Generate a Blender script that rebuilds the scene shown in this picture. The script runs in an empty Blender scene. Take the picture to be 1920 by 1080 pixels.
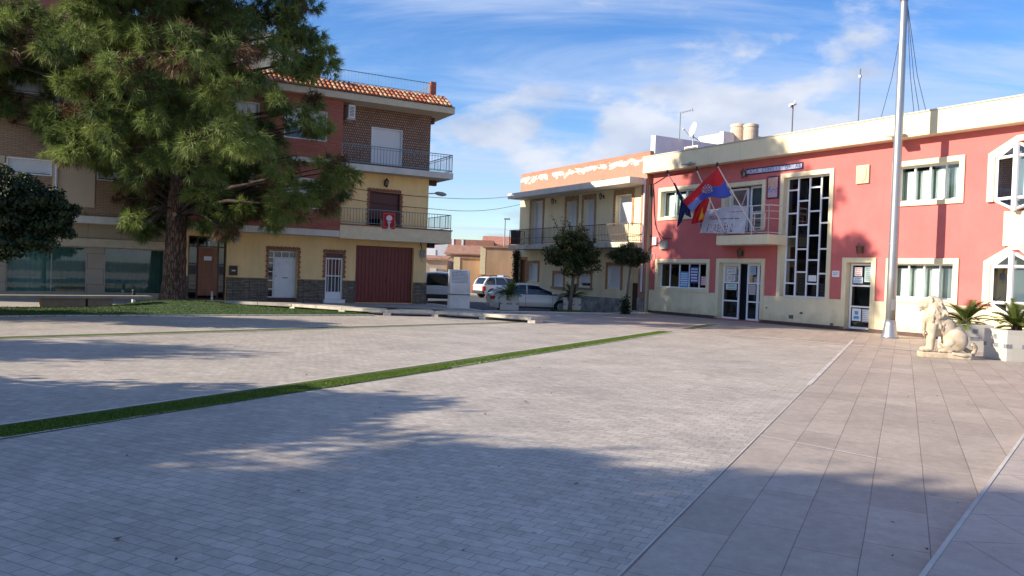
import bpy, bmesh, math, random
import numpy as np
from mathutils import Vector, Matrix, Euler
R = math.radians
random.seed(7); rng = np.random.default_rng(11)
scn = bpy.context.scene
col = scn.collection

# ------------------------------------------------------------------ camera
FPX, PITCH, ROLL, EYE = 1467.5, R(-0.974), R(2.023), 1.6
cp, sp = math.cos(PITCH), math.sin(PITCH)
FW = Vector((0, cp, sp)); UP0 = Vector((0, -sp, cp)); RT0 = Vector((1, 0, 0))
RT = math.cos(ROLL) * RT0 + math.sin(ROLL) * UP0
UP = -math.sin(ROLL) * RT0 + math.cos(ROLL) * UP0
cd = bpy.data.cameras.new('camera'); cam = bpy.data.objects.new('camera', cd); col.objects.link(cam)
cd.sensor_width = 36; cd.lens = FPX / 1920 * 36; cd.clip_end = 3000; cd.clip_start = 0.1
cam.matrix_world = Matrix(((RT.x, UP.x, -FW.x, 0), (RT.y, UP.y, -FW.y, 0), (RT.z, UP.z, -FW.z, EYE), (0, 0, 0, 1)))
scn.camera = cam

# ------------------------------------------------------------------ light
SUN_AZ, SUN_EL = 256.0, 25.0          # compass style: clockwise from +Y, where the sun stands
sd = bpy.data.lights.new('sun', 'SUN'); sun = bpy.data.objects.new('sun', sd); col.objects.link(sun)
sd.energy = 5.0; sd.angle = R(0.55); sd.color = (1.0, 0.885, 0.71)
tosun = Vector((math.sin(R(SUN_AZ)) * math.cos(R(SUN_EL)), math.cos(R(SUN_AZ)) * math.cos(R(SUN_EL)), math.sin(R(SUN_EL))))
sun.rotation_euler = tosun.to_track_quat('Z', 'Y').to_euler()
w = bpy.data.worlds.new('World'); scn.world = w; w.use_nodes = True
nt = w.node_tree; nt.nodes.clear(); L = nt.links.new
def N(t, typ, **k):
    n = t.nodes.new(typ)
    for a, b in k.items():
        if a == 'inp':
            for i, v in b.items(): n.inputs[i].default_value = v
        else: setattr(n, a, b)
    return n
out = N(nt, 'ShaderNodeOutputWorld'); bg = N(nt, 'ShaderNodeBackground', inp={'Strength': 0.076})
sky = N(nt, 'ShaderNodeTexSky', sky_type='NISHITA', sun_disc=False, sun_elevation=R(SUN_EL), sun_rotation=R(SUN_AZ))
sky.air_density = 1.0; sky.dust_density = 0.4; sky.ozone_density = 2.2
tc = N(nt, 'ShaderNodeTexCoord'); sx = N(nt, 'ShaderNodeSeparateXYZ'); L(tc.outputs['Generated'], sx.inputs[0])
def mth(t, op, a, b=None, c=None, clamp=False):
    n = N(t, 'ShaderNodeMath', operation=op); n.use_clamp = clamp
    for i, v in enumerate((a, b, c)):
        if v is None: continue
        if hasattr(v, 'type') and hasattr(v, 'links'): t.links.new(v, n.inputs[i])
        else: n.inputs[i].default_value = v
    return n.outputs[0]
den = mth(nt, 'ADD', mth(nt, 'MAXIMUM', sx.outputs['Z'], 0.0), 0.13)
cx = mth(nt, 'DIVIDE', sx.outputs['X'], den); cy = mth(nt, 'DIVIDE', sx.outputs['Y'], den)
cv = N(nt, 'ShaderNodeCombineXYZ'); L(cx, cv.inputs[0]); L(cy, cv.inputs[1])
# high thin streaks, pulled out along one direction of the sky
mp = N(nt, 'ShaderNodeMapping'); mp.inputs['Rotation'].default_value = (0, 0, R(-38)); mp.inputs['Scale'].default_value = (0.45, 1.5, 1); mp.inputs['Location'].default_value = (1.3, 0.4, 0)
L(cv.outputs[0], mp.inputs[0])
n1 = N(nt, 'ShaderNodeTexNoise', inp={'Scale': 1.15, 'Detail': 12.0, 'Roughness': 0.62, 'Distortion': 0.7}); L(mp.outputs[0], n1.inputs['Vector'])
m1 = N(nt, 'ShaderNodeMapRange', interpolation_type='SMOOTHSTEP', inp={'From Min': 0.39, 'From Max': 0.74, 'To Min': 0.0, 'To Max': 0.85}); L(n1.outputs['Fac'], m1.inputs['Value'])
# heaped clouds low over the roofs
mp2 = N(nt, 'ShaderNodeMapping'); mp2.inputs['Scale'].default_value = (1.0, 1.0, 2.1); mp2.inputs['Location'].default_value = (3.1, 0.0, 0.35)
L(tc.outputs['Generated'], mp2.inputs[0])
n2 = N(nt, 'ShaderNodeTexNoise', inp={'Scale': 4.6, 'Detail': 12.0, 'Roughness': 0.56, 'Distortion': 0.2}); L(mp2.outputs[0], n2.inputs['Vector'])
low = N(nt, 'ShaderNodeMapRange', interpolation_type='SMOOTHSTEP', inp={'From Min': 0.05, 'From Max': 0.30, 'To Min': 0.10, 'To Max': -0.06}); L(sx.outputs['Z'], low.inputs['Value'])
m2 = N(nt, 'ShaderNodeMapRange', interpolation_type='SMOOTHSTEP', inp={'From Min': 0.53, 'From Max': 0.66, 'To Min': 0.0, 'To Max': 0.92}); L(mth(nt, 'ADD', n2.outputs['Fac'], low.outputs[0]), m2.inputs['Value'])
n3 = N(nt, 'ShaderNodeTexNoise', inp={'Scale': 7.0, 'Detail': 6.0}); L(mp2.outputs[0], n3.inputs['Vector'])
cr = N(nt, 'ShaderNodeMapRange', inp={'From Min': 0.38, 'From Max': 0.64}); L(n3.outputs['Fac'], cr.inputs['Value'])
def skyspot(px, py, rad, amt):
    d = ((px - 960) / FPX * RT - (py - 540) / FPX * UP + FW).normalized()
    vm = N(nt, 'ShaderNodeVectorMath', operation='DISTANCE'); L(tc.outputs['Generated'], vm.inputs[0]); vm.inputs[1].default_value = tuple(d)
    r_ = N(nt, 'ShaderNodeMapRange', interpolation_type='SMOOTHERSTEP', inp={'From Min': 0.0, 'From Max': rad, 'To Min': amt, 'To Max': 0.0}); L(vm.outputs['Value'], r_.inputs['Value']); return r_.outputs[0]
def addup(base_, spots):
    for s_ in spots: base_ = mth(nt, 'ADD', base_, skyspot(*s_))
    return base_
L(addup(mth(nt, 'ADD', n2.outputs['Fac'], low.outputs[0]), ((960, 250, .16, .08), (1230, 215, .15, .14), (1420, 230, .10, .13), (1680, 40, .15, .15), (1560, 170, .16, .03), (700, 70, .22, -.20), (880, 350, .09, -.16), (1500, 40, .10, -.06), (1880, 60, .08, -.12), (300, 200, .3, .05))), m2.inputs['Value'])
L(addup(n1.outputs['Fac'], ((900, 110, .24, .04), (1150, 130, .26, .05), (1450, 140, .24, .05), (680, 60, .2, -.10), (1800, 160, .18, .04))), m1.inputs['Value'])
ccol = N(nt, 'ShaderNodeMix', data_type='RGBA'); L(cr.outputs[0], ccol.inputs['Factor'])
ccol.inputs['A'].default_value = (3.7, 4.4, 5.9, 1); ccol.inputs['B'].default_value = (6.3, 6.6, 7.4, 1)
hz = N(nt, 'ShaderNodeMapRange', interpolation_type='SMOOTHSTEP', inp={'From Min': 0.0, 'From Max': 0.24, 'To Min': 0.22, 'To Max': 0.0}); L(sx.outputs['Z'], hz.inputs['Value'])
# photographs of this sky hold a deeper blue: a hue/saturation step on the sky radiance
hs = N(nt, 'ShaderNodeHueSaturation', inp={'Hue': 0.513, 'Saturation': 1.34, 'Value': 1.55}); L(sky.outputs[0], hs.inputs['Color'])
mxh = N(nt, 'ShaderNodeMix', data_type='RGBA'); L(hz.outputs[0], mxh.inputs['Factor']); L(hs.outputs[0], mxh.inputs['A']); mxh.inputs['B'].default_value = (3.0, 4.9, 7.6, 1)
mx1 = N(nt, 'ShaderNodeMix', data_type='RGBA'); L(m1.outputs[0], mx1.inputs['Factor']); L(mxh.outputs['Result'], mx1.inputs['A']); mx1.inputs['B'].default_value = (4.6, 5.6, 7.6, 1)
mx2 = N(nt, 'ShaderNodeMix', data_type='RGBA'); L(m2.outputs[0], mx2.inputs['Factor']); L(mx1.outputs['Result'], mx2.inputs['A']); L(ccol.outputs['Result'], mx2.inputs['B'])
L(mx2.outputs['Result'], bg.inputs['Color']); L(bg.outputs[0], out.inputs[0])
vs = scn.view_settings; vs.view_transform = 'Standard'; vs.look = 'None'; vs.gamma = 1; vs.exposure = 0.82; vs.use_curve_mapping = False
try: scn.cycles.transparent_max_bounces = 16
except Exception: pass

# ------------------------------------------------------------------ pixel -> place helpers
def ray(x, y): return (x - 960) / FPX * RT - (y - 540) / FPX * UP + FW
def gnd(x, y, z=0.0):
    d = ray(x, y); k = (z - EYE) / d.z; return Vector((d.x * k, d.y * k, z))
def atY(x, y, Y):
    d = ray(x, y); k = Y / d.y; return Vector((d.x * k, Y, EYE + d.z * k))
class Face:                        # a facade: local x runs right, local y runs into the building
    def __init__(s, P, az):
        s.P = Vector((P[0], P[1], 0)); s.th = R(90 - az)
        s.ux = Vector((math.cos(s.th), math.sin(s.th), 0)); s.uy = Vector((-math.sin(s.th), math.cos(s.th), 0))
    def at(s, x, y, off=0.0):
        d = ray(x, y); P = s.P - s.uy * off
        k = (s.uy.x * P.x + s.uy.y * P.y) / (s.uy.x * d.x + s.uy.y * d.y)
        q = Vector((d.x * k, d.y * k, 0)) - s.P
        return q.dot(s.ux), EYE + d.z * k
    def w(s, u, v, z): return s.P + s.ux * u + s.uy * v + Vector((0, 0, z))
    def rect(s, x0, y0, x1, y1, off=0.0):
        a = s.at(x0, y0, off); b = s.at(x1, y1, off); return a[0], b[0], b[1], a[1]   # u0,u1,z0,z1
LBF = Face((-9.29, 35.95), 61.65)
THF = Face((10.0, 31.9), 148.31)
_c = THF.w(-6.62, 0, 0)
MBF = Face((_c.x - 0.12, _c.y + 0.05), 150.0)
SA = R(26.615)                     # paving grid
GA = Vector((math.cos(SA), -math.sin(SA), 0)); GB = Vector((math.sin(SA), math.cos(SA), 0))
def G(a, b, z=0.0): return GA * a + GB * b + Vector((0, 0, z))
def ginv(p): return p.dot(GA), p.dot(GB)

# ------------------------------------------------------------------ materials
MATS = {}
def new_mat(name):
    m = bpy.data.materials.new(name); m.use_nodes = True; t = m.node_tree
    b = t.nodes['Principled BSDF']; return m, t, b
def mat(name, c, rough=0.8, metal=0.0, var=0.0, vscale=4.0, bump=0.0, bscale=40.0, spec=None, c2=None, streak=0.0):
    if name in MATS: return MATS[name]
    m, t, b = new_mat(name); MATS[name] = m
    b.inputs['Roughness'].default_value = rough; b.inputs['Metallic'].default_value = metal
    if spec is not None: b.inputs['Specular IOR Level'].default_value = spec
    tcn = N(t, 'ShaderNodeTexCoord')
    if var or c2:
        n = N(t, 'ShaderNodeTexNoise', inp={'Scale': vscale, 'Detail': 6.0, 'Roughness': 0.65}); t.links.new(tcn.outputs['Object'], n.inputs['Vector'])
        if streak:
            mpp = N(t, 'ShaderNodeMapping'); mpp.inputs['Scale'].default_value = (1, 1, streak); t.links.new(tcn.outputs['Object'], mpp.inputs[0]); t.links.new(mpp.outputs[0], n.inputs['Vector'])
        mr = N(t, 'ShaderNodeMapRange', inp={'From Min': 0.33, 'From Max': 0.67}); t.links.new(n.outputs['Fac'], mr.inputs['Value'])
        mx = N(t, 'ShaderNodeMix', data_type='RGBA'); t.links.new(mr.outputs[0], mx.inputs['Factor'])
        ca = tuple(x * (1 - var) for x in c); cb = c2 if c2 else tuple(min(1, x * (1 + var)) for x in c)
        mx.inputs['A'].default_value = (*ca, 1); mx.inputs['B'].default_value = (*cb, 1)
        t.links.new(mx.outputs['Result'], b.inputs['Base Color'])
    else: b.inputs['Base Color'].default_value = (*c, 1)
    if bump:
        n = N(t, 'ShaderNodeTexNoise', inp={'Scale': bscale, 'Detail': 4.0}); t.links.new(tcn.outputs['Object'], n.inputs['Vector'])
        bp = N(t, 'ShaderNodeBump', inp={'Strength': bump, 'Distance': 0.01}); t.links.new(n.outputs['Fac'], bp.inputs['Height']); t.links.new(bp.outputs[0], b.inputs['Normal'])
    return m
def brick(name, c1, c2, mortar, bw, bh, ms, wall=True, offset=0.5, rough=0.85, bump=0.4, rot=0.0, dirt=0.2, dscale=0.5, squash=1.0, grain=0.0, ox=0.0, oy=0.0, dcol=None):
    if name in MATS: return MATS[name]
    m, t, b = new_mat(name); MATS[name] = m; l = t.links.new
    tcn = N(t, 'ShaderNodeTexCoord'); s = N(t, 'ShaderNodeSeparateXYZ'); l(tcn.outputs['Object'], s.inputs[0])
    cvn = N(t, 'ShaderNodeCombineXYZ')
    if wall: l(mth(t, 'ADD', s.outputs[0], s.outputs[1]), cvn.inputs[0]); l(s.outputs[2], cvn.inputs[1])
    else: l(s.outputs[0], cvn.inputs[0]); l(s.outputs[1], cvn.inputs[1])
    mpp = N(t, 'ShaderNodeMapping'); mpp.inputs['Rotation'].default_value = (0, 0, rot); mpp.inputs['Location'].default_value = (ox, oy, 0); l(cvn.outputs[0], mpp.inputs[0])
    # slight waviness so that joints are not ruler-straight
    nw = N(t, 'ShaderNodeTexNoise', inp={'Scale': 1.3, 'Detail': 2.0}); l(mpp.outputs[0], nw.inputs['Vector'])
    vm = N(t, 'ShaderNodeVectorMath', operation='MULTIPLY_ADD'); l(nw.outputs['Color'], vm.inputs[0]); vm.inputs[1].default_value = (min(bh * .12, .010),) * 3; l(mpp.outputs[0], vm.inputs[2])
    bt = N(t, 'ShaderNodeTexBrick', offset=offset, squash=squash, inp={'Scale': 1.0, 'Mortar Size': ms, 'Mortar Smooth': 0.2, 'Bias': 0.0, 'Brick Width': bw, 'Row Height': bh})
    bt.inputs['Color1'].default_value = (*c1, 1); bt.inputs['Color2'].default_value = (*c2, 1); bt.inputs['Mortar'].default_value = (*mortar, 1)
    l(vm.outputs[0], bt.inputs['Vector'])
    n = N(t, 'ShaderNodeTexNoise', inp={'Scale': dscale, 'Detail': 7.0, 'Roughness': 0.6}); l(tcn.outputs['Object'], n.inputs['Vector'])
    mr = N(t, 'ShaderNodeMapRange', inp={'From Min': 0.35, 'From Max': 0.7, 'To Min': 0.0, 'To Max': dirt}); l(n.outputs['Fac'], mr.inputs['Value'])
    mx = N(t, 'ShaderNodeMix', data_type='RGBA'); l(mr.outputs[0], mx.inputs['Factor']); l(bt.outputs['Color'], mx.inputs['A'])
    mx.inputs['B'].default_value = (*(dcol or tuple(x * .4 for x in c1)), 1)
    last = mx.outputs['Result']
    if grain:
        n4 = N(t, 'ShaderNodeTexNoise', inp={'Scale': 9.0, 'Detail': 8.0, 'Roughness': 0.75}); l(mpp.outputs[0], n4.inputs['Vector'])
        mr4 = N(t, 'ShaderNodeMapRange', inp={'From Min': 0.3, 'From Max': 0.7, 'To Min': 1 - grain, 'To Max': 1 + grain}); l(n4.outputs['Fac'], mr4.inputs['Value'])
        mm = N(t, 'ShaderNodeVectorMath', operation='SCALE'); l(last, mm.inputs[0]); l(mr4.outputs[0], mm.inputs['Scale']); last = mm.outputs[0]
    if not wall:
        vs_ = N(t, 'ShaderNodeTexVoronoi', feature='F1', inp={'Scale': 1.7, 'Randomness': 1.0}); l(tcn.outputs['Object'], vs_.inputs['Vector'])
        ms_ = N(t, 'ShaderNodeMapRange', inp={'From Min': .022, 'From Max': .045, 'To Min': .62, 'To Max': 1.0}); l(vs_.outputs['Distance'], ms_.inputs['Value'])
        ns_ = N(t, 'ShaderNodeTexNoise', inp={'Scale': .9, 'Detail': 9.0, 'Roughness': .7, 'Distortion': .6}); l(tcn.outputs['Object'], ns_.inputs['Vector'])
        mn_ = N(t, 'ShaderNodeMapRange', inp={'From Min': .36, 'From Max': .64, 'To Min': .84, 'To Max': 1.1}); l(ns_.outputs['Fac'], mn_.inputs['Value'])
        nq = N(t, 'ShaderNodeTexNoise', inp={'Scale': 160.0, 'Detail': 2.0}); l(tcn.outputs['Object'], nq.inputs['Vector'])
        mq = N(t, 'ShaderNodeMapRange', inp={'From Min': .3, 'From Max': .7, 'To Min': .88, 'To Max': 1.12}); l(nq.outputs['Fac'], mq.inputs['Value'])
        m2_ = N(t, 'ShaderNodeVectorMath', operation='SCALE'); l(last, m2_.inputs[0]); l(mth(t, 'MULTIPLY', mth(t, 'MULTIPLY', ms_.outputs[0], mn_.outputs[0]), mq.outputs[0]), m2_.inputs['Scale']); last = m2_.outputs[0]
    l(last, b.inputs['Base Color']); b.inputs['Roughness'].default_value = rough
    n5 = N(t, 'ShaderNodeTexNoise', inp={'Scale': 30.0, 'Detail': 4.0}); l(tcn.outputs['Object'], n5.inputs['Vector'])
    hh = mth(t, 'ADD', mth(t, 'MULTIPLY', bt.outputs['Fac'], -1.0), mth(t, 'MULTIPLY', n5.outputs['Fac'], 0.35))
    bp = N(t, 'ShaderNodeBump', inp={'Strength': bump, 'Distance': 0.008}); l(hh, bp.inputs['Height']); l(bp.outputs[0], b.inputs['Normal'])
    return m
def glass(name, tint=(.75, .85, .85), trans=0.6, rough=0.02):
    if name in MATS: return MATS[name]
    m, t, b = new_mat(name); MATS[name] = m; l = t.links.new; t.nodes.remove(b); o = t.nodes['Material Output']
    tr = N(t, 'ShaderNodeBsdfTransparent'); tr.inputs[0].default_value = (*[x * trans for x in tint], 1)
    gl = N(t, 'ShaderNodeBsdfGlossy', inp={'Roughness': rough}); gl.inputs[0].default_value = (.9, .95, 1, 1)
    fr = N(t, 'ShaderNodeFresnel', inp={'IOR': 1.5}); f2 = mth(t, 'MULTIPLY', fr.outputs[0], 1.8, clamp=True)
    mx = N(t, 'ShaderNodeMixShader'); l(f2, mx.inputs[0]); l(tr.outputs[0], mx.inputs[1]); l(gl.outputs[0], mx.inputs[2]); l(mx.outputs[0], o.inputs[0])
    return m
def leafmat(name, ca, cb, scale=1.2, trans=0.25, rough=0.6):
    if name in MATS: return MATS[name]
    m, t, b = new_mat(name); MATS[name] = m; l = t.links.new
    at = N(t, 'ShaderNodeAttribute', attribute_name='tone')
    mx = N(t, 'ShaderNodeMix', data_type='RGBA'); l(at.outputs['Fac'], mx.inputs['Factor']); mx.inputs['A'].default_value = (*ca, 1); mx.inputs['B'].default_value = (*cb, 1)
    l(mx.outputs['Result'], b.inputs['Base Color']); b.inputs['Roughness'].default_value = rough; b.inputs['Specular IOR Level'].default_value = .3
    tl = N(t, 'ShaderNodeBsdfTranslucent'); l(mx.outputs['Result'], tl.inputs[0]); ms = N(t, 'ShaderNodeMixShader', inp={0: trans})
    l(b.outputs[0], ms.inputs[1]); l(tl.outputs[0], ms.inputs[2]); l(ms.outputs[0], t.nodes['Material Output'].inputs[0])
    return m

# ------------------------------------------------------------------ mesh helpers
class M:
    def __init__(s): s.v = []; s.f = []; s.m = []
    def add(s, vs, fs, mi=0):
        o = len(s.v); s.v += [tuple(x) for x in vs]; s.f += [tuple(i + o for i in f) for f in fs]; s.m += [mi] * len(fs); return s
    def box(s, x0, x1, y0, y1, z0, z1, mi=0):
        if x0 > x1: x0, x1 = x1, x0
        if y0 > y1: y0, y1 = y1, y0
        if z0 > z1: z0, z1 = z1, z0
        v = [(x, y, z) for z in (z0, z1) for y in (y0, y1) for x in (x0, x1)]
        return s.add(v, [(0, 2, 3, 1), (4, 5, 7, 6), (0, 1, 5, 4), (2, 6, 7, 3), (0, 4, 6, 2), (1, 3, 7, 5)], mi)
    def quad(s, a, b, c, d, mi=0): return s.add([a, b, c, d], [(0, 1, 2, 3)], mi)
    def poly(s, pts, mi=0): return s.add(pts, [tuple(range(len(pts)))], mi)
    def prism(s, pts, vec, mi=0):
        n = len(pts); vec = Vector(vec); a = [Vector(p) for p in pts]; b = [p + vec for p in a]
        return s.add(a + b, [tuple(range(n))[::-1], tuple(range(n, 2 * n))] + [(i, (i + 1) % n, (i + 1) % n + n, i + n) for i in range(n)], mi)
    def tube(s, p0, p1, r0, r1=None, n=8, mi=0, cap=True):
        p0 = Vector(p0); p1 = Vector(p1); r1 = r0 if r1 is None else r1; d = (p1 - p0)
        if d.length < 1e-6: return s
        q = d.to_track_quat('Z', 'Y'); v = []
        for p, r in ((p0, r0), (p1, r1)):
            for i in range(n): a = 2 * math.pi * i / n; v.append(p + q @ Vector((r * math.cos(a), r * math.sin(a), 0)))
        f = [(i, (i + 1) % n, (i + 1) % n + n, i + n) for i in range(n)]
        if cap: f += [tuple(range(n))[::-1], tuple(range(n, 2 * n))]
        return s.add(v, f, mi)
    def path(s, pts, rs, n=8, mi=0):
        pts = [Vector(p) for p in pts]; rings = []
        if not hasattr(rs, '__len__'): rs = [rs] * len(pts)
        v = []
        for k, p in enumerate(pts):
            d = (pts[min(k + 1, len(pts) - 1)] - pts[max(k - 1, 0)]).normalized(); 
            ref = Vector((1, 0, 0)) if abs(d.x) < .9 else Vector((0, 1, 0)); a1 = d.cross(ref).normalized(); a2 = d.cross(a1)
            for i in range(n): a = 2 * math.pi * i / n; v.append(p + rs[k] * (math.cos(a) * a1 + math.sin(a) * a2))
        f = [(k * n + i, k * n + (i + 1) % n, (k + 1) * n + (i + 1) % n, (k + 1) * n + i) for k in range(len(pts) - 1) for i in range(n)]
        f += [tuple(range(n))[::-1], tuple(range((len(pts) - 1) * n, len(pts) * n))]
        return s.add(v, f, mi)
    def lathe(s, c, prof, n=16, mi=0):
        v = []; c = Vector(c)
        for r, z in prof:
            for i in range(n): a = 2 * math.pi * i / n; v.append(c + Vector((r * math.cos(a), r * math.sin(a), z)))
        f = [(k * n + i, k * n + (i + 1) % n, (k + 1) * n + (i + 1) % n, (k + 1) * n + i) for k in range(len(prof) - 1) for i in range(n)]
        f += [tuple(range(n))[::-1], tuple(range((len(prof) - 1) * n, len(prof) * n))]
        return s.add(v, f, mi)
    def build(s, name, mats, parent=None, smooth=False, bevel=0.0):
        me = bpy.data.meshes.new(name); me.from_pydata(s.v, [], s.f)
        if not isinstance(mats, (list, tuple)): mats = [mats]
        for m_ in mats: me.materials.append(m_)
        if len(mats) > 1: me.polygons.foreach_set('material_index', s.m)
        me.update(); bm = bmesh.new(); bm.from_mesh(me); bmesh.ops.recalc_face_normals(bm, faces=bm.faces); bm.to_mesh(me); bm.free()
        if smooth: me.polygons.foreach_set('use_smooth', [True] * len(me.polygons))
        o = bpy.data.objects.new(name, me); col.objects.link(o)
        if parent: o.parent = parent
        if bevel:
            b = o.modifiers.new('bevel', 'BEVEL'); b.width = bevel; b.segments = 2; b.limit_method = 'ANGLE'
        return o
def np_mesh(name, verts, faces, mats, parent=None, tone=None, mi=None):
    me = bpy.data.meshes.new(name); k = faces.shape[1]
    me.vertices.add(len(verts)); me.vertices.foreach_set('co', verts.astype(np.float32).ravel())
    me.loops.add(faces.size); me.loops.foreach_set('vertex_index', faces.astype(np.int32).ravel())
    me.polygons.add(len(faces)); me.polygons.foreach_set('loop_start', (np.arange(len(faces)) * k).astype(np.int32))
    for m_ in (mats if isinstance(mats, (list, tuple)) else [mats]): me.materials.append(m_)
    if mi is not None: me.polygons.foreach_set('material_index', mi.astype(np.int32))
    me.update(calc_edges=True)
    if tone is not None:
        a = me.attributes.new('tone', 'FLOAT', 'FACE'); a.data.foreach_set('value', tone.astype(np.float32))
    o = bpy.data.objects.new(name, me); col.objects.link(o)
    if parent: o.parent = parent
    return o
def tag(o, label=None, cat=None, group=None, kind=None):
    if label: o['label'] = label
    if cat: o['category'] = cat
    if group: o['group'] = group
    if kind: o['kind'] = kind
    return o
def thing(name, label, cat, loc=(0, 0, 0), rz=0.0, group=None):
    o = bpy.data.objects.new(name, None); col.objects.link(o); o.location = loc; o.rotation_euler = (0, 0, rz); o.empty_display_size = .3
    return tag(o, label, cat, group)
def copy_tree(src, loc=None, rz=None, label=None, parent=None):
    c = src.copy(); col.objects.link(c)
    if parent: c.parent = parent
    if loc is not None: c.location = loc
    if rz is not None: c.rotation_euler = (0, 0, rz)
    if label: c['label'] = label
    for ch in src.children: copy_tree(ch, parent=c)
    return c
def struct(name, mb, mats, **k):
    o = mb.build(name, mats, **k); o['kind'] = 'structure'; return o
def text_mesh(name, s, size, m, parent, loc, rot=(R(90), 0, 0), align='CENTER', ext=0.004, sx=1.0):
    cu = bpy.data.curves.new(name, 'FONT'); cu.body = s; cu.size = size; cu.align_x = align; cu.align_y = 'CENTER'; cu.extrude = ext; cu.resolution_u = 3
    t = bpy.data.objects.new(name + '_tmp', cu); col.objects.link(t); dg = bpy.context.evaluated_depsgraph_get(); dg.update()
    me = bpy.data.meshes.new_from_object(t.evaluated_get(dg)); bpy.data.objects.remove(t)
    me.materials.clear(); me.materials.append(m)
    o = bpy.data.objects.new(name, me); col.objects.link(o); o.parent = parent; o.location = loc; o.rotation_euler = rot; o.scale = (sx, 1, 1); return o
def wall(mb, u0, u1, z0, z1, holes, y=0.0, d=0.25, mi=0, rmi=None):
    """front sheet at local y with rectangular openings and their reveals"""
    us = sorted({u0, u1, *[h[0] for h in holes], *[h[1] for h in holes]}); zs = sorted({z0, z1, *[h[2] for h in holes], *[h[3] for h in holes]})
    us = [u for u in us if u0 <= u <= u1]; zs = [z for z in zs if z0 <= z <= z1]
    for i in range(len(us) - 1):
        for j in range(len(zs) - 1):
            a, b, c, e = us[i], us[i + 1], zs[j], zs[j + 1]; um, zm = (a + b) / 2, (c + e) / 2
            if any(h[0] < um < h[1] and h[2] < zm < h[3] for h in holes): continue
            mb.quad((a, y, c), (b, y, c), (b, y, e), (a, y, e), mi)
    r = mi if rmi is None else rmi
    for a, b, c, e in holes:
        mb.quad((a, y, c), (a, y, e), (a, y + d, e), (a, y + d, c), r); mb.quad((b, y, c), (b, y + d, c), (b, y + d, e), (b, y, e), r)
        mb.quad((a, y, e), (b, y, e), (b, y + d, e), (a, y + d, e), r); mb.quad((a, y, c), (a, y + d, c), (b, y + d, c), (b, y, c), r)
def shell(mb, u0, u1, y0, y1, z0, z1, mi=0):
    """sides, back and roof of a block whose front sheet is made by wall()"""
    mb.quad((u0, y0, z0), (u0, y1, z0), (u0, y1, z1), (u0, y0, z1), mi); mb.quad((u1, y0, z0), (u1, y0, z1), (u1, y1, z1), (u1, y1, z0), mi)
    mb.quad((u0, y1, z0), (u1, y1, z0), (u1, y1, z1), (u0, y1, z1), mi); mb.quad((u0, y0, z1), (u1, y0, z1), (u1, y1, z1), (u0, y1, z1), mi)
def ring(mb, u0, u1, z0, z1, wd, y0, y1, mi=0, bottom=True):
    """a rectangular band round an opening, laid outside it"""
    mb.box(u0 - wd, u0, y0, y1, z0, z1, mi); mb.box(u1, u1 + wd, y0, y1, z0, z1, mi); mb.box(u0 - wd, u1 + wd, y0, y1, z1, z1 + wd, mi)
    if bottom: mb.box(u0 - wd, u1 + wd, y0, y1, z0 - wd * .8, z0, mi)
def frame_in(mb, u0, u1, z0, z1, fw, y0, y1, mull=(), trans=(), mi=0):
    mb.box(u0, u0 + fw, y0, y1, z0, z1, mi); mb.box(u1 - fw, u1, y0, y1, z0, z1, mi)
    mb.box(u0 + fw, u1 - fw, y0, y1, z0, z0 + fw, mi); mb.box(u0 + fw, u1 - fw, y0, y1, z1 - fw, z1, mi)
    for m_ in mull: mb.box(m_ - fw * .5, m_ + fw * .5, y0 - .005, y1 - .005, z0 + fw, z1 - fw, mi)
    for a, b, z in trans: mb.box(a, b, y0 - .002, y1 - .002, z - fw * .4, z + fw * .4, mi)

def weather(m_, amt=.10, base_z=.5, base_amt=.25, tint=(.55, .5, .42)):
    """rain streaks and a dirty foot, as stains that belong to the wall itself"""
    t = m_.node_tree; b = t.nodes['Principled BSDF']; src = b.inputs['Base Color'].links[0].from_socket; l = t.links.new
    tcn = N(t, 'ShaderNodeTexCoord'); mp_ = N(t, 'ShaderNodeMapping'); mp_.inputs['Scale'].default_value = (3.2, 3.2, .22); l(tcn.outputs['Object'], mp_.inputs[0])
    n = N(t, 'ShaderNodeTexNoise', inp={'Scale': 1.6, 'Detail': 8.0, 'Roughness': .65}); l(mp_.outputs[0], n.inputs['Vector'])
    a = N(t, 'ShaderNodeMapRange', inp={'From Min': .48, 'From Max': .72, 'To Min': 0.0, 'To Max': amt}); l(n.outputs['Fac'], a.inputs['Value'])
    s_ = N(t, 'ShaderNodeSeparateXYZ'); l(tcn.outputs['Object'], s_.inputs[0]); n2_ = N(t, 'ShaderNodeTexNoise', inp={'Scale': 2.3, 'Detail': 6.0}); l(tcn.outputs['Object'], n2_.inputs['Vector'])
    z_ = mth(t, 'ADD', s_.outputs[2], mth(t, 'MULTIPLY', mth(t, 'SUBTRACT', .5, n2_.outputs['Fac']), 1.6))
    g_ = N(t, 'ShaderNodeMapRange', inp={'From Min': 0.0, 'From Max': base_z, 'To Min': base_amt, 'To Max': 0.0}); l(z_, g_.inputs['Value'])
    mx = N(t, 'ShaderNodeMix', data_type='RGBA', blend_type='MULTIPLY'); l(mth(t, 'ADD', a.outputs[0], g_.outputs[0], clamp=True), mx.inputs['Factor']); l(src, mx.inputs['A']); mx.inputs['B'].default_value = (*tint, 1); l(mx.outputs['Result'], b.inputs['Base Color'])
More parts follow.
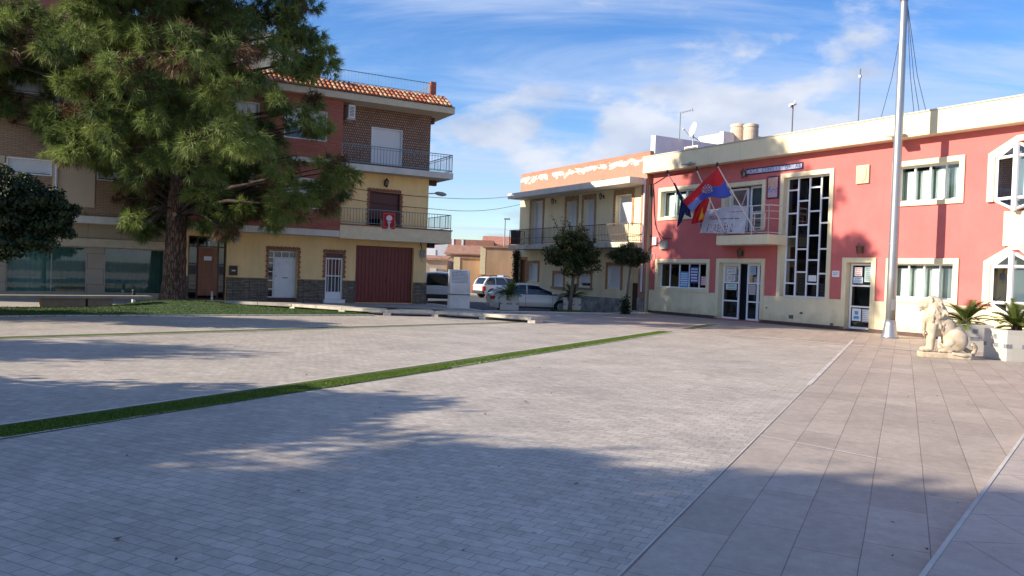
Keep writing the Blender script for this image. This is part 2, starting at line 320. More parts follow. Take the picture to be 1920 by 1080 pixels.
# common materials
WHITE = mat('white_paint', (.78, .79, .80), .45, var=.05, vscale=3)
PVC = mat('white_window_frame', (.80, .81, .83), .35)
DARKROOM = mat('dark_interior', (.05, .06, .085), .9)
IRON = mat('wrought_iron', (.10, .085, .075), .6)
BLUEIRON = mat('painted_blue_grey_iron', (.17, .25, .28), .55)
STEEL = mat('galvanised_steel', (.36, .38, .40), .42, .75, var=.12, vscale=1.5, streak=.4)
CREAM = mat('cream_render', (.76, .66, .44), .85, var=.06, vscale=.9, bump=.25, bscale=60)
PINK = mat('pink_render', (.55, .145, .136), .88, var=.10, vscale=.8, bump=.35, bscale=70)
YEL = mat('yellow_render', (.90, .65, .31), .9, var=.10, vscale=.9, bump=.3, bscale=50, streak=.5)
PALE = mat('pale_concrete', (.52, .49, .44), .85, var=.10, vscale=1.2, bump=.2)
weather(CREAM, .18, .55, .45); weather(PINK, .085, .5, .2, (.6, .5, .45)); weather(YEL, .15, .6, .4)
STONEW = mat('pale_limestone', (.60, .55, .47), .8, var=.12, vscale=3.0, bump=.2)
BRICKR = brick('red_brick', (.36, .075, .045), (.46, .12, .07), (.26, .17, .13), .25, .065, .010, dirt=.3)
BRICKB = brick('buff_brick', (.37, .22, .13), (.45, .29, .175), (.20, .15, .11), .25, .065, .012, dirt=.25)
BRICKT = brick('patterned_brick', (.34, .20, .14), (.52, .36, .25), (.14, .08, .06), .11, .12, .028, offset=.5, dirt=.25, bump=1.0)
SLATE = brick('stacked_slate', (.14, .125, .10), (.32, .26, .20), (.035, .03, .028), .34, .07, .012, offset=.37, squash=.7, dirt=.5, dscale=6, bump=1.0, grain=.4, dcol=(.16, .12, .08))
SHUT = mat('white_roller_shutter', (.70, .72, .74), .6)
WOOD = mat('varnished_wood', (.22, .07, .022), .4, var=.3, vscale=3, streak=.15)
TERRA = mat('terracotta', (.50, .17, .07), .8, var=.3, vscale=3.5, c2=(.62, .33, .17))
BROWNSH = mat('brown_roller_shutter', (.10, .025, .018), .5)
WGLASS = glass('window_glass', (.92, 1.0, .98), .95)
DGLASS = glass('dark_glass', (.35, .40, .45), .5)
CURT = mat('pale_curtain', (.78, .84, .80), .9)
BLACKM = mat('black_metal', (.015, .015, .017), .5)

# ================================================================== GROUND
ASPH = mat('asphalt', (.075, .075, .08), .9, var=.25, vscale=.8, bump=.4, bscale=90)
EARTH = mat('pavement_concrete', (.36, .32, .28), .9, var=.12, vscale=.5, bump=.2)
BRK = brick('plaza_brick', (.42, .365, .305), (.515, .455, .385), (.25, .215, .18), .17, .100, .0032, wall=False, rot=0.0, offset=.43, dirt=.32, dscale=.35, grain=.22, bump=.7, rough=.62, dcol=(.23, .21, .19))
SLAB = brick('plaza_slab', (.335, .28, .23), (.425, .36, .295), (.13, .10, .08), .93, .375, .0035, wall=False, rot=0, offset=.37, ox=.2, oy=14.075, dirt=.4, dscale=.9, grain=.17, bump=.6, rough=.6, dcol=(.33, .27, .23))
STEPS = brick('step_slab', (.40, .345, .30), (.44, .38, .325), (.18, .15, .12), .95, .60, .004, wall=False, rot=0, dirt=.3, grain=.14, bump=.5, rough=.6, dcol=(.33, .28, .24))
STRIP = mat('pale_stone_strip', (.52, .47, .42), .7, var=.16, vscale=2.5, bump=.2)
TURF = mat('artificial_turf', (.07, .125, .02), .9, var=.35, vscale=2.5, c2=(.12, .14, .04), bump=1.0, bscale=300)
GRASSG = mat('green_turf_under_tree', (.035, .075, .014), .95, var=.4, vscale=14, bump=1.0, bscale=200)

m = M(); m.quad((-900, -900, -.22), (900, -900, -.22), (900, 900, -.22), (-900, 900, -.22)); struct('road', m, ASPH)
K1 = Vector((-3.9, 38.95, 0)); K2 = gnd(905, 583); K3 = gnd(1140, 587.5); K4 = THF.w(-6.6, .2, 0)
m = M(); m.prism([(-60, -40, -.25), (60, -40, -.25), (60, 30, -.25), (K4.x + 8, K4.y + 3, -.25), (K4.x, K4.y, -.25), (K3.x, K3.y, -.25), (K2.x, K2.y, -.25), (K1.x, K1.y, -.25), (K1.x - 6, K1.y + 14, -.25), (-60, 60, -.25)], (0, 0, .249))
struct('pavement', m, EARTH)
def gplane(name, pts, z, mt, kind='structure', rotm=True):
    """flat sheet given in world points, mesh kept in paving-grid axes so that joints follow the grid"""
    m = M(); P = [ginv(Vector((p[0], p[1], 0))) for p in pts]; m.poly([(a, b, 0) for a, b in P])
    o = m.build(name, mt); o.rotation_euler = (0, 0, -SA); o.location = (0, 0, z)
    if kind: o['kind'] = kind
    return o
# grid axes: local x = GA, local y = GB
bA = -1.31
XS = gnd(1390, 630); XE = gnd(1720, 658)                       # the pale cross strip by the town hall
def on_strip(t): return XS + (XE - XS) * t
cross_dir = (XE - XS).normalized()
def strip_at_a(a):
    p = XS; t = (a - p.dot(GA)) / cross_dir.dot(GA); return p + cross_dir * t
CR = strip_at_a(bA); CL = strip_at_a(-9.2)
benchpx = [(60, 578), (211, 577), (420, 574), (547, 580), (640, 587), (726, 592), (815, 594), (904, 599), (996, 606), (1046, 609)]
bench_pts = [gnd(*q) for q in benchpx]
brick_pts = [G(bA, -14), CR, CL, bench_pts[-1], bench_pts[-2], bench_pts[-3], bench_pts[-4], bench_pts[-5], gnd(620, 592.5), gnd(420, 592), gnd(220, 593), gnd(0, 596.5), (-26, 12, 0), (-26, -14, 0)]
o = gplane('plaza_bricks', brick_pts, .003, BRK)
# slabs: everything right of the line and beyond the cross strip
E1 = gnd(1919, 822); E2 = gnd(1736, 1080); ed = (E1 - E2).normalized(); E0 = E2 - ed * 10; E3 = E1 + ed * 12
slabm = SLAB
def swapsheet(name, pts, z, mt):
    # slab courses run along GB, so the mesh axes are turned a quarter
    m = M(); m.poly([(Vector((p[0], p[1], 0)).dot(GB), -Vector((p[0], p[1], 0)).dot(GA), 0) for p in pts])
    o = m.build(name, mt); o.rotation_euler = (0, 0, R(90) - SA); o.location = (0, 0, z); o['kind'] = 'structure'; return o
th_a = THF.w(-6.6, .1, 0); th_b = THF.w(14, .1, 0)
swapsheet('plaza_slabs', [G(bA, -14), CR, CL, bench_pts[-1], gnd(1100, 592), K3, th_a, th_b, G(14, 12), G(14, -14)], .003, SLAB)
def band(name, a, b, wd, z, mt, kind='structure'):
    a = Vector((a[0], a[1], 0)); b = Vector((b[0], b[1], 0)); d = (b - a).normalized(); n = Vector((-d.y, d.x, 0)) * wd / 2
    return gplane(name, [a - n, a + n, b + n, b - n], z, mt, kind)
band('pale_strip', G(bA, -14), CR, .013, .0075, STRIP)
band('pale_strip', CR - GB * 10, CR + GB * 2.3, .075, .0095, STRIP)
band('pale_strip', CL, strip_at_a(3.6), .24, .0115, STRIP)
# artificial turf strips between stone edgings
def turf_strip(px_a, px_b):
    L0, L1 = [gnd(*q) for q in px_a]; R0, R1 = [gnd(*q) for q in px_b]
    d = (L1 - L0).normalized(); n = Vector((d.y, -d.x, 0))
    gplane('turf_strip', [L0, L1, R1, R0], .014, TURF, 'stuff')
    gplane('stone_edging', [L0 - n * .055, L1 - n * .055, L1, L0], .016, STRIP); gplane('stone_edging', [R0, R1, R1 + n * .06, R0 + n * .06], .016, STRIP)
    return L0, L1, R0, R1
def ext(a, b, t): A, B = gnd(*a), gnd(*b); return A + (B - A) * t
def turf_world(L0, L1, R0, R1):
    d = (L1 - L0).normalized(); n = Vector((d.y, -d.x, 0))
    a = gplane('turf_strip', [L0, L1, R1, R0], .010, TURF, 'stuff')
    gplane('stone_edging', [L0 - n * .06, L1 - n * .06, L1, L0], .013, STRIP); gplane('stone_edging', [R0, R1, R1 + n * .07, R0 + n * .07], .013, STRIP)
turf_world(ext((0, 802), (640, 711), -.8), gnd(1236, 621.2), ext((0, 824), (640, 724), -.8), gnd(1262, 622.8))
turf_world(gnd(1278, 616.5), gnd(1325, 608.3), gnd(1302, 617.5), gnd(1348, 609))
turf_world(ext((0, 632), (620, 614), -.3), gnd(985, 603.2), ext((0, 637), (620, 618), -.3), gnd(990, 604.6))
# short standing blades so that the strips have a pile
def blades(name, quadpts, n, h, mt, z=.01):
    A, B, C_, D = [np.array(p)[:2] for p in quadpts]
    s = rng.random(n); t = rng.random(n); P = (A[None] * (1 - s)[:, None] + B[None] * s[:, None]) * (1 - t)[:, None] + (D[None] * (1 - s)[:, None] + C_[None] * s[:, None]) * t[:, None]
    a = rng.random(n) * 6.283; wd = .006 + .004 * rng.random(n); hh = h * (.6 + .6 * rng.random(n))
    dx = np.cos(a) * wd; dy = np.sin(a) * wd; lean = (rng.random((n, 2)) - .5) * h
    v = np.zeros((n, 3, 3)); v[:, 0, :2] = P - np.stack([dx, dy], 1); v[:, 1, :2] = P + np.stack([dx, dy], 1); v[:, 2, :2] = P + lean; v[:, :2, 2] = z; v[:, 2, 2] = z + hh
    o = np_mesh(name, v.reshape(-1, 3), np.arange(n * 3).reshape(n, 3), mt, tone=rng.random(n)); o['kind'] = 'stuff'; return o
BLADE = leafmat('turf_blade', (.055, .12, .012), (.15, .22, .035), trans=.2)
blades('turf_blades', [gnd(0, 802), ext((0, 802), (640, 711), 1.6), ext((0, 824), (640, 724), 1.6), gnd(0, 824)], 42000, .017, BLADE)
blades('turf_blades', [ext((0, 802), (640, 711), 1.6), gnd(1236, 621.2), gnd(1262, 622.8), ext((0, 824), (640, 724), 1.6)], 16000, .018, BLADE)
# raised kerb-step at the right
m = M(); m.prism([(E0.x, E0.y, -.02), (E3.x, E3.y, -.02), (E3.x + 14, E3.y - 8, -.02), (E0.x + 14, E0.y - 8, -.02)], (0, 0, .075))
o = m.build('raised_step', STEPS, bevel=.012); o['kind'] = 'structure'
m = M(); nrm = Vector((ed.y, -ed.x, 0)); a = E0 + nrm * .0; b = E3
m.prism([(a.x, a.y, .056), (b.x, b.y, .056), (b.x + nrm.x * .028, b.y + nrm.y * .028, .056), (a.x + nrm.x * .028, a.y + nrm.y * .028, .056)], (0, 0, .004)); struct('step_nosing', m, STRIP)
# white painted mark left on the slabs
band('chalk_line', gnd(1424, 818), gnd(1652, 863), .014, .0135, mat('chalk', (.7, .66, .6), .9))
# leaves and small litter on the paving
lit = M()
for i in range(70):
    x = random.uniform(-60, 1900); y = random.choice([random.uniform(640, 1060), random.uniform(640, 760)]); p = gnd(x, y, .012); s_ = random.uniform(.012, .03); a = random.random() * 6.28
    q = [Vector((math.cos(a + k) * s_ * (1 if i % 2 else .5), math.sin(a + k) * s_, random.uniform(.0, .014))) + p for k in (0, 1.8, 3.1, 4.6)]
    lit.poly(q)
tag(lit.build('fallen_leaves', mat('dry_leaf', (.14, .08, .035), .9)), 'small brown dry leaves scattered on the plaza paving', 'leaves', kind='stuff')

# turf bed under the pine, slightly domed round the trunk
PINE = gnd(325, 571)
front = [gnd(-160, 596), gnd(0, 594), gnd(110, 592.5), gnd(220, 592.5), gnd(420, 592), gnd(620, 591.5), gnd(700, 591.5)]
back = [gnd(690, 585.5, .0), gnd(600, 579), gnd(500, 573.5), gnd(420, 569.5), gnd(300, 569), gnd(211, 574), gnd(60, 576), gnd(-160, 576)]
bm = bmesh.new(); nx, ny = 70, 14
def interp(pts, t):
    t *= len(pts) - 1; i = min(int(t), len(pts) - 2); return pts[i].lerp(pts[i + 1], t - i)
bk = back[::-1]; g = []
for i in range(nx + 1):
    rowv = []
    for j in range(ny + 1):
        p = interp(front, i / nx).lerp(interp(bk, i / nx), j / ny); e = min(1, j / 3) * min(1, i / 4, (nx - i) / 4) * min(1, (ny - j) / 2 + .3)
        d = (p - PINE).length; z = .010 + e * min(1, (ny - j) / 5) * (.025 + .32 * math.exp(-(d / 2.3) ** 2) + .02 * math.sin(p.x * 3) * math.cos(p.y * 2.3))
        rowv.append(bm.verts.new((p.x, p.y, z)))
    g.append(rowv)
for i in range(nx):
    for j in range(ny): bm.faces.new((g[i][j], g[i + 1][j], g[i + 1][j + 1], g[i][j + 1]))
me = bpy.data.meshes.new('grass_bed'); bm.to_mesh(me); bm.free(); me.materials.append(GRASSG); o = bpy.data.objects.new('grass_bed', me); col.objects.link(o); o['kind'] = 'stuff'
for q in me.polygons: q.use_smooth = True
gp = []
for k in range(26000):
    i = random.random() * (nx - .01); j = random.random() * (ny - .01); gp.append(me.vertices[int(i) * (ny + 1) + int(j)].co + Vector((random.uniform(-.15, .15), random.uniform(-.15, .15), -.005)))
gp = np.array(gp); n = len(gp); a = rng.random(n) * 6.28; v = np.zeros((n, 3, 3)); hh = .02 + .03 * rng.random(n)
v[:, 0] = gp; v[:, 1] = gp; v[:, 2] = gp; v[:, 0, 0] -= np.cos(a) * .012; v[:, 1, 0] += np.cos(a) * .012; v[:, 0, 1] -= np.sin(a) * .012; v[:, 1, 1] += np.sin(a) * .012; v[:, 2, 2] += hh; v[:, 2, :2] += (rng.random((n, 2)) - .5) * .06
o = np_mesh('grass', v.reshape(-1, 3), np.arange(n * 3).reshape(n, 3), leafmat('grass_blade', (.03, .07, .012), (.09, .14, .03), trans=.2), tone=rng.random(n)); o['kind'] = 'stuff'
m = M()
for i in range(len(front) - 1):
    a, b = front[i], front[i + 1]; d = (b - a).normalized(); n_ = Vector((d.y, -d.x, 0)) * .12
    m.prism([a + n_, b + n_, b, a], (0, 0, .035))
struct('grass_kerb', m, PALE)
# turf beyond the long stone bench, and the kerb towards the street
gplane('turf_verge', [gnd(620, 573.5), gnd(800, 581.5), gnd(900, 587.5), gnd(1010, 590), gnd(890, 584), gnd(760, 577.5)], .006, GRASSG, 'stuff')
m = M()
for a, b in ((K1, K2), (K2, K3), (K3, Vector((th_a.x - .1, th_a.y - .15, 0)))):
    d = (b - a).normalized(); n_ = Vector((d.y, -d.x, 0)) * .35
    m.prism([a + n_, b + n_, b + d * .01, a], (0, 0, .03))
struct('kerb', m, STONEW)

# ================================================================== LONG STONE BENCH (low slab on blocks)
t = thing('stone_bench', 'long low pale slab bench on blocks curving past the inscribed stone', 'bench', tuple(bench_pts[4]))
o0 = bench_pts[4]
def benchslab(P, w0, w1, z0, z1):
    m = M()
    for i in range(len(P) - 1):
        a, b = P[i] - o0, P[i + 1] - o0; d = (b - a).normalized(); n_ = Vector((-d.y, d.x, 0)); wa = w0 + (w1 - w0) * i / (len(P) - 1); wb = w0 + (w1 - w0) * (i + 1) / (len(P) - 1)
        b2 = b - d * .012
        m.prism([a + Vector((0, 0, z0)), b2 + Vector((0, 0, z0)), b2 + n_ * wb + Vector((0, 0, z0)), a + n_ * wa + Vector((0, 0, z0))], (0, 0, z1 - z0))
    return m
P = [p for a, b in zip(bench_pts[2:-1], bench_pts[3:]) for p in (a, a.lerp(b, .5))] + [bench_pts[-1]]; P = P[:-2]
benchslab(P, .8, 1.25, .10, .21).build('seat_slab', mat('bench_stone', (.46, .42, .35), .85, var=.2, vscale=2), t, bevel=.01)
for p, q in zip(bench_pts[3:-1], bench_pts[4:]):
    d = (q - p).normalized(); n_ = Vector((-d.y, d.x, 0)); a = p - o0; s_ = .13
    m = M(); m.prism([a + d * -s_, a + d * s_, a + d * s_ + n_ * .8, a - d * s_ + n_ * .8], (0, 0, .10)); m.build('support', STONEW, t)
t2 = thing('stone_bench', 'pale stone bench with solid brown base left of the big pine trunk', 'bench', tuple(gnd(80, 577)))
o1 = gnd(80, 577); q0, q1, q2 = gnd(0, 577) * 1.0, gnd(78, 577), gnd(211, 576.5); dd = (q2 - q1).normalized(); nn = Vector((-dd.y, dd.x, 0))
m = M(); a = q1 - o1 - dd * 2.2; b = q2 - o1 + dd * 1.3
m.prism([a + Vector((0, 0, .30)) - nn * .08, b + Vector((0, 0, .30)) - nn * .08, b + Vector((0, 0, .30)) + nn * .5, a + Vector((0, 0, .30)) + nn * .5], (0, 0, .10)); m.build('seat_slab', mat('shade_browned_slab', (.30, .26, .21), .85, var=.15), t2, bevel=.01)  # slab colour darkened and browned to stand for shade on pale stone
for f0, f1 in ((0, .60), (.64, 1.0)):
    a = (q1 - o1).lerp(q2 - o1, f0); b = (q1 - o1).lerp(q2 - o1, f1); m = M(); m.prism([a, b, b + nn * .35, a + nn * .35], (0, 0, .30)); m.build('base_block', mat('brown_concrete', (.28, .19, .13), .9, var=.2, bump=.2), t2)

# ================================================================== TOWN HALL
TH = thing('town_hall', 'long pink two storey town hall with cream parapet and cream window bands', 'town hall', THF.P, THF.th)
A = THF.at
uL = A(1217, 560)[0]; uR = 13.5; ztop = 7.0; DEP = 9.0
dz = 1.08
def rr(x0, y0, x1, y1, off=0.05): return THF.rect(x0, y0, x1, y1, off)
specs = {}
BW = .17
def inner(r, w=BW, wb=BW * .8): return (r[0] + w, r[1] - w, r[2] + wb, r[3] - w)
LW = rr(1229, 485.6, 1327.8, 549); UW = rr(1235, 353, 1330, 408); RU = rr(1673.4, 304.7, 1805.5, 380); RL = rr(1661.5, 484.3, 1793.5, 572)
TW = rr(1464, 326, 1553.6, 562); MD = rr(1343, 484.7, 1429, 602); RD = rr(1579.4, 483, 1636.5, 619); BD = rr(1354, 345, 1431.5, 440)
TWi = (TW[0] + BW, TW[1] - BW, TW[2] + .03, TW[3] - BW); MDi = (MD[0] + BW, MD[1] - BW, .04, MD[3] - BW); RDi = (RD[0] + BW, RD[1] - BW, .04, RD[3] - BW)
BDi = (BD[0] + BW, BD[1] - BW, 3.75, BD[3] - BW)
# prow bays at the right end: hexagonal openings
def P_(x, y, off=.05): return A(x, y, off)
hxu0 = P_(1854, 330)[0] - .02; hxc = P_(1912, 330)[0]; hw = hxc - hxu0; hzU = (P_(1853, 379)[1], P_(1854.6, 289)[1], P_(1911, 253.4)[1]); hzL = (P_(1841, 570)[1], P_(1845, 490)[1], P_(1903, 458)[1])
holes = [inner(LW), inner(UW), inner(RU), inner(RL), TWi, MDi, RDi, BDi]
U1h = (hxu0 + BW, 2 * hxc - hxu0 - BW)
hexholes = [(U1h[0], U1h[1], 4.0 + .0, 6.6), (U1h[0], U1h[1], .3, 3.2)]
wm = M()
wall(wm, uL, uR, 0, ztop, [h for h in holes] , d=.28)
shell(wm, uL, uR, 0, DEP, 0, ztop)
wm.build('wall', PINK, TH)
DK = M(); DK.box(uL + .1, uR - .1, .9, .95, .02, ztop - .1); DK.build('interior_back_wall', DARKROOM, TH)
# cream dado with gaps for the doors, dark skirting
cuts = [(MD[0], MD[1]), (RD[0], RD[1])]; x = uL
for a, b in cuts + [(uR, uR)]:
    M().box(x, a, -.035, -.001, .14, dz).build('dado', CREAM, TH); M().box(x, a, -.045, -.0355, dz - .01, dz + .04).build('dado_cap', CREAM, TH); x = b
x = uL
for a, b in [(MD[0] + BW, MD[1] - BW), (RD[0] + BW, RD[1] - BW), (uR, uR)]:
    M().box(x, a, -.05, -.0385, .0, .14).build('skirting', mat('dark_red_stone', (.09, .045, .04), .7, var=.2), TH); x = b
# parapet: projecting cornice slab with upstand
CO = .45
pz0 = A(1219, 323, CO)[1]; pz1 = A(1219, 294, CO)[1]; pz0b = A(1920, 228, CO)[1]; pz1b = A(1920, 178, CO)[1]
pz0 = (pz0 + pz0b) / 2; pz1 = (pz1 + pz1b) / 2
m = M(); m.box(uL - .28, uR, -CO, DEP * .0 + .25, pz0, pz1); m.build('parapet', CREAM, TH, bevel=.015)
m = M(); m.box(uL - .3, uR, -CO - .03, .28, pz1, pz1 + .045); m.build('parapet_cap', PALE, TH)
def curtain(m, u0, u1, z0, z1, y):
    n = max(4, int((u1 - u0) / .05)); pts = [(u0 + (u1 - u0) * i / n, y + .02 * math.sin(i * 1.9) + .01 * math.sin(i * .7)) for i in range(n + 1)]
    for i in range(n): m.quad((pts[i][0], pts[i][1], z0), (pts[i + 1][0], pts[i + 1][1], z0), (pts[i + 1][0], pts[i + 1][1], z1), (pts[i][0], pts[i][1], z1))
def th_window(r, h, n, bottom=True, fw=.055, cur='half', gl=WGLASS, parent=TH, y=.17, trans=()):
    m = M(); b = CREAM
    m.box(r[0], h[0], -.05, -.0015, h[2] if not bottom else r[2], r[3]); m.box(h[1], r[1], -.05, -.0015, h[2] if not bottom else r[2], r[3]); m.box(h[0], h[1], -.05, -.0015, h[3], r[3])
    if bottom: m.box(h[0], h[1], -.06, -.0015, r[2], h[2])
    # reveals in cream
    e = .003
    m.box(h[0] - .001, h[0] + e, -.05, y, h[2], h[3]); m.box(h[1] - e, h[1] + .001, -.05, y, h[2], h[3]); m.box(h[0], h[1], -.05, y, h[3] - e, h[3] + .001)
    if bottom: m.box(h[0], h[1], -.07, y, h[2] - .001, h[2] + .012)
    w_ = m.build('window', b, parent, bevel=0)
    us = [h[0] + (h[1] - h[0]) * i / n for i in range(1, n)]
    f = M(); frame_in(f, h[0] + e, h[1] - e, h[2] + .012, h[3] - e, fw, y, y + .06, us, trans); f.build('frame', PVC, w_)
    for i in range(n):
        a = h[0] + (h[1] - h[0]) * i / n + fw * .5; c = h[0] + (h[1] - h[0]) * (i + 1) / n - fw * .5
        g_ = M(); g_.quad((a, y + .03, h[2] + fw), (c, y + .03, h[2] + fw), (c, y + .03, h[3] - fw), (a, y + .03, h[3] - fw)); g_.build('pane', gl, w_)
        if cur == 'half':
            c_ = M(); wq = (c - a); curtain(c_, a + wq * .34, c + .06, h[2] + .02, h[3] - .15, y + .14); c_.build('curtain', CURT, w_)
            c_ = M(); curtain(c_, a - .05, a + wq * .28, h[2] + .02, h[3] - .15, y + .20); c_.build('curtain', mat('grey_curtain', (.40, .44, .42), .9), w_)
    return w_
th_window(LW, inner(LW), 5, cur=None, gl=DGLASS)
th_window(UW, inner(UW), 4)
th_window(RU, inner(RU), 4)
th_window(RL, inner(RL), 4)
# posters behind the lower left window
hI = inner(LW); PBL = mat('blue_poster', (.08, .30, .62), .6); PW = mat('white_paper', (.75, .76, .78), .7); PNV = mat('navy_poster', (.03, .06, .30), .6); PINKP = mat('pink_print', (.55, .22, .25), .7)
def paper(name, label, u0, u1, z0, z1, y, base, lines=(), lm=None, parent=TH):
    t_ = thing(name, label, 'poster', THF.w((u0 + u1) / 2, y, z0), THF.th)
    w_ = (u1 - u0) / 2; h_ = z1 - z0; m = M(); m.box(-w_, w_, -.004, 0, 0, h_); m.build('sheet', base, t_)
    if lm:
        m = M()
        for (a, b, c, d) in lines: m.box(-w_ + 2 * w_ * a, -w_ + 2 * w_ * b, -.008, -.0045, h_ * c, h_ * d)
        m.build('print', lm, t_)
    return t_
def scrib(n, seed):
    r_ = random.Random(seed); L_ = []
    for i in range(n):
        c = .06 + .86 * (i + .3) / n; a = .08 + .1 * r_.random(); x = a
        while x < .88:
            b = min(.92, x + .05 + .14 * r_.random()); L_.append((x, b, c, c + .5 / n)); x = b + .035
    return L_
cw = (hI[1] - hI[0]) / 5
z0, z1 = hI[2], hI[3]; H_ = z1 - z0
paper('window_poster', 'light blue poster in the third pane of the lower left town hall window', hI[0] + 2 * cw + .04, hI[0] + 3 * cw - .04, z0 + .06, z0 + H_ * .66, .165, PBL, scrib(6, 1), PW)
paper('window_poster', 'dark blue poster in the fourth pane of the lower left town hall window', hI[0] + 3 * cw + .05, hI[0] + 4 * cw - .05, z0 + H_ * .22, z0 + H_ * .86, .165, PNV, scrib(5, 2), PW)
paper('window_poster', 'small pink notice in the rightmost pane of the lower left town hall window', hI[0] + 4 * cw + .12, hI[0] + 5 * cw - .05, z0 + H_ * .15, z0 + H_ * .5, .165, PINKP, scrib(4, 3), PW)
# tall stair window
def band_only(r, h, name='window'):
    m = M(); m.box(r[0], h[0], -.05, -.0015, h[2], r[3]); m.box(h[1], r[1], -.05, -.0015, h[2], r[3]); m.box(h[0], h[1], -.05, -.0015, h[3], r[3])
    e = .003; m.box(h[0] - .001, h[0] + e, -.05, .26, h[2], h[3]); m.box(h[1] - e, h[1] + .001, -.05, .26, h[2], h[3]); m.box(h[0], h[1], -.05, .26, h[3] - e, h[3] + .001)
    return m.build(name, CREAM, TH)
tw = band_only(TW, TWi); tw['label'] = 'very tall window with staggered dark panes between white bars'
fw = .06; y = .19; a0, a1, b0, b1 = TWi[0], TWi[1], TWi[2], TWi[3]; cwid = (a1 - a0) / 4; Hh = b1 - b0
f = M(); frame_in(f, a0, a1, b0, b1, fw, y, y + .06, [a0 + cwid * i for i in (1, 2, 3)])
fr = {0: (.105, .30, .495, .69, .885), 1: (.20, .40, .60, .79), 2: (.095, .29, .49, .69, .885), 3: (.19, .39, .60, .80)}
tb = []
for c in range(4):
    ed_ = [0] + list(fr[c]) + [1]
    for q in fr[c]: f.box(a0 + cwid * c + fw * .5, a0 + cwid * (c + 1) - fw * .5, y - .003, y + .058, b1 - Hh * q - .03, b1 - Hh * q + .03)
    for i in range(len(ed_) - 1):
        g_ = M(); zz0 = b1 - Hh * ed_[i + 1] + .03; zz1 = b1 - Hh * ed_[i] - .03; g_.quad((a0 + cwid * c + .03, y + .03, zz0), (a0 + cwid * (c + 1) - .03, y + .03, zz0), (a0 + cwid * (c + 1) - .03, y + .03, zz1), (a0 + cwid * c + .03, y + .03, zz1)); g_.build('pane', DGLASS, tw)
        if i == len(ed_) - 2 or (i == len(ed_) - 3 and c != 3): tb.append((c, zz0, zz1))
f.build('frame', PVC, tw)
for k, (c, zz0, zz1) in enumerate(tb):
    if k % 3 == 2: continue
    rows_ = ['first', 'second', 'third', 'fourth']
    paper('window_notice', 'printed notice behind the %s pane of the %s column of the tall window' % ('bottom' if zz0 < b0 + .3 else 'second lowest', rows_[c]), a0 + cwid * c + .09, a0 + cwid * (c + 1) - .07, zz0 + .04, zz0 + (zz1 - zz0) * .8, y + .045 + .02, mat('grey_print', (.10, .11, .14), .7), scrib(5, k + 20), mat('grey_ink', (.28, .30, .36), .7))
paper('window_notice', 'single white sheet low in the third column of the tall window', a0 + cwid * 2 + .08, a0 + cwid * 3 - .08, b0 + Hh * .135, b0 + Hh * .185, y + .024, PW)
# main door
md = band_only(MD, MDi, 'main_doorway')
def leaf(u0, u1, z0, z1, parts, name='door_leaf', y=.2, ang=0, parent=md, fw=.075, gl=DGLASS):
    e = bpy.data.objects.new(name, None)
    m = M(); w_ = u1 - u0; frame_in(m, 0, w_, z0, z1, fw, 0, .05, (), [(fw, w_ - fw, z0 + (z1 - z0) * q) for q in parts]); o = m.build(name, PVC, parent); o.location = (u0, y, 0); o.rotation_euler = (0, 0, ang)
    zs_ = [z0] + [z0 + (z1 - z0) * q for q in parts] + [z1]
    g_ = M()
    for i in range(len(zs_) - 1): g_.quad((fw * .8, .025, zs_[i] + .03), (w_ - fw * .8, .025, zs_[i] + .03), (w_ - fw * .8, .025, zs_[i + 1] - .03), (fw * .8, .025, zs_[i + 1] - .03))
    g_.build('pane', gl, o)
    return o
W_ = MDi[1] - MDi[0]
leaf(MDi[0] + .02, MDi[0] + W_ * .42, .05, MDi[3] - .05, (.33, .66)); 
leaf(MDi[0] + W_ * .60, MDi[0] + W_ * .86, .05, MDi[3] - .05, (.33, .66)); leaf(MDi[0] + W_ * .86, MDi[1] - .01, .05, MDi[3] - .05, (.33, .66), fw=.05)
m = M(); m.box(MDi[0], MDi[1], .19, .26, MDi[3] - .05, MDi[3] - .004); m.build('door_head', PVC, md)
m = M(); m.tube((MDi[0] + W_ * .39, .15, 1.0), (MDi[0] + W_ * .39, .15, 1.25), .012); m.build('handle', STEEL, md)
zz = MDi[3]
def u_(q): return MDi[0] + W_ * q
paper('door_notice', 'white notice at the top of the left glass leaf of the main door', u_(.12), u_(.34), zz * .80, zz * .92, .185, PW, scrib(4, 31), mat('grey_ink', (.28, .30, .36), .7))
paper('door_notice', 'white notice just below another on the left glass leaf of the main door', u_(.12), u_(.32), zz * .68, zz * .78, .185, PW, scrib(4, 32), mat('grey_ink', (.28, .30, .36), .7))
paper('door_notice', 'white and green notice in the middle pane of the left main door leaf', u_(.10), u_(.36), zz * .53, zz * .63, .185, PW, scrib(3, 33), mat('green_ink', (.08, .35, .25), .7))
paper('door_notice', 'pale notice at the top of the right glass leaf of the main door', u_(.66), u_(.80), zz * .80, zz * .93, .185, mat('pale_print', (.45, .52, .55), .7), scrib(4, 34), PBL)
paper('door_notice', 'pink and white notice in the middle of the right main door leaf', u_(.66), u_(.81), zz * .46, zz * .63, .185, mat('pale_print', (.45, .52, .55), .7), scrib(5, 35), PINKP)
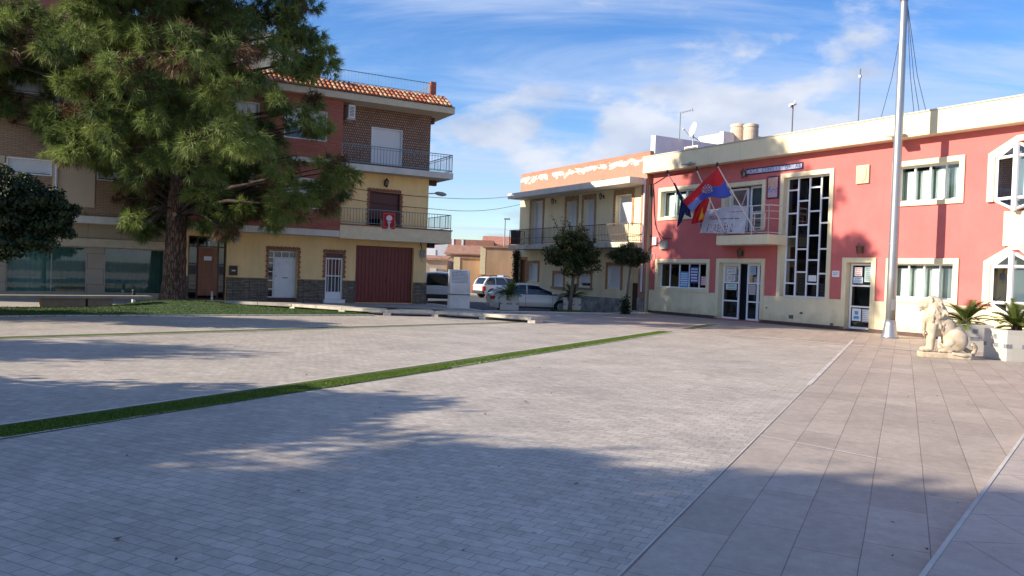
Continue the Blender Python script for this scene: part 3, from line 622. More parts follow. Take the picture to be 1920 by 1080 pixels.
# right door
rd = band_only(RD, RDi, 'side_doorway')
W_ = RDi[1] - RDi[0]; o = leaf(RDi[0] + .02, RDi[1] - .02, .08, RDi[3] - .03, (.34, .66), y=.2, parent=rd)
m = M(); m.box(RDi[0], RDi[1], -.03, .3, 0.0, .06); m.build('threshold', mat('dark_red_stone', (.09, .045, .04), .7, var=.2), rd)
zz = RDi[3]
def u_(q): return RDi[0] + W_ * q
GI = mat('grey_ink', (.28, .30, .36), .7)
paper('door_notice', 'pink edged notice at the upper left of the side door glass', u_(.20), u_(.50), zz * .80, zz * .93, .185, PW, scrib(4, 41), PINKP)
paper('door_notice', 'tall pale green notice at the upper right of the side door glass', u_(.60), u_(.88), zz * .72, zz * .94, .185, mat('pale_green_print', (.42, .58, .56), .7), scrib(7, 42), GI)
paper('door_notice', 'white and blue sheet below the pink notice on the side door', u_(.16), u_(.54), zz * .70, zz * .785, .185, PW, scrib(3, 43), PBL)
paper('door_notice', 'blue emblem notice at the lower left of the side door', u_(.16), u_(.52), zz * .15, zz * .33, .185, PW, [(.2, .8, .15, .4), (.3, .7, .5, .8)], PBL)
paper('door_notice', 'busy grey picture notice at the lower right of the side door', u_(.56), u_(.90), zz * .14, zz * .33, .185, mat('grey_print2', (.38, .40, .48), .7), scrib(6, 44), PW)
# balcony door and balcony
bd = band_only(BD, BDi, 'balcony_doorway')
W_ = BDi[1] - BDi[0]
leaf(BDi[0] + .03, BDi[0] + W_ * .55, BDi[2], BDi[3] - .06, (.4,), parent=bd, gl=WGLASS, fw=.08); leaf(BDi[0] + W_ * .60, BDi[1] - .03, BDi[2], BDi[3] - .03, (.4,), parent=bd, gl=WGLASS, fw=.08)
m = M(); curtain(m, BDi[0] + .1, BDi[1] - .1, BDi[2], BDi[3] - .1, .34); m.build('curtain', mat('teal_blind', (.13, .22, .24), .8), bd)
BO = .95
s0 = A(1309, 447, .15)[0]; s1 = A(1343, 447, BO)[0]; s2 = A(1439, 447, BO)[0]; sz1 = A(1390, 440.5, BO)[1]; sz0 = A(1390, 458.5, BO)[1]
plan = [(s1 - .55, -.04), (s1 - .0, -BO), (s2, -BO), (s2 + .18, -.04)]
m = M(); m.prism([(a, b, sz0) for a, b in plan], (0, 0, sz1 - sz0)); bal = m.build('balcony', CREAM, TH, bevel=.012)
rz = A(1395, 387, BO)[1]
def railing(m, pts, z0, z1, step, rt=.022, rb=.012, low=.08, mids=(), wav=False):
    for i in range(len(pts) - 1):
        a = Vector((*pts[i], 0)); b = Vector((*pts[i + 1], 0)); L_ = (b - a).length; n = max(1, int(L_ / step))
        m.tube(a + Vector((0, 0, z1)), b + Vector((0, 0, z1)), rt, n=6); m.tube(a + Vector((0, 0, z0 + low)), b + Vector((0, 0, z0 + low)), rt * .7, n=6)
        for q in mids: m.tube(a + Vector((0, 0, z0 + (z1 - z0) * q)), b + Vector((0, 0, z0 + (z1 - z0) * q)), rt * .6, n=5)
        m.tube(a + Vector((0, 0, z0)), a + Vector((0, 0, z1)), rt, n=6); m.tube(b + Vector((0, 0, z0)), b + Vector((0, 0, z1)), rt, n=6)
        for k in range(1, n):
            p = a.lerp(b, k / n)
            if wav:
                nn_ = Vector(((b - a).y, -(b - a).x, 0)).normalized() * .10; zz = [z0 + low, z0 + low + (z1 - z0) * .25, z0 + low + (z1 - z0) * .5, z1 - .15, z1]; of = [0, 1.0, .35, -.15, 0]
                if isinstance(wav, str): nn_ = (b - a).normalized() * .05
                m.path([p + nn_ * o_ + Vector((0, 0, z_)) for z_, o_ in zip(zz, of)], rb, n=4)
            else: m.tube(p + Vector((0, 0, z0 + low)), p + Vector((0, 0, z1)), rb, n=4, cap=False)
m = M(); rp = [(s1 - .5, -.06), (s1 + .02, -BO + .05), (s2 - .02, -BO + .05), (s2 + .14, -.06)]
railing(m, rp, sz1, rz, 9, rt=.022, mids=(.55, .8)); 
uu = s2 - .85
m.tube((uu, -BO + .05, sz1), (uu, -BO + .05, rz), .02, n=6); fz0, fz1 = sz1 + .28, sz1 + (rz - sz1) * .72
for a, b in (((uu + .12, fz0), (uu + .12, fz1)), ((uu + .12, fz1), (s2 - .2, fz1)), ((s2 - .2, fz1), (s2 - .2, fz0)), ((s2 - .2, fz0), (uu + .12, fz0))): m.tube((a[0], -BO + .05, a[1]), (b[0], -BO + .05, b[1]), .016, n=5)
m.build('railing', mat('white_rail', (.68, .62, .60), .5), bal)
# prow bays
def bay(zl, zm, zt, name, zb=None):
    # zl: bottom of the straight side, zm: top of it, zt: apex ; zb apex below
    zb = zl - (zt - zm) * .72 if zb is None else zb
    m = M(); wd = .2; pr = -.10
    def hexa(s_, zoff): return [(hxu0 + s_, zl), (hxu0 + s_, zm - zoff), (hxc - .1, zt - zoff * 1.15), (hxc + .1, zt - zoff * 1.15), (2 * hxc - hxu0 - s_, zm - zoff), (2 * hxc - hxu0 - s_, zl)]
    o_ = hexa(0, 0); i_ = hexa(wd, wd * .75)
    for k in range(5):
        m.prism([(o_[k][0], pr, o_[k][1]), (o_[k + 1][0], pr, o_[k + 1][1]), (i_[k + 1][0], pr, i_[k + 1][1]), (i_[k][0], pr, i_[k][1])], (0, -pr - .002, 0))
    b_ = m.build(name, CREAM, TH)
    # glazed prow standing proud of the wall
    pk = -.30; uL_, uR_ = hxu0 + wd, 2 * hxc - hxu0 - wd; g1 = (uL_, -.02); g2 = (hxc, pk); g3 = (uR_, -.02)
    f = M(); gl_ = M(); cu = M()
    za, zb_, ztp, zbt = zl + .02, zm - .16, zt - .25, zb + .05
    def P3(p, z): return Vector((p[0], p[1], z))
    for p, q in ((g1, g2), (g3, g2)):
        ip = (p[0] + (q[0] - p[0]) * .06, p[1] + (q[1] - p[1]) * .06)
        ring_ = [P3(ip, za), P3(ip, zb_), P3(q, ztp), P3(q, zbt)]
        for k in range(4): f.tube(ring_[k], ring_[(k + 1) % 4], .045, n=4)
        for z_ in (zb_, za + .05): f.tube(P3(ip, z_), P3(q, z_), .045, n=4)
        f.tube(P3(ip, za), P3(ip, zb_), .05, n=4)
        gl_.poly([P3(ip, za), P3(ip, zb_), P3(q, ztp), P3(q, zbt)])
        c0 = (ip[0] + (q[0] - ip[0]) * .45, ip[1] + (q[1] - ip[1]) * .45 + .10); c1 = (q[0], q[1] + .16)
        cu.quad(P3(c0, za + .1), P3(c1, za + .1), P3(c1, zb_ - .1), P3(c0, zb_ - .1))
    f.tube(P3(g2, zbt - .03), P3(g2, ztp + .03), .085, n=8)
    f.build('frame', PVC, b_); gl_.build('pane', WGLASS, b_); cu.build('curtain', CURT, b_)
    bk = M(); bk.poly([(uL_, -.012, za - .0), (uL_, -.012, zb_ + .1), (hxc, -.012, ztp), (uR_, -.012, zb_ + .1), (uR_, -.012, za), (hxc, -.012, zbt)]); bk.build('dark_opening', mat('grey_interior', (.16, .18, .19), .8), b_)
    sf = M(); sf.poly([P3(g1, za), P3(g2, zbt), P3(g3, za), (hxc, 0, zbt)]); sf.poly([P3(g1, zb_), P3(g2, ztp), P3(g3, zb_), (hxc, 0, ztp + .02)]); sf.build('sill', PVC, b_)
    return b_
bU = bay(hzU[0], hzU[1], hzU[2], 'prow_bay'); bL = bay(hzL[0], hzL[1], hzL[2], 'prow_bay')
m = M(); cu_ = P_(1902, 430)[0]; m.box(hxc - .36, hxc + .36, -.13, -.002, hzL[2] - .05, hzU[0] - (hzU[2] - hzU[1]) * .72 + .02); m.build('bay_link', CREAM, TH)
# sign of glazed tiles
sg = A(1398, 323, .03); se = A(1505.5, 310, .03); su0, su1 = sg[0], se[0]; sgz = (A(1452, 310.5, .03)[1], A(1452, 322.5, .03)[1]); sz_b, sz_t = min(sgz), max(sgz)
sign = thing('tile_sign', 'long narrow white tile sign with blue letters and dark border on the pink wall', 'sign', THF.w((su0 + su1) / 2, 0, (sz_b + sz_t) / 2), THF.th)
hw_ = (su1 - su0) / 2; hh_ = (sz_t - sz_b) / 2
NAVY = mat('navy_glaze', (.03, .015, .10), .3)
m = M(); m.box(-hw_, hw_, -.03, -.003, -hh_, hh_); m.build('border', NAVY, sign)
m = M(); nt_ = 17; tw_ = (2 * hw_ - .08) / nt_
for i in range(nt_): m.box(-hw_ + .04 + i * tw_ + .006, -hw_ + .04 + (i + 1) * tw_ - .004, -.036, -.031, -hh_ + .045, hh_ - .045)
m.build('tile_row', mat('white_glaze', (.62, .66, .80), .25), sign)
for i, ch in enumerate('CASA CONSISTORIAL'):
    if ch != ' ': text_mesh('letter', ch, 2 * hh_ * .82, mat('blue_glaze', (.05, .07, .26), .3), sign, (-hw_ + .04 + (i + .5) * tw_, -.040, 0), ext=.002, sx=.9)
# tile picture beside it
pr_ = THF.rect(1439, 331.5, 1459, 371.5, .03)
t = thing('tile_picture', 'upright tile picture in orange, white and violet with dark border left of the tall window', 'tile picture', THF.w((pr_[0] + pr_[1]) / 2, 0, (pr_[2] + pr_[3]) / 2), THF.th)
w_, h_ = (pr_[1] - pr_[0]) / 2, (pr_[3] - pr_[2]) / 2
m = M(); m.box(-w_, w_, -.03, -.003, -h_, h_); m.build('border', NAVY, t)
PT, tt, bb = new_mat('painted_tiles'); tcn = N(tt, 'ShaderNodeTexCoord'); sxx = N(tt, 'ShaderNodeSeparateXYZ'); tt.links.new(tcn.outputs['Object'], sxx.inputs[0])
zz_ = N(tt, 'ShaderNodeMapRange', inp={'From Min': -h_, 'From Max': h_}); tt.links.new(sxx.outputs[2], zz_.inputs['Value'])
nz = N(tt, 'ShaderNodeTexNoise', inp={'Scale': 9.0, 'Detail': 3.0}); tt.links.new(tcn.outputs['Object'], nz.inputs['Vector'])
rp_ = N(tt, 'ShaderNodeValToRGB'); tt.links.new(mth(tt, 'ADD', zz_.outputs[0], mth(tt, 'MULTIPLY', mth(tt, 'SUBTRACT', nz.outputs['Fac'], .5), .9)), rp_.inputs[0])
els = rp_.color_ramp.elements; els[0].color = (.55, .38, .40, 1); els[1].color = (.62, .38, .30, 1)
for p_, c_ in ((.3, (.50, .36, .42, 1)), (.42, (.22, .16, .36, 1)), (.5, (.60, .48, .50, 1)), (.66, (.62, .30, .14, 1)), (.8, (.62, .40, .32, 1))):
    e_ = els.new(p_); e_.color = c_
tt.links.new(rp_.outputs[0], bb.inputs['Base Color']); bb.inputs['Roughness'].default_value = .3
m = M(); m.box(-w_ + .05, w_ - .05, -.036, -.031, -h_ + .05, h_ - .05); m.build('tiles', PT, t)
# cream stone plaque with raised crest outline, small white plaque
pr_ = THF.rect(1606.5, 311, 1629, 343, .05)
t = thing('stone_plaque', 'square cream stone plaque with raised curved edge high on the pink wall', 'plaque', THF.w((pr_[0] + pr_[1]) / 2, 0, (pr_[2] + pr_[3]) / 2), THF.th)
w_, h_ = (pr_[1] - pr_[0]) / 2, (pr_[3] - pr_[2]) / 2
m = M(); m.box(-w_, w_, -.07, -.002, -h_, h_); m.build('slab', CREAM, t, bevel=.01)
m = M(); pts = [(w_ * .55, h_ * .75), (w_ * .6, 0), (w_ * .45, -h_ * .55), (0, -h_ * .85)]; m.path([(a, -.08, b) for a, b in pts], .018, n=6); m.path([(-a, -.08, b) for a, b in pts], .012, n=6); m.path([(-w_ * .6, -.08, h_ * .75), (w_ * .6, -.08, h_ * .75)], .012, n=6); m.build('carved_shield', CREAM, t)
pr_ = THF.rect(1560, 507.5, 1573, 519.5, .03)
t = thing('wall_plaque', 'small white plaque between the tall window and the side door', 'plaque', THF.w((pr_[0] + pr_[1]) / 2, 0, (pr_[2] + pr_[3]) / 2), THF.th)
w_, h_ = (pr_[1] - pr_[0]) / 2, (pr_[3] - pr_[2]) / 2
m = M(); m.box(-w_, w_, -.02, -.002, -h_, h_); m.build('plate', WHITE, t, bevel=.004); m = M(); m.box(-w_ * .7, w_ * .7, -.023, -.0205, h_ * .2, h_ * .4); m.box(-w_ * .7, w_ * .5, -.023, -.0205, -h_ * .3, -h_ * .1); m.build('engraving', GI, t)
# wall lanterns
LG = glass('lantern_glass', (.8, .75, .6), .8)
def lantern(F, px, py, label, off=.22, s=1.0, cat='wall lantern', grp='lanterns on the walls'):
    u, z = F.at(px, py, off); t = thing('wall_lantern', label, cat, F.w(u, 0, z), F.th, grp)
    m = M(); y = -off; m.tube((0, 0, -.02 * s), (0, y, .16 * s), .013); m.box(-.05 * s, .05 * s, -.02, 0, -.14 * s, .1 * s); m.lathe((0, y, 0), [(.02 * s, .22 * s), (.05 * s, .17 * s), (.12 * s, .12 * s), (.125 * s, .10 * s)], 6); m.lathe((0, y, 0), [(.075 * s, -.14 * s), (.07 * s, -.16 * s), (.015 * s, -.22 * s)], 6)
    for i in range(6):
        a = i * math.pi / 3; m.tube((.07 * s * math.cos(a), y + .07 * s * math.sin(a), -.14 * s), (.11 * s * math.cos(a), y + .11 * s * math.sin(a), .11 * s), .008, n=4)
    m.build('iron_frame', BLACKM if F is not THF else mat('bronze', (.16, .09, .06), .5), t)
    g_ = M(); g_.lathe((0, y, 0), [(.066 * s, -.14 * s), (.105 * s, .10 * s)], 6); g_.build('glass_body', LG, t); return t
lantern(THF, 1610, 467, 'bronze lantern above the small side door of the pink town hall')
lantern(THF, 1386, 474, 'dark lantern under the balcony above the main door')
lantern(THF, 1393, 325, 'pale lantern at the left end of the long tile sign', s=.9)
# floodlights under the parapet
for k, (px, py, lb) in enumerate(((1289, 308, 'flat floodlight on the parapet above the left flags'), (1678, 254.5, 'flat floodlight on the parapet behind the tall metal pole'))):
    u, z = THF.at(px, py, CO + .25); t = thing('floodlight', lb, 'floodlight', THF.w(u, -CO, z), THF.th, 'floodlights on the parapet')
    m = M(); m.prism([(-.28, -.05, 0), (.28, -.05, 0), (.22, -.42, -.05), (-.22, -.42, -.05)], (0, 0, .06)); m.build('lamp_head', mat('grey_lamp', (.30, .29, .27), .6), t); m = M(); m.box(-.05, .05, -.12, -.002, -.02, .12); m.build('bracket', STEEL, t)
# camera box, sockets and grilles on the dado
for px, py, s_, lb in ((1228, 584, .05, 'small tap niche at the left foot of the town hall'), (1483, 594, .10, 'metal cable box with wires low on the cream dado'), (1559, 608, .06, 'small black socket low on the dado beside the side door'), (1437, 577, .035, 'little grey button on the dado right of the main door'), (1502, 317 + 270, .06, 'faint grey vent plate on the dado under the tall window')):
    u, z = THF.at(px, py, .05); t = tag(M().box(-s_, s_, -.06, -.037, -s_ * .7, s_ * .7).build('wall_box', mat('dull_grey_metal', (.12, .12, .12), .6), None, bevel=.004), lb, 'wall box'); t.location = THF.w(u, 0, z); t.rotation_euler = (0, 0, THF.th)
t = thing('meter_box', 'white electricity meter box near the left corner of the town hall', 'meter box', THF.w(*(lambda q: (q[0], 0, q[1]))(A(1227, 452, .1))), THF.th)
m = M(); m.box(-.13, .13, -.12, -.002, -.19, .19); m.build('case', WHITE, t, bevel=.01); m = M(); m.box(-.05, .05, -.124, -.1205, -.06, .08); m.build('window', mat('blue_grey_plastic', (.2, .28, .35), .4), t)
t = thing('meter_box', 'cream junction box under tangled cables right of the white meter box', 'junction box', THF.w(*(lambda q: (q[0], 0, q[1]))(A(1243, 460, .1))), THF.th)
m = M(); m.box(-.2, .2, -.14, -.002, -.18, .18); m.build('case', mat('yellowed_plastic', (.55, .55, .42), .6), t, bevel=.01); m = M(); m.box(-.22, .22, -.16, -.002, .181, .21); m.build('lid', PALE, t)
CAB = mat('black_cable', (.03, .025, .025), .7)
m = M(); w = lambda px, py, off=.03: (lambda q: (q[0], -off, q[1]))(A(px, py, off))
for pts in ([(1225, 345), (1226, 400), (1231, 430), (1243, 447), (1258, 447)], [(1226, 360), (1228, 420), (1240, 452)], [(1236, 455), (1222, 462), (1215, 470)], [(1300, 321), (1250, 330), (1226, 345)]): m.path([w(*p) for p in pts], .016, n=5)
m.path([w(1221, y_) for y_ in (345, 445)], .035, n=7)
tag(m.build('wall_cables', CAB), 'dark cables running down the left end of the pink wall', 'cable'); bpy.data.objects['wall_cables'].location = THF.P; bpy.data.objects['wall_cables'].rotation_euler = (0, 0, THF.th)
u, z = A(1224, 482, .05); m = M(); m.path([(.13 * math.cos(a), -.05, .2 * math.sin(a)) for a in np.linspace(0, 6.28, 14)], .014, n=5); o = m.build('cable_loop', PALE); tag(o, 'pale coiled cable loop hanging below the meter boxes', 'cable'); o.location = THF.w(u, 0, z); o.rotation_euler = (0, 0, THF.th)

# --- roof things behind the parapet
def thbox(name, label, cat, px0, py0, px1, py1, y, depth, mt, zb=7.0):
    u0, zt = A(px0, py0, -y); u1, _ = A(px1, py1, -y)
    t_ = thing(name, label, cat, THF.w((u0 + u1) / 2, y, zb), THF.th); h_ = (u1 - u0) / 2; m = M(); m.box(-h_, h_, 0, depth, 0, zt - zb); m.build('wall', mt, t_); return t_, h_, zt - zb
WH2 = mat('white_roof_render', (.66, .66, .68), .8, var=.06, vscale=1.2)
# stepped white walls
def wallstrip(name, label, pA, pB, yA, yB, zb, mt, thick=.25):
    """free standing roof wall between two pixel-measured tops at chosen depths"""
    uA, zA = A(*pA, -yA); uB, zB = A(*pB, -yB); a = THF.w(uA, yA, 0); b = THF.w(uB, yB, 0)
    t_ = thing(name, label, 'wall', (a.x, a.y, zb)); d = (b - a).normalized(); n_ = Vector((-d.y, d.x, 0)) * thick
    m = M(); v = [Vector((0, 0, 0)), b - a, b - a + n_, n_]; tops = [zA - zb, zB - zb, zB - zb, zA - zb]
    m.add([*[(p.x, p.y, 0) for p in v], *[(p.x, p.y, t) for p, t in zip(v, tops)]], [(0, 3, 2, 1), (4, 5, 6, 7), (0, 1, 5, 4), (1, 2, 6, 5), (2, 3, 7, 6), (3, 0, 4, 7)]); m.build('wall', mt, t_); return t_
wallstrip('roof_wall', 'white party wall running back from the left end of the parapet', (1229.5, 253.5), (1356, 272), .3, 7.6, 7.0, WH2)
ch, hw2, hz2 = thbox('roof_cabin', 'low white rooftop cabin with faint door outline behind the dish', 'roof cabin', 1310, 257, 1357, 246.5, 8.2, 3.0, WH2)
m = M(); m.box(-hw2 * .2, hw2 * .9, -.012, -.002, hz2 * .2, hz2 * .62); m.build('door', WHITE, ch)
wallstrip('roof_wall', 'long white sloping roof wall in front of the two water tanks', (1357, 246), (1440, 258), 8.1, 13.0, 7.0, WH2)
for px0, px1, lb in ((1374, 1396, 'left round ribbed water tank on the roof'), (1398, 1419, 'right round ribbed water tank on the roof')):
    u0, zt = A(px0, 236.5, -9.5); u1, _ = A(px1, 236.5, -9.5); r_ = (u1 - u0) / 2; t = thing('water_tank', lb, 'water tank', THF.w((u0 + u1) / 2, 9.5, 7.0), THF.th, 'water tanks on the town hall roof'); h_ = zt - 7.0
    prof = [(r_, 0), (r_, h_ * .5)] + [(r_ * (1 + .02 * (k % 2)), h_ * (.5 + .045 * k)) for k in range(1, 10)] + [(r_ * .97, h_ * .96)]
    m = M(); m.lathe((0, 0, 0), prof, 24); m.build('tank_body', mat('beige_tank', (.50, .42, .32), .8, var=.12, streak=.3), t, smooth=False); m = M(); m.lathe((0, 0, 0), [(r_ * 1.04, h_ * .96), (r_ * 1.04, h_), (r_ * .3, h_ * 1.03)], 24); m.build('lid', mat('beige_tank_lid', (.56, .48, .38), .8), t)
u, z = A(1299, 243, -3.0)
t = thing('satellite_dish', 'round white satellite dish on the town hall roof beside the antenna mast', 'satellite dish', THF.w(u, 3.0, 7.0), THF.th); zc = z - 7.0
m = M(); n_ = 24; m.v = []; Rr = .40
q = Vector((-.35, -1, .25)).normalized().to_track_quat('Z', 'Y')
vv = [Vector((0, 0, -.09))]; ff = []
for k in range(1, 5):
    for i in range(n_): a = 2 * math.pi * i / n_; r_ = Rr * k / 4; vv.append(Vector((r_ * math.cos(a) * .93, r_ * math.sin(a), -.09 + .09 * (k / 4) ** 2)))
for i in range(n_): ff.append((0, 1 + i, 1 + (i + 1) % n_))
for k in range(3):
    for i in range(n_): ff.append((1 + k * n_ + i, 1 + (k + 1) * n_ + i, 1 + (k + 1) * n_ + (i + 1) % n_, 1 + k * n_ + (i + 1) % n_))
m.add([q @ p + Vector((0, 0, zc)) for p in vv], ff); o = m.build('reflector', mat('dish_white', (.60, .64, .62), .5), t, smooth=True); so = o.modifiers.new('s', 'SOLIDIFY'); so.thickness = .015
m = M(); m.tube((0, .05, 0), (0, .05, zc), .03); m.tube(q @ Vector((0, -Rr, 0)) + Vector((0, 0, zc)), q @ Vector((0, -.15, .42)) + Vector((0, 0, zc)), .015); m.tube((0, .05, zc - .35), (.25, .3, zc - .6), .02); m.build('mount', STEEL, t); m = M(); m.tube(q @ Vector((0, -.15, .40)) + Vector((0, 0, zc)), q @ Vector((0, -.12, .52)) + Vector((0, 0, zc)), .045); m.build('receiver', WHITE, t)
def mast(name, label, cat, pxb, pyb, pxt, pyt, y, F=THF, zb=7.0, r=.02):
    u, z = F.at(pxt, pyt, -y); t_ = thing(name, label, cat, F.w(u, y, zb), F.th); m = M(); m.tube((0, 0, 0), (0, 0, z - zb), r, n=7); m.build('mast', mat('dark_grey_steel', (.13, .13, .14), .6), t_); return t_, z - zb
t, zt = mast('tv_antenna', 'thin mast with horizontal yagi antenna left of the dish', 'antenna', 1273, 256, 1276, 211, 3.0)
m = M(); m.tube((0, 0, zt - .02), (.95, -.1, zt + .0), .014, n=5); m.tube((.0, 0, zt - .1), (.95, -.1, zt + .02), .009, n=5)
for k in range(7): m.tube((.15 + k * .12, -.16, zt - .02), (.15 + k * .12, .12, zt - .02), .006, n=4)
m.box(.92, .95, -.12, -.08, zt - .1, zt + .08); m.build('boom', STEEL, t)
t, zt = mast('camera_pole', 'thin roof pole with a small camera and sensor on top', 'camera pole', 1486, 240, 1487, 196, 2.5, r=.028)
m = M(); m.box(-.12, .12, -.1, .1, zt - .03, zt + .03); m.tube((-.02, -.2, zt - .07), (-.1, .1, zt - .07), .05); m.tube((.1, 0, zt), (.1, 0, zt + .16), .03); m.build('camera_head', WHITE, t, bevel=.01)
t, zt = mast('antenna_mast', 'plain thin dark mast standing alone on the parapet roof', 'mast', 1611, 225, 1613.5, 129, 2.5, r=.022)
m = M(); m.box(-.04, .04, -.04, .04, zt - .35, zt - .25); m.build('clamp', STEEL, t)
t, zt = mast('guyed_mast', 'thin guyed mast partly hidden behind the tall metal pole', 'mast', 1694, 215, 1703, -60, 3.0, r=.03)
m = M(); zt_ = zt - 1.2
for du, dy in ((-.75, -.5), (.85, -.4), (.55, .6), (1.05, .3)): m.path([(0, 0, zt_), (du * .45, dy * .45, zt_ * .47), (du, dy, .3)], .012, n=4)
m.build('guy_wire', CAB, t)
m = M(); m.tube((-.35, 0, zt - 1.0), (.1, 0, zt - 1.0), .01, n=4); m.build('cross_arm', STEEL, t)
t, h1, h2 = thbox('roof_unit', 'brown slatted roof unit in white frame near the left end of the parapet', 'air conditioner', 1283, 276, 1308, 272.5, 1.0, .5, WHITE)
m = M()
for k in range(7): m.box(-h1 + .05, h1 - .05, -.03, -.002, .35 + k * .05 + h2 - .75, .35 + k * .05 + h2 - .72)
m.build('grille', mat('brown_slats', (.25, .16, .10), .7), t)

# ================================================================== APARTMENT HOUSE WITH RED BRICK AND YELLOW RENDER (left)
RH = thing('apartment_house', 'three storey house with yellow ground floor, red brick bay, balconies and tiled eave', 'house', LBF.P, LBF.th)
B = LBF.at
uJ = B(346, 500)[0]                      # joint with the beige block
uC = 5.70                                # right corner
ON = .9                                  # how far ledges stand out
z_ledge0 = B(560, 440, ON)[1]; z_ledge1 = B(560, 428, ON)[1]
uP = B(641, 300, ON)[0]                  # right end of the red brick bay
ztopR = 9.30
def lr(x0, y0, x1, y1, off=0.0): return LBF.rect(x0, y0, x1, y1, off)
ENT = lr(354, 441, 423, 558); ENT = (ENT[0], ENT[1], .03, ENT[3]); WD = lr(504.5, 468, 556, 562); WD = (WD[0], WD[1], .03, WD[3]); BD2 = lr(611, 474, 641, 563); BD2 = (BD2[0], BD2[1], .03, BD2[3]); GD = lr(668, 459.5, 773, 567); GD = (GD[0], GD[1], .03, GD[3])
DZ = 1.05
m = M(); wall(m, uJ, uC, 0, z_ledge0, [ENT, WD, BD2, GD], d=.35); shell(m, uJ, uC, 0, 10, 0, z_ledge0); m.build('ground_floor_wall', YEL, RH)
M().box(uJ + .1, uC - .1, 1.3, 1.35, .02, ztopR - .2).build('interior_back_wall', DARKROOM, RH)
x = uJ
for a, b in ((ENT[0], ENT[1]), (WD[0], WD[1]), (BD2[0], BD2[1]), (GD[0], GD[1]), (uC, uC)):
    if a - x > .02: M().box(x, a, -.04, -.001, 0, DZ).build('stone_dado', SLATE, RH)
    x = b
M().box(uC + .001, uC + .04, -.04, 3.0, 0, DZ).build('stone_dado', SLATE, RH)
M().box(uJ - .0, uP + .02, -ON, -.002, z_ledge0, z_ledge1).build('ledge', mat('pale_ledge', (.60, .57, .50), .85, var=.12, vscale=1.5, streak=.2), RH, bevel=.01)
# entrance
def pane_quad(parent, u0, u1, z0, z1, y, gl): g_ = M(); g_.quad((u0, y, z0), (u1, y, z0), (u1, y, z1), (u0, y, z1)); return g_.build('pane', gl, parent)
DW = mat('dark_stained_wood', (.05, .018, .010), .4, var=.2)
e0, e1, e2, e3 = ENT; W_ = e1 - e0
m = M(); frame_in(m, e0 + .002, e1 - .002, e2, e3 - .003, .07, .30, .36, [e0 + W_ * .26, e0 + W_ * .80], [(e0 + .07, e1 - .07, e3 - .45), (e0 + .07, e0 + W_ * .26, 1.2), (e0 + W_ * .8, e1 - .07, 1.2), (e0 + .07, e0 + W_ * .26, 1.6), (e0 + W_ * .8, e1 - .07, 1.6)]); ent = m.build('entrance', DW, RH)
pane_quad(ent, e0 + .05, e1 - .05, e2 + .05, e3 - .05, .335, DGLASS)
m = M(); m.box(e0 + W_ * .28, e0 + W_ * .78, .24, .295, .22, e3 - .50); m.box(e0 + W_ * .36, e0 + W_ * .70, .225, .238, 1.0, e3 - .70); m.box(e0 + W_ * .36, e0 + W_ * .70, .225, .238, .34, .9); dr = m.build('wooden_door', WOOD, ent, bevel=.01)
m = M(); 
for k in range(4): m.box(e0 + W_ * (.38 + .08 * k), e0 + W_ * (.41 + .08 * k), .215, .2245, 1.05, e3 - .78)
m.build('raised_panels', WOOD, dr); M().box(e0 + W_ * .42, e0 + W_ * .62, .205, .2140, 1.75, 1.93).build('number_plate', PW, dr)
m = M(); m.tube((e0 + W_ * .53, .15, e3 - .42), (e0 + W_ * .53, .15, e3 - .22), .05); m.build('ceiling_lamp', WHITE, ent)
# white door with side lights
BRKT = mat('brick_trim', (.30, .12, .075), .85, var=.35, vscale=9, bump=.4, bscale=20)
def brick_trim(parent, r, wd=.13, bottom=False):
    m = M(); n = int((r[3] - DZ if not bottom else r[3] - r[2]) / .115); zb = r[3] - n * .115
    for k in range(n):
        o_ = .035 if k % 2 else 0
        m.box(r[0] - wd + o_, r[0], -.03, -.001, zb + k * .115 + .012, zb + (k + 1) * .115); m.box(r[1], r[1] + wd - o_, -.03, -.001, zb + k * .115 + .012, zb + (k + 1) * .115)
    n = int((r[1] - r[0] + 2 * wd) / .09)
    for k in range(n): a = r[0] - wd + k * .09; m.box(a, a + .078, -.03, -.001, r[3] + .012, r[3] + (.17 if k % 2 else .15))
    o = m.build('brick_surround', BRKT, parent); o['kind'] = None if False else 'part'; del o['kind']; return o
brick_trim(RH, WD); brick_trim(RH, BD2)
w0, w1, w2, w3 = WD; m = M(); us_ = w0 + (w1 - w0) * .21
frame_in(m, w0 + .002, w1 - .002, w2 + .15, w3 - .03, .05, .26, .32, [us_], [(w0 + .05, us_, .15 + w2 + (w3 - w2) * q) for q in (.17, .34, .51, .68)] + [(w0 + .05, w1 - .05, w3 - .34)])
for q in (.48, .74): m.box(w0 + (w1 - w0) * q - .02, w0 + (w1 - w0) * q + .02, .262, .318, w3 - .33, w3 - .08)
wd = m.build('white_entrance', PVC, RH); pane_quad(wd, w0 + .04, w1 - .04, w2 + .2, w3 - .08, .30, DGLASS)
m = M(); m.box(us_ + .03, w1 - .055, .23, .259, w2 + .18, w3 - .37); dl = m.build('door_leaf', WHITE, wd)
um = (us_ + w1) / 2; m = M()
for (a, b, c, d) in ((um - .26, um + .24, 1.25, 1.28), (um - .26, um + .24, .45, .48), (um - .26, um + .24, .92, .95), (um - .26, um - .23, .48, .95), (um + .21, um + .24, .48, .95), (um - .26, um - .23, 1.28, 1.7), (um + .21, um + .24, 1.28, 1.7)): m.box(a, b, .215, .2295, c, d)
m.path([(um - .245, .222, 1.7), (um - .15, .222, 1.80), (um, .222, 1.84), (um + .14, .222, 1.80), (um + .225, .222, 1.7)], .014, n=4); m.build('raised_panels', WHITE, dl)
M().box(um - .1, um + .12, .205, .2145, 1.08, 1.11).build('letter_slot', BLACKM, dl); M().tube((us_ + .1, .19, 1.12), (us_ + .1, .19, 1.22), .015).build('handle', STEEL, dl)
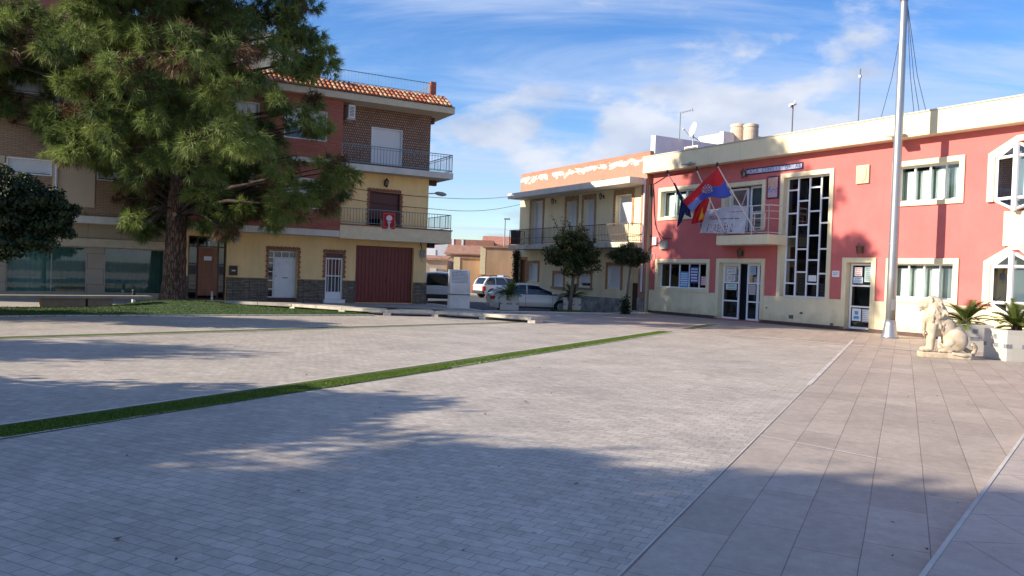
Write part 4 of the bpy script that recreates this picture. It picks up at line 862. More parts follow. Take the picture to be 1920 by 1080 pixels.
M().box(w0, w1, -.12, .25, 0.0, .16).build('step', mat('dark_red_stone', (.09, .045, .04), .7, var=.2), wd)
# barred door
w0, w1, w2, w3 = BD2; m = M(); frame_in(m, w0 + .01, w1 - .01, .12, w3 - .22, .07, .06, .11, (), [(w0 + .07, w1 - .07, 1.25), (w0 + .07, w1 - .07, .48)]); gd = m.build('barred_gate', WHITE, RH)
m = M()
for k in range(1, 5): a = w0 + (w1 - w0) * k / 5; m.tube((a, .085, .5), (a, .085, w3 - .25), .02, n=6)
m.build('bars', WHITE, gd); M().box(w0 + .06, w1 - .06, .065, .10, .17, .46).build('kick_plate', PVC, gd); M().box(w0 + .03, w1 - .03, .26, .3, 1.2, w3 - .1).build('inner_door', mat('inner_brown_door', (.22, .07, .04), .6), gd)
M().box(w0 + .03, w1 - .03, .26, .3, .05, 1.17).build('inner_door', mat('inner_grey_door', (.10, .10, .11), .6), gd); M().box(w0 - .1, w1 + .05, -.35, -.042, 0.002, .16).build('step', WHITE, gd); M().box(w0 + .005, w1 - .005, .05, .2, w3 - .21, w3 - .003).build('shutter_box', mat('brown_box', (.12, .06, .04), .6), gd)
# garage
w0, w1, w2, w3 = GD; GM = mat('dark_red_metal_door', (.17, .022, .017), .45, var=.12, vscale=1.2)
m = M(); n = 16
for k in range(n):
    a = w0 + (w1 - w0) * k / n; b = w0 + (w1 - w0) * (k + 1) / n; m.box(a + .004, b - .012, .20, .235, .04, w3 - .01)
m.box(w0, w1, .237, .26, .03, w3 - .003); gar = m.build('garage_door', GM, RH)
m = M(); c = (w0 + w1) / 2; m.box(c - .02, c + .02, .18, .1985, .05, w3 - .02); m.box(w0 + .05, w1 - .05, .185, .1985, w3 - .12, w3 - .04); m.build('seam', GM, gar); M().tube((c + .12, .17, 1.0), (c + .12, .17, 1.18), .018).build('handle', BLACKM, gar)
# meter boxes, mailbox, floodlights
def lbthing(name, label, cat, px, py, off=0.0): u, z = B(px, py, off); return thing(name, label, cat, LBF.w(u, -off, z), LBF.th), u, z
t, _, _ = lbthing('mailbox', 'dark brown letterbox on the yellow wall right of the wooden entrance', 'letterbox', 437, 516, .0); m = M(); m.box(-.17, .17, -.11, -.002, 0, .42); m.build('box', mat('letterbox_brown', (.05, .02, .015), .5), t, bevel=.01); M().box(-.08, .08, -.114, -.1105, .18, .23).build('label_plate', PW, t)
t, _, _ = lbthing('meter_box', 'small pale meter box high between the wooden entrance and the white door', 'meter box', 441, 454); m = M(); m.box(-.15, .15, -.1, -.002, 0, .26); m.build('case', PALE, t, bevel=.01); M().box(-.07, .07, -.104, -.1005, .07, .16).build('window', GI, t)
t, _, _ = lbthing('meter_box', 'grey meter box with loose wires on the corner pier beside the garage', 'meter box', 791, 482); m = M(); m.box(-.12, .12, -.12, -.002, 0, .34); m.build('case', mat('grey_plastic', (.28, .30, .30), .5), t, bevel=.01); m = M(); m.path([(-.02, -.06, .34), (-.1, -.05, .7), (-.05, -.04, .95)], .02, n=5); m.path([(.03, -.06, 0), (-.08, -.05, -.15), (.06, -.04, -.22)], .01, n=5); m.build('wires', CAB, t)
# red brick bay
RW2 = lr(500, 181, 614, 266, ON); RW2b = lr(425, 170, 487, 243, ON); 
zr1 = B(600, 160, ON)[1] + .3
W2 = (RW2[0] + .9, RW2[1], 6.55 + .75, 8.9 - .15); 
a1 = B(613, 266, ON); W2 = (a1[0] - 1.9, a1[0], a1[1], a1[1] + 1.35)
a2 = B(486, 243, ON); W2b = (a2[0] - 2.2, a2[0], W2[2], W2[3])
W1 = (W2[0], W2[1], W2[2] - 3.05, W2[3] - 3.05); W1b = (W2b[0], W2b[1], W1[2], W1[3])
m = M(); wall(m, uJ + .02, uP, z_ledge1, ztopR, [W2, W2b, W1, W1b], y=-ON, d=.2); shell(m, uJ + .02, uP, -ON, 9.9, z_ledge1, ztopR); m.build('red_brick_wall', BRICKR, RH)
zmid = B(590, 301, ON)[1]
M().box(uJ + .04, uP - .002, -ON - .04, -ON - .001, zmid - .10, zmid + .1).build('floor_band', PALE, RH)
def shutter_window(parent, r, y, drop=1.0, fr=WHITE, sh=SHUT, nslat=None, name='window'):
    m = M(); ring(m, r[0] + .05, r[1] - .05, r[2] + .05, r[3] - .05, .05, y - .02, y + .1); o = m.build(name, fr, parent)
    zb = r[3] - (r[3] - r[2]) * drop; n = max(4, int((r[3] - zb) / .055)); m = M()
    for k in range(n): z_ = zb + (r[3] - zb) * k / n; m.box(r[0] + .05, r[1] - .05, y + .08 + .006 * (k % 2), y + .12, z_ + .004, zb + (r[3] - zb) * (k + 1) / n)
    m.build('roller_shutter', sh, o)
    if drop < 1:
        pane_quad(o, r[0] + .05, r[1] - .05, r[2], zb, y + .12, DGLASS)
    return o
for r_, dp in ((W2, .6), (W2b, .8), (W1, .5), (W1b, 1.0)): shutter_window(RH, r_, -ON + .05, dp)
# upper right walls behind the balconies
U2 = lr(697, 237, 753.5, 314, 0); U1 = lr(693.5, 358.5, 749, 424, 0)
SH2 = (U2[0], U2[1], 6.62, U2[3]); SH1 = (U1[0], U1[1], z_ledge1 + .15, U1[3])
zs = B(760, 330, 0)[1]; zs = 6.32
m = M(); wall(m, uP, uC, z_ledge0, zs, [SH1], d=.2); shell(m, uP, uC, 0, 10, z_ledge0, zs); m.build('upper_yellow_wall', YEL, RH)
m = M(); wall(m, uP, uC, zs, ztopR, [SH2], d=.2); shell(m, uP, uC, 0, 10, zs, ztopR); m.build('patterned_brick_wall', BRICKT, RH)
shutter_window(RH, SH2, .05, 1.0, name='balcony_door'); o = shutter_window(RH, SH1, .05, .70, fr=mat('brown_frame', (.08, .025, .02), .5), sh=BROWNSH, name='balcony_door')
brick_trim(RH, SH1, bottom=True)
# balconies wrapping the corner
uX = B(846, 440, ON)[0]; zf0 = B(740, 452, ON)[1]; zf1 = B(740, 425, ON)[1]
zu0 = B(760, 327.5, ON)[1]; zu1 = B(760, 316, ON)[1]
def lbalc(z0, z1, mt, wallh, cap):
    m = M(); m.box(uP + .005, uX, -ON, -.002, z0, z1); m.box(uC + .002, uX, -.0, 3.4, z0, z1); b_ = m.build('balcony', mt, RH); return b_
bl = lbalc(z_ledge0, z_ledge1 - .05, YEL, 0, 0)
m = M(); m.box(uP + .005, uX, -ON - .02, -ON + .12, zf0, zf1 - .06); m.box(uX - .12, uX + .02, -ON + .121, 3.4, zf0, zf1 - .06); m.build('parapet', mat('cream_fascia', (.74, .62, .40), .88, var=.08, bump=.2), bl)
m = M(); m.box(uP + .005, uX + .05, -ON - .05, -ON + .15, zf1 - .058, zf1); m.box(uX - .15, uX + .05, -ON + .151, 3.45, zf1 - .058, zf1); m.build('brick_coping', BRKT, bl)
RAILI = mat('bronze_iron_rail', (.16, .13, .10), .55)
rzl = B(740, 396, ON)[1]; m = M(); railing(m, [(uP + .05, -ON + .03), (uX - .03, -ON + .03), (uX - .03, 3.3)], zf1, rzl, .14, rt=.018, rb=.011, mids=(.12,)); m.build('railing', BLUEIRON, bl)
bu = lbalc(zu0, zu1, mat('pale_ledge', (.60, .57, .50), .85), 0, 0); rzu = B(760, 281, ON)[1]
m = M(); railing(m, [(uP + .02, -ON + .06), (uX - .05, -ON + .06), (uX - .05, 3.3)], zu1, rzu, .15, rt=.02, rb=.011, mids=(.14, .88)); m.build('railing', BLUEIRON, bu)
for z_ in (zu0 - .25, z_ledge0 - .25): M().box(uC + .002, uX - .35, .3, .55, z_, z_ + .248).build('corbel', mat('dark_corbel', (.09, .04, .03), .7), RH)
# eave, tiles and terrace
EO = 1.25; ez0 = B(760, 201, EO)[1]; ez1 = B(760, 189, EO)[1]; uE = B(853, 215, EO)[0]; uW = uJ - .2
ez0 -= .0
M().box(uW, uE, -EO, 9, ez0, ez1).build('eave_slab', mat('cream_eave', (.58, .50, .36), .88, var=.08), RH, bevel=.01)
M().box(uJ, uC + .2, -ON + .0, 8, ztopR, ez0 - .002).build('frieze', YEL, RH) if ez0 > ztopR + .01 else None
M().box(uC + .002, uE - .4, .3, .6, ez0 - .28, ez0 - .002).build('corbel', mat('dark_corbel', (.09, .04, .03), .7), RH)
rise = B(760, 172, .35)[1] - ez1; run = EO - .35
m = M(); nc = int((uE - uW) / .215)
def tile_col(m, p0, p1, r0=.085, r1=.07):
    """one course line of barrel tiles running up the slope from p0 to p1"""
    p0 = Vector(p0); p1 = Vector(p1); nseg = 3; d = (p1 - p0).normalized(); side = d.cross(Vector((0, 0, 1))).normalized(); up = side.cross(d).normalized()
    for s_ in range(nseg):
        a = p0.lerp(p1, s_ / nseg) + up * .022; b = p0.lerp(p1, (s_ + 1) / nseg) + d * .05 + up * -.005; v = []
        for p, r in ((a, r0), (b, r1)):
            for i in range(7): t_ = math.pi * i / 6; v.append(p + side * r * math.cos(t_) + up * r * math.sin(t_))
        m.add(v, [(i, i + 1, i + 8, i + 7) for i in range(6)] + [(0, 1, 2, 3, 4, 5, 6)], random.randrange(3))
for k in range(nc):
    u = uW + .1 + k * .215; tile_col(m, (u, -EO - .06, ez1 + .02), (u, -.35, ez1 + rise))
for k in range(30):
    v = -.35 + k * .215; tile_col(m, (uE + .06, v, ez1 + .02), (uE - run, v, ez1 + rise))
T2 = mat('terracotta_pale', (.62, .36, .20), .8, var=.2, vscale=4); T3 = mat('terracotta_dark', (.42, .13, .06), .8, var=.3, vscale=4)
m.build('roof_tiles', [TERRA, T2, T3], RH)
m = M(); m.quad((uW, -EO - .02, ez1 + .005), (uE + .02, -EO - .02, ez1 + .005), (uE - run, -.35, ez1 + rise), (uW, -.35, ez1 + rise)); m.quad((uE + .02, -EO - .02, ez1 + .005), (uE + .02, 7, ez1 + .005), (uE - run, 7, ez1 + rise), (uE - run, -.35, ez1 + rise)); m.box(uW, uE - run, -.34, 6.9, ez1 + .01, ez1 + rise + .03); m.build('roof_base', mat('dull_mortar', (.34, .26, .20), .9), RH)
tz = B(700, 168, .2)[1]; 
m = M(); rt0 = ez1 + rise; u1_ = B(811, 180, .2)[0]; u0_ = B(594, 150, .2)[0]
zr_t = B(811, 158, .2)[1]; zrl = B(700, 139, .2)[1]
for u in (u0_, u1_): M().box(u - .14, u + .14, -.3, -.02, rt0 + .03, max(zr_t, rt0 + .7)).build('brick_post', BRICKR, RH)
m = M(); railing(m, [(u0_ + .15, -.16), (u1_ - .15, -.16)], rt0 + .03, zrl, .16, rt=.018, rb=.010, low=.10); m.build('terrace_railing', BLUEIRON, RH)
m = M(); railing(m, [(u0_ - 6.2, -.16), (u0_ - .15, -.16)], rt0 + .03, zrl, .16, rt=.018, rb=.010, low=.10); m.build('terrace_railing', BLUEIRON, RH)
m = M(); railing(m, [(u1_ + .02, 0.0), (u1_ + .02, 6.5)], rt0 + .03, zrl, .16, rt=.018, rb=.010, low=.10); m.build('terrace_railing', BLUEIRON, RH)
M().box(uJ + .3, uJ + 5.2, 2.5, 7, rt0 + .035, rt0 + 2.5).build('stair_tower', CREAM, RH)
# air conditioner, lamp, banner, street lamp
t, _, _ = lbthing('air_conditioner', 'white air conditioner on the side of the red brick bay', 'air conditioner', 655.5, 211, .45); m = M(); m.box(-.15, .17, -.35, .35, -.3, .3); m.build('case', WHITE, t, bevel=.02); m = M()
for k in range(7): m.box(-.1, .12, -.356, -.351, -.22 + k * .065, -.19 + k * .065)
m.build('grille', BLACKM, t); M().box(-.2, .2, -.3, .35, -.37, -.305).build('bracket', PALE, t)
lantern(LBF, 725, 343, 'dark lantern above the brown balcony door with the red banner')
t, _, _ = lbthing('balcony_banner', 'red banner with white chalice emblem hung over the first floor balcony railing', 'banner', 729.5, 398, ON + .03)
bw_ = (B(742, 410, ON)[0] - B(717, 410, ON)[0]) / 2; bh_ = B(730, 398, ON)[1] - B(730, 429, ON)[1]
m = M(); nx_, ny_ = 8, 10; vv = [(-bw_ + 2 * bw_ * i / nx_, -.02 - .02 * math.sin(i * 1.4) * (j / ny_), -bh_ * j / ny_) for j in range(ny_ + 1) for i in range(nx_ + 1)]
m.add(vv, [(j * (nx_ + 1) + i, j * (nx_ + 1) + i + 1, (j + 1) * (nx_ + 1) + i + 1, (j + 1) * (nx_ + 1) + i) for j in range(ny_) for i in range(nx_)]); o = m.build('cloth', mat('crimson_cloth', (.42, .012, .025), .8, var=.1), t); so = o.modifiers.new('s', 'SOLIDIFY'); so.thickness = .01
m = M(); y = -.055; m.lathe((0, 0, 0), [(.001, 0), (.001, .001)], 4)
m = M(); m.prism([(.15 * math.cos(a), y, -.28 + .14 * math.sin(a)) for a in np.linspace(0, 6.28, 13)[:-1]], (0, -.004, 0)); m.box(-.03, .03, y - .004, y, -.72, -.44); m.prism([(-.13, y, -.80), (.13, y, -.80), (.04, y, -.72), (-.04, y, -.72)], (0, -.004, 0)); m.prism([(-.12, y, -.45), (.12, y, -.45), (.04, y, -.53), (-.04, y, -.53)], (0, -.004, 0)); m.build('emblem', mat('white_emblem', (.75, .62, .62), .8), t)
m = M(); [m.box(a, b, y - .004, y, c, d) for a, b, c, d in ((-bw_ + .05, bw_ - .05, -.08, -.065), (-bw_ + .05, bw_ - .05, -bh_ + .06, -bh_ + .075), (-bw_ + .05, -bw_ + .065, -bh_ + .075, -.08), (bw_ - .065, bw_ - .05, -bh_ + .075, -.08))]; m.build('border', mat('gold_thread', (.5, .28, .12), .7), t)
t = thing('street_lamp', 'grey street lamp on a curved arm at the right corner of the yellow house', 'street lamp', LBF.w(uC, 1.0, B(805, 358)[1] - .4), LBF.th)
m = M(); m.path([(0, 0, 0), (.1, -.05, .22), (.35, -.1, .36), (.75, -.15, .40)], .03, n=6); m.build('arm', STEEL, t); m = M(); m.lathe((0, 0, 0), [(.001, 0)], 3); m = M(); m.path([(.70, -.15, .41), (.85, -.17, .40), (1.1, -.2, .38), (1.28, -.22, .37)], [.05, .10, .11, .05], n=8); m.build('lamp_head', mat('grey_lamp2', (.30, .32, .33), .5), t, smooth=True)

# ================================================================== BEIGE BRICK BLOCK WITH SHOP FRONT (far left)
BB = thing('apartment_block', 'tall buff brick block with green glass shop front behind the pine and the citrus', 'apartment block', LBF.P, LBF.th)
uB = -19.5; ZB = 10.7
S1 = lr(12, 457, 160.5, 553); S2 = lr(197, 460.5, 306, 558); S0 = (S1[0] - 5, S1[0] - 1.0, .25, S1[3]); S1 = (S1[0], S1[1], .25, S1[3]); S2 = (S2[0], S2[1], .25, S1[3])
STN = brick('shop_stone_panels', (.34, .29, .22), (.40, .34, .26), (.18, .15, .11), 1.2, .62, .01, dirt=.2, bump=.3)
m = M(); wall(m, uB, uJ, 0, z_ledge0, [S0, S1, S2], d=.3); shell(m, uB, uJ, 0, 10, 0, z_ledge0); m.build('shop_wall', STN, BB)
GG = glass('green_shop_glass', (.74, .95, .90), .85)
for k, r_ in enumerate((S0, S1, S2)):
    m = M(); um_ = r_[0] + (r_[1] - r_[0]) * .55; frame_in(m, r_[0] + .002, r_[1] - .002, r_[2] + .002, r_[3] - .003, .03, .2, .24, [um_] if k == 1 else [], ()); sw = m.build('shop_window', mat('aluminium_frame', (.35, .36, .35), .4, .6), BB)
    if k == 1: pane_quad(sw, r_[0] + .03, um_, r_[2], r_[3], .22, GG); pane_quad(sw, um_, r_[1], r_[2], r_[3], .22, GG)
    else: pane_quad(sw, r_[0] + .03, r_[1] - .03, r_[2], r_[3], .22, GG)
    m = M(); curtain(m, r_[0] - .05, r_[1] + .05, r_[2] - .1, r_[3] + .05, .30); m.build('curtain', mat('green_grey_curtain', (.20, .28, .25), .9, var=.15, vscale=2), sw)
M().box(uB, uJ - .003, -.10, -.001, S1[3] + .02, S1[3] + .35).build('shop_fascia', mat('cream_fascia2', (.52, .46, .33), .85, var=.1), BB)
M().box(uB, uJ - .003, -ON, -.0015, z_ledge0, z_ledge1).build('ledge', mat('pale_ledge', (.60, .57, .50), .85), BB, bevel=.01)
YB = -.75
wz = lr(12, 293, 97.5, 331, .75); zz0 = z_ledge1
def bw(u0, u1, z0, z1): return (u0, u1, z0, z1)
w1_ = bw(wz[0], wz[1], wz[2], wz[3]); wins = [w1_]
for f_ in (1,): wins.append(bw(wz[0], wz[1], wz[2] + 3.1 * f_, wz[3] + 3.1 * f_))
for f_ in (0, 1): wins.append(bw(uJ - 3.4, uJ - 1.6, wz[2] + 3.1 * f_, wz[3] + 3.1 * f_))
m = M(); wall(m, uB, uJ, z_ledge1, ZB, wins, y=YB, d=.2); shell(m, uB, uJ, YB, 10, z_ledge1, ZB); m.build('brick_wall', BRICKB, BB)
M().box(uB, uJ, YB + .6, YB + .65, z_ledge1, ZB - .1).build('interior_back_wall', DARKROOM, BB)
for r_ in wins: shutter_window(BB, r_, YB + .03, .85)
PLB = mat('beige_plaster', (.52, .42, .30), .9, var=.12, vscale=.8, bump=.2)
M().box(uB, uJ - 2.5, 4.0, 9.5, ZB + .002, ZB + 2.8).build('attic_storey', mat('red_brown_render', (.30, .13, .09), .9, var=.15), BB)
for f_ in range(2):
    zc = wz[3] + 3.1 * f_ + .02; zl = zc - 1.75; segs = [(uB, wz[0] - .05), (wz[1] + .02, uJ - 3.45), (uJ - 1.55, uJ - .02)]
    for a, b in segs: M().box(a, b, YB - .03, YB - .001, zl, zc).build('plaster_panel', PLB, BB)
for f_ in (2,):
    zq = 3.45 + 3.1 * f_ + .1; M().box(wz[1] + .3, uJ - 3.6, YB - 1.1, YB - .0605, zq - .15, zq).build('balcony', PALE, BB)
m = M(); m.tube((wz[1] + .15, YB - .10, 3.5), (wz[1] + .15, YB - .10, ZB), .05); m.build('downpipe', mat('white_pipe', (.6, .62, .66), .5), BB)

# ================================================================== OLD HOUSE WITH BALCONY (centre)
MH = thing('old_house', 'old cream house with peeling pink parapet, long wavy railed balcony and orange window surrounds', 'house', MBF.P, MBF.th)
Cc = MBF.at
uA_ = Cc(975, 400)[0]; uG = Cc(966, 500)[0]; uR_ = 0.0
OC = 1.15
zb = -.2
PEEL, tt, bb = new_mat('peeling_pink_render'); l = tt.links.new
tcn = N(tt, 'ShaderNodeTexCoord'); nz = N(tt, 'ShaderNodeTexNoise', inp={'Scale': 2.2, 'Detail': 8.0, 'Roughness': .65, 'Distortion': .3}); mpp = N(tt, 'ShaderNodeMapping'); mpp.inputs['Scale'].default_value = (.7, .7, 1.5); l(tcn.outputs['Object'], mpp.inputs[0]); l(mpp.outputs[0], nz.inputs['Vector'])
sxx = N(tt, 'ShaderNodeSeparateXYZ'); l(tcn.outputs['Object'], sxx.inputs[0])
zcen = N(tt, 'ShaderNodeMapRange', inp={'From Min': .0, 'From Max': .35, 'To Min': .12, 'To Max': -.12}); l(mth(tt, 'ABSOLUTE', mth(tt, 'SUBTRACT', sxx.outputs[2], 7.38)), zcen.inputs['Value'])
cr_ = N(tt, 'ShaderNodeMapRange', inp={'From Min': .545, 'From Max': .56}); l(mth(tt, 'ADD', nz.outputs['Fac'], zcen.outputs[0]), cr_.inputs['Value'])
n6 = N(tt, 'ShaderNodeTexNoise', inp={'Scale': 5.0, 'Detail': 5.0}); l(tcn.outputs['Object'], n6.inputs['Vector'])
r1 = N(tt, 'ShaderNodeMix', data_type='RGBA'); l(n6.outputs['Fac'], r1.inputs['Factor']); r1.inputs['A'].default_value = (.31, .155, .11, 1); r1.inputs['B'].default_value = (.43, .25, .18, 1)
r2 = N(tt, 'ShaderNodeMix', data_type='RGBA'); l(cr_.outputs[0], r2.inputs['Factor']); l(r1.outputs['Result'], r2.inputs['A']); r2.inputs['B'].default_value = (.66, .60, .52, 1); l(r2.outputs['Result'], bb.inputs['Base Color']); bb.inputs['Roughness'].default_value = .9
MCR = mat('old_cream_render', (.78, .66, .42), .9, var=.12, vscale=.9, bump=.3, streak=.4)
ORG = mat('orange_brown_surround', (.38, .19, .09), .8, var=.25, vscale=6)
BRSUR = mat('mottled_stone_surround', (.36, .23, .14), .85, var=.45, vscale=9)
def mr_(x0, y0, x1, y1): return MBF.rect(x0, y0, x1, y1)
zc1 = Cc(1080, 345, OC)[1]; zc0 = Cc(1080, 356, OC)[1]
zbs1 = Cc(1080, 456, OC)[1]; zbs0 = Cc(1080, 465, OC)[1]
ups = [mr_(997, 378, 1017, 424), mr_(1063, 378, 1081, 418), mr_(1095, 375, 1113, 440), mr_(1155, 367, 1184, 418)]
ups = [(a, b, (zbs1 + .05 if k in (0, 2, 3) else c), d) for k, (a, b, c, d) in enumerate(ups)]; ups[1] = (ups[1][0], ups[1][1], zbs1 + 1.0, ups[1][3]); ups[3] = (ups[3][0], ups[3][1], zbs1 + .95, ups[3][3])
los = [mr_(973, 487, 985, 530), mr_(992, 494, 1008, 527), mr_(1039, 513, 1056, 536.5), mr_(1086, 513, 1107, 538), mr_(1140, 498, 1163, 542)]
los[0] = (los[0][0], los[0][1], zb + .1, los[0][3])
gt = mr_(1181, 500, 1204, 580); gt = (gt[0], gt[1], zb + .25, zbs0 - .12)
m = M(); wall(m, uG, uR_, zb, zbs0, los + [gt], d=.25); shell(m, uG, uR_, 0, 9, zb, zbs0); m.build('ground_floor_wall', MCR, MH)
m = M(); wall(m, uA_, uR_, zbs0, zc0, ups, d=.35); shell(m, uA_, uR_, 0, 9, zbs0, zc0); m.build('upper_wall', MCR, MH)
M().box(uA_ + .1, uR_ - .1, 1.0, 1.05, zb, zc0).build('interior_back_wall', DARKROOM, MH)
zt_l = Cc(975, 326)[1]; zt_r = Cc(1205, 287)[1]; ztm = (zt_l + zt_r) / 2
m = M(); m.box(uA_, uR_, -.02, .25, zc0, ztm - .22); m.box(uA_, uA_ + .25, .251, 9, zc0, ztm - .22); m.build('parapet', PEEL, MH)
BO_ = brick('orange_hollow_brick', (.38, .17, .11), (.44, .21, .14), (.36, .22, .16), .5, .13, .012, dirt=.2)
M().box(uA_, uR_, -.01, .22, ztm - .218, ztm).build('brick_course', BO_, MH)
m = M(); ul = Cc(952, 362, OC)[0]; ur = Cc(1204, 335, OC)[0]; m.box(ul, min(ur, uR_ - .05), -OC, -.021, zc0, zc1); m.build('canopy', mat('white_canopy', (.66, .62, .54), .85, var=.12, vscale=1.3, streak=.3), MH, bevel=.01)
u0c = Cc(953, 460, OC)[0]; m = M(); m.box(u0c, min(Cc(1207, 460, OC)[0], uR_ - .05), -OC, -.002, zbs0, zbs1); balm = m.build('balcony', mat('stained_slab', (.50, .46, .38), .9, var=.35, vscale=2.2, streak=.4), MH)
RUST = mat('rusty_rail', (.15, .10, .07), .8, var=.4, vscale=3)
zr_ = Cc(1080, 424, OC)[1]; u1c = Cc(1205, 440, OC)[0]; m = M(); railing(m, [(u0c + .05, -.1), (u0c + .05, -OC + .05), (min(u1c, uR_ - .1), -OC + .05), (min(u1c, uR_ - .1), -.1)], zbs1, zr_, .125, rt=.022, rb=.014, wav='side', mids=(.42,)); m.build('railing', RUST, balm)
m = M(); m.box(u0c + .1, u0c + 1.2, -OC + .09, -OC + .11, zbs1 + .05, zr_ - .03); m.build('screen', mat('dark_screen', (.03, .022, .03), .9), balm)
for k, r_ in enumerate(ups):
    m = M(); wdt = .16; m.box(r_[0] - wdt, r_[0], -.03, -.001, r_[2] - .05, r_[3] + .28); m.box(r_[1], r_[1] + wdt, -.03, -.001, r_[2] - .05, r_[3] + .28); m.box(r_[0], r_[1], -.03, -.001, r_[3], r_[3] + .28); o = m.build('stone_surround', BRSUR, MH); shutter_window(o, r_, .22, 1.0, name='balcony_door')
for k, r_ in enumerate(los):
    m = M(); wdt = .15; m.box(r_[0] - wdt, r_[0], -.03, -.001, r_[2] - (.05 if k else 0), r_[3] + .17); m.box(r_[1], r_[1] + wdt, -.03, -.001, r_[2] - (.05 if k else 0), r_[3] + .17); m.box(r_[0], r_[1], -.03, -.001, r_[3], r_[3] + .17); o = m.build('orange_surround', ORG, MH)
    if k == 0: M().box(r_[0], r_[1], .12, .17, r_[2], r_[3]).build('wooden_door', mat('orange_brown_door', (.22, .08, .03), .5), o)
    else:
        shutter_window(o, r_, .08, .72 if k == 3 else 1.0)
        if k in (2, 3): M().box(r_[0] - .2, r_[1] + .2, -.1, -.002, r_[2] - .14, r_[2] - .055).build('sill', mat('green_grey_sill', (.20, .26, .22), .8), o)
M().box(gt[0] + .002, gt[1] - .002, .22, .245, gt[2], gt[2] + 1.35).build('brown_gate', mat('dark_gate', (.06, .03, .022), .6, var=.3, vscale=5), MH)
M().box(gt[0] + .002, gt[1] - .002, .24, .249, gt[2] + 1.352, gt[3]).build('recess_panel', MCR, MH); M().box(gt[0] - .05, gt[1] + .05, -.3, -.002, zb, gt[2] - .0).build('step', PALE, MH)
DST = mat('grey_stone_dado', (.30, .28, .25), .9, var=.45, vscale=2.2, bump=.5, bscale=9); x = uG; dzz = Cc(1110, 556)[1]
for a, b in ((los[0][0] - .15, los[0][1] + .15), (gt[0], gt[1]), (uR_, uR_)):
    if a > x + .05: M().box(x, a, -.05, -.035, zb, dzz).build('stone_dado', DST, MH)
    x = b
up = Cc(1205.5, 400)[0]; M().box(up, uR_, -.14, -.0315, zb + .9, zc0 + .7).build('pilaster', mat('pink_brown_render', (.40, .22, .15), .9, var=.2, vscale=1.5), MH)
M().box(up - .02, uR_, -.16, -.051, zb, zb + .899).build('pilaster_base', DST, MH)
lantern(MBF, 1036, 377, 'small dark lantern left on the upper wall of the old house', s=.8); lantern(MBF, 1126, 368, 'small dark lantern right on the upper wall of the old house', s=.8)
t, z_ = None, None
# neighbour walls behind: parapet return and pipe
m = M(); m.tube((-.06, -.22, 1.0), (-.06, -.22, zc1), .05); m.build('downpipe', mat('white_pipe', (.6, .62, .66), .5), MH)
VINE = leafmat('vine_leaf', (.02, .035, .018), (.07, .08, .06), trans=.15)

# ================================================================== TREES
def fan(dirs, k):
    return dirs
def unit(v): return v / np.maximum(np.linalg.norm(v, axis=-1, keepdims=True), 1e-6)
def needles(centers, outd, tone, per, ln, wd, spread=.75, droop=.35):
    """needle tufts: centers (n,3), outd (n,3) main direction"""
    n = len(centers); c = np.repeat(centers, per, 0); d = np.repeat(outd, per, 0) + rng.normal(0, spread, (n * per, 3)); d[:, 2] -= droop; d = unit(d)
    L_ = ln * (.6 + .6 * rng.random((n * per, 1))); side = unit(np.cross(d, rng.normal(0, 1, (n * per, 3)))) * wd * (.7 + .6 * rng.random((n * per, 1)))
    st = c + rng.normal(0, .03, c.shape)
    v = np.stack([st - side, st + side, st + d * L_ + np.array([0, 0, -.05])], 1).reshape(-1, 3)
    return v, np.arange(len(v)).reshape(-1, 3), np.clip(np.repeat(tone, per) + rng.normal(0, .12, n * per), 0, 1)
def clump_points(C_, n, flat=.75, shell_=.55):
    """points spread through ellipsoid clumps, denser to the outside; C_: list of (x,y,z,r)"""
    C_ = np.array(C_); wts = C_[:, 3] ** 1.7; idx = rng.choice(len(C_), n, p=wts / wts.sum()); d = unit(rng.normal(0, 1, (n, 3))); r = shell_ + (1 - shell_) * rng.random((n, 1)) ** .6
    r = r * (1 + .18 * rng.normal(0, 1, (n, 1))); off = d * r * C_[idx, 3:4]; off[:, 2] *= flat
    return C_[idx, :3] + off, d, idx
def bough_points(C_, n_sub, n, sub_r=(.28, .5)):
    """break clumps into ragged sub-boughs first"""
    P, d, idx = clump_points(C_, n_sub, .8, .35); r = sub_r[0] + (sub_r[1] - sub_r[0]) * rng.random(n_sub); sub = np.concatenate([P, r[:, None]], 1)
    Q, dq, si = clump_points(sub, n, .62, .5); return Q, dq, d[si], si, sub
BARK, tt, bb = new_mat('pine_bark'); l = tt.links.new
tcn = N(tt, 'ShaderNodeTexCoord'); mpp = N(tt, 'ShaderNodeMapping'); mpp.inputs['Scale'].default_value = (7, 7, 1.6); l(tcn.outputs['Object'], mpp.inputs[0])
vo = N(tt, 'ShaderNodeTexVoronoi', feature='DISTANCE_TO_EDGE', inp={'Scale': 1.6}); nz = N(tt, 'ShaderNodeTexNoise', inp={'Scale': 3.0, 'Detail': 6.0}); l(mpp.outputs[0], nz.inputs['Vector'])
vm = N(tt, 'ShaderNodeVectorMath', operation='MULTIPLY_ADD'); l(nz.outputs['Color'], vm.inputs[0]); vm.inputs[1].default_value = (.9, .9, .9); l(mpp.outputs[0], vm.inputs[2]); l(vm.outputs[0], vo.inputs['Vector'])
rp_ = N(tt, 'ShaderNodeValToRGB'); l(vo.outputs['Distance'], rp_.inputs[0]); rp_.color_ramp.elements[0].color = (.022, .014, .010, 1); rp_.color_ramp.elements[1].color = (.25, .145, .105, 1); rp_.color_ramp.elements[1].position = .35
l(rp_.outputs[0], bb.inputs['Base Color']); bb.inputs['Roughness'].default_value = .95; bp = N(tt, 'ShaderNodeBump', inp={'Strength': 1.0, 'Distance': .05}); l(vo.outputs['Distance'], bp.inputs['Height']); l(bp.outputs[0], bb.inputs['Normal'])
BRANCH = mat('branch_bark', (.045, .03, .022), .95, var=.3)
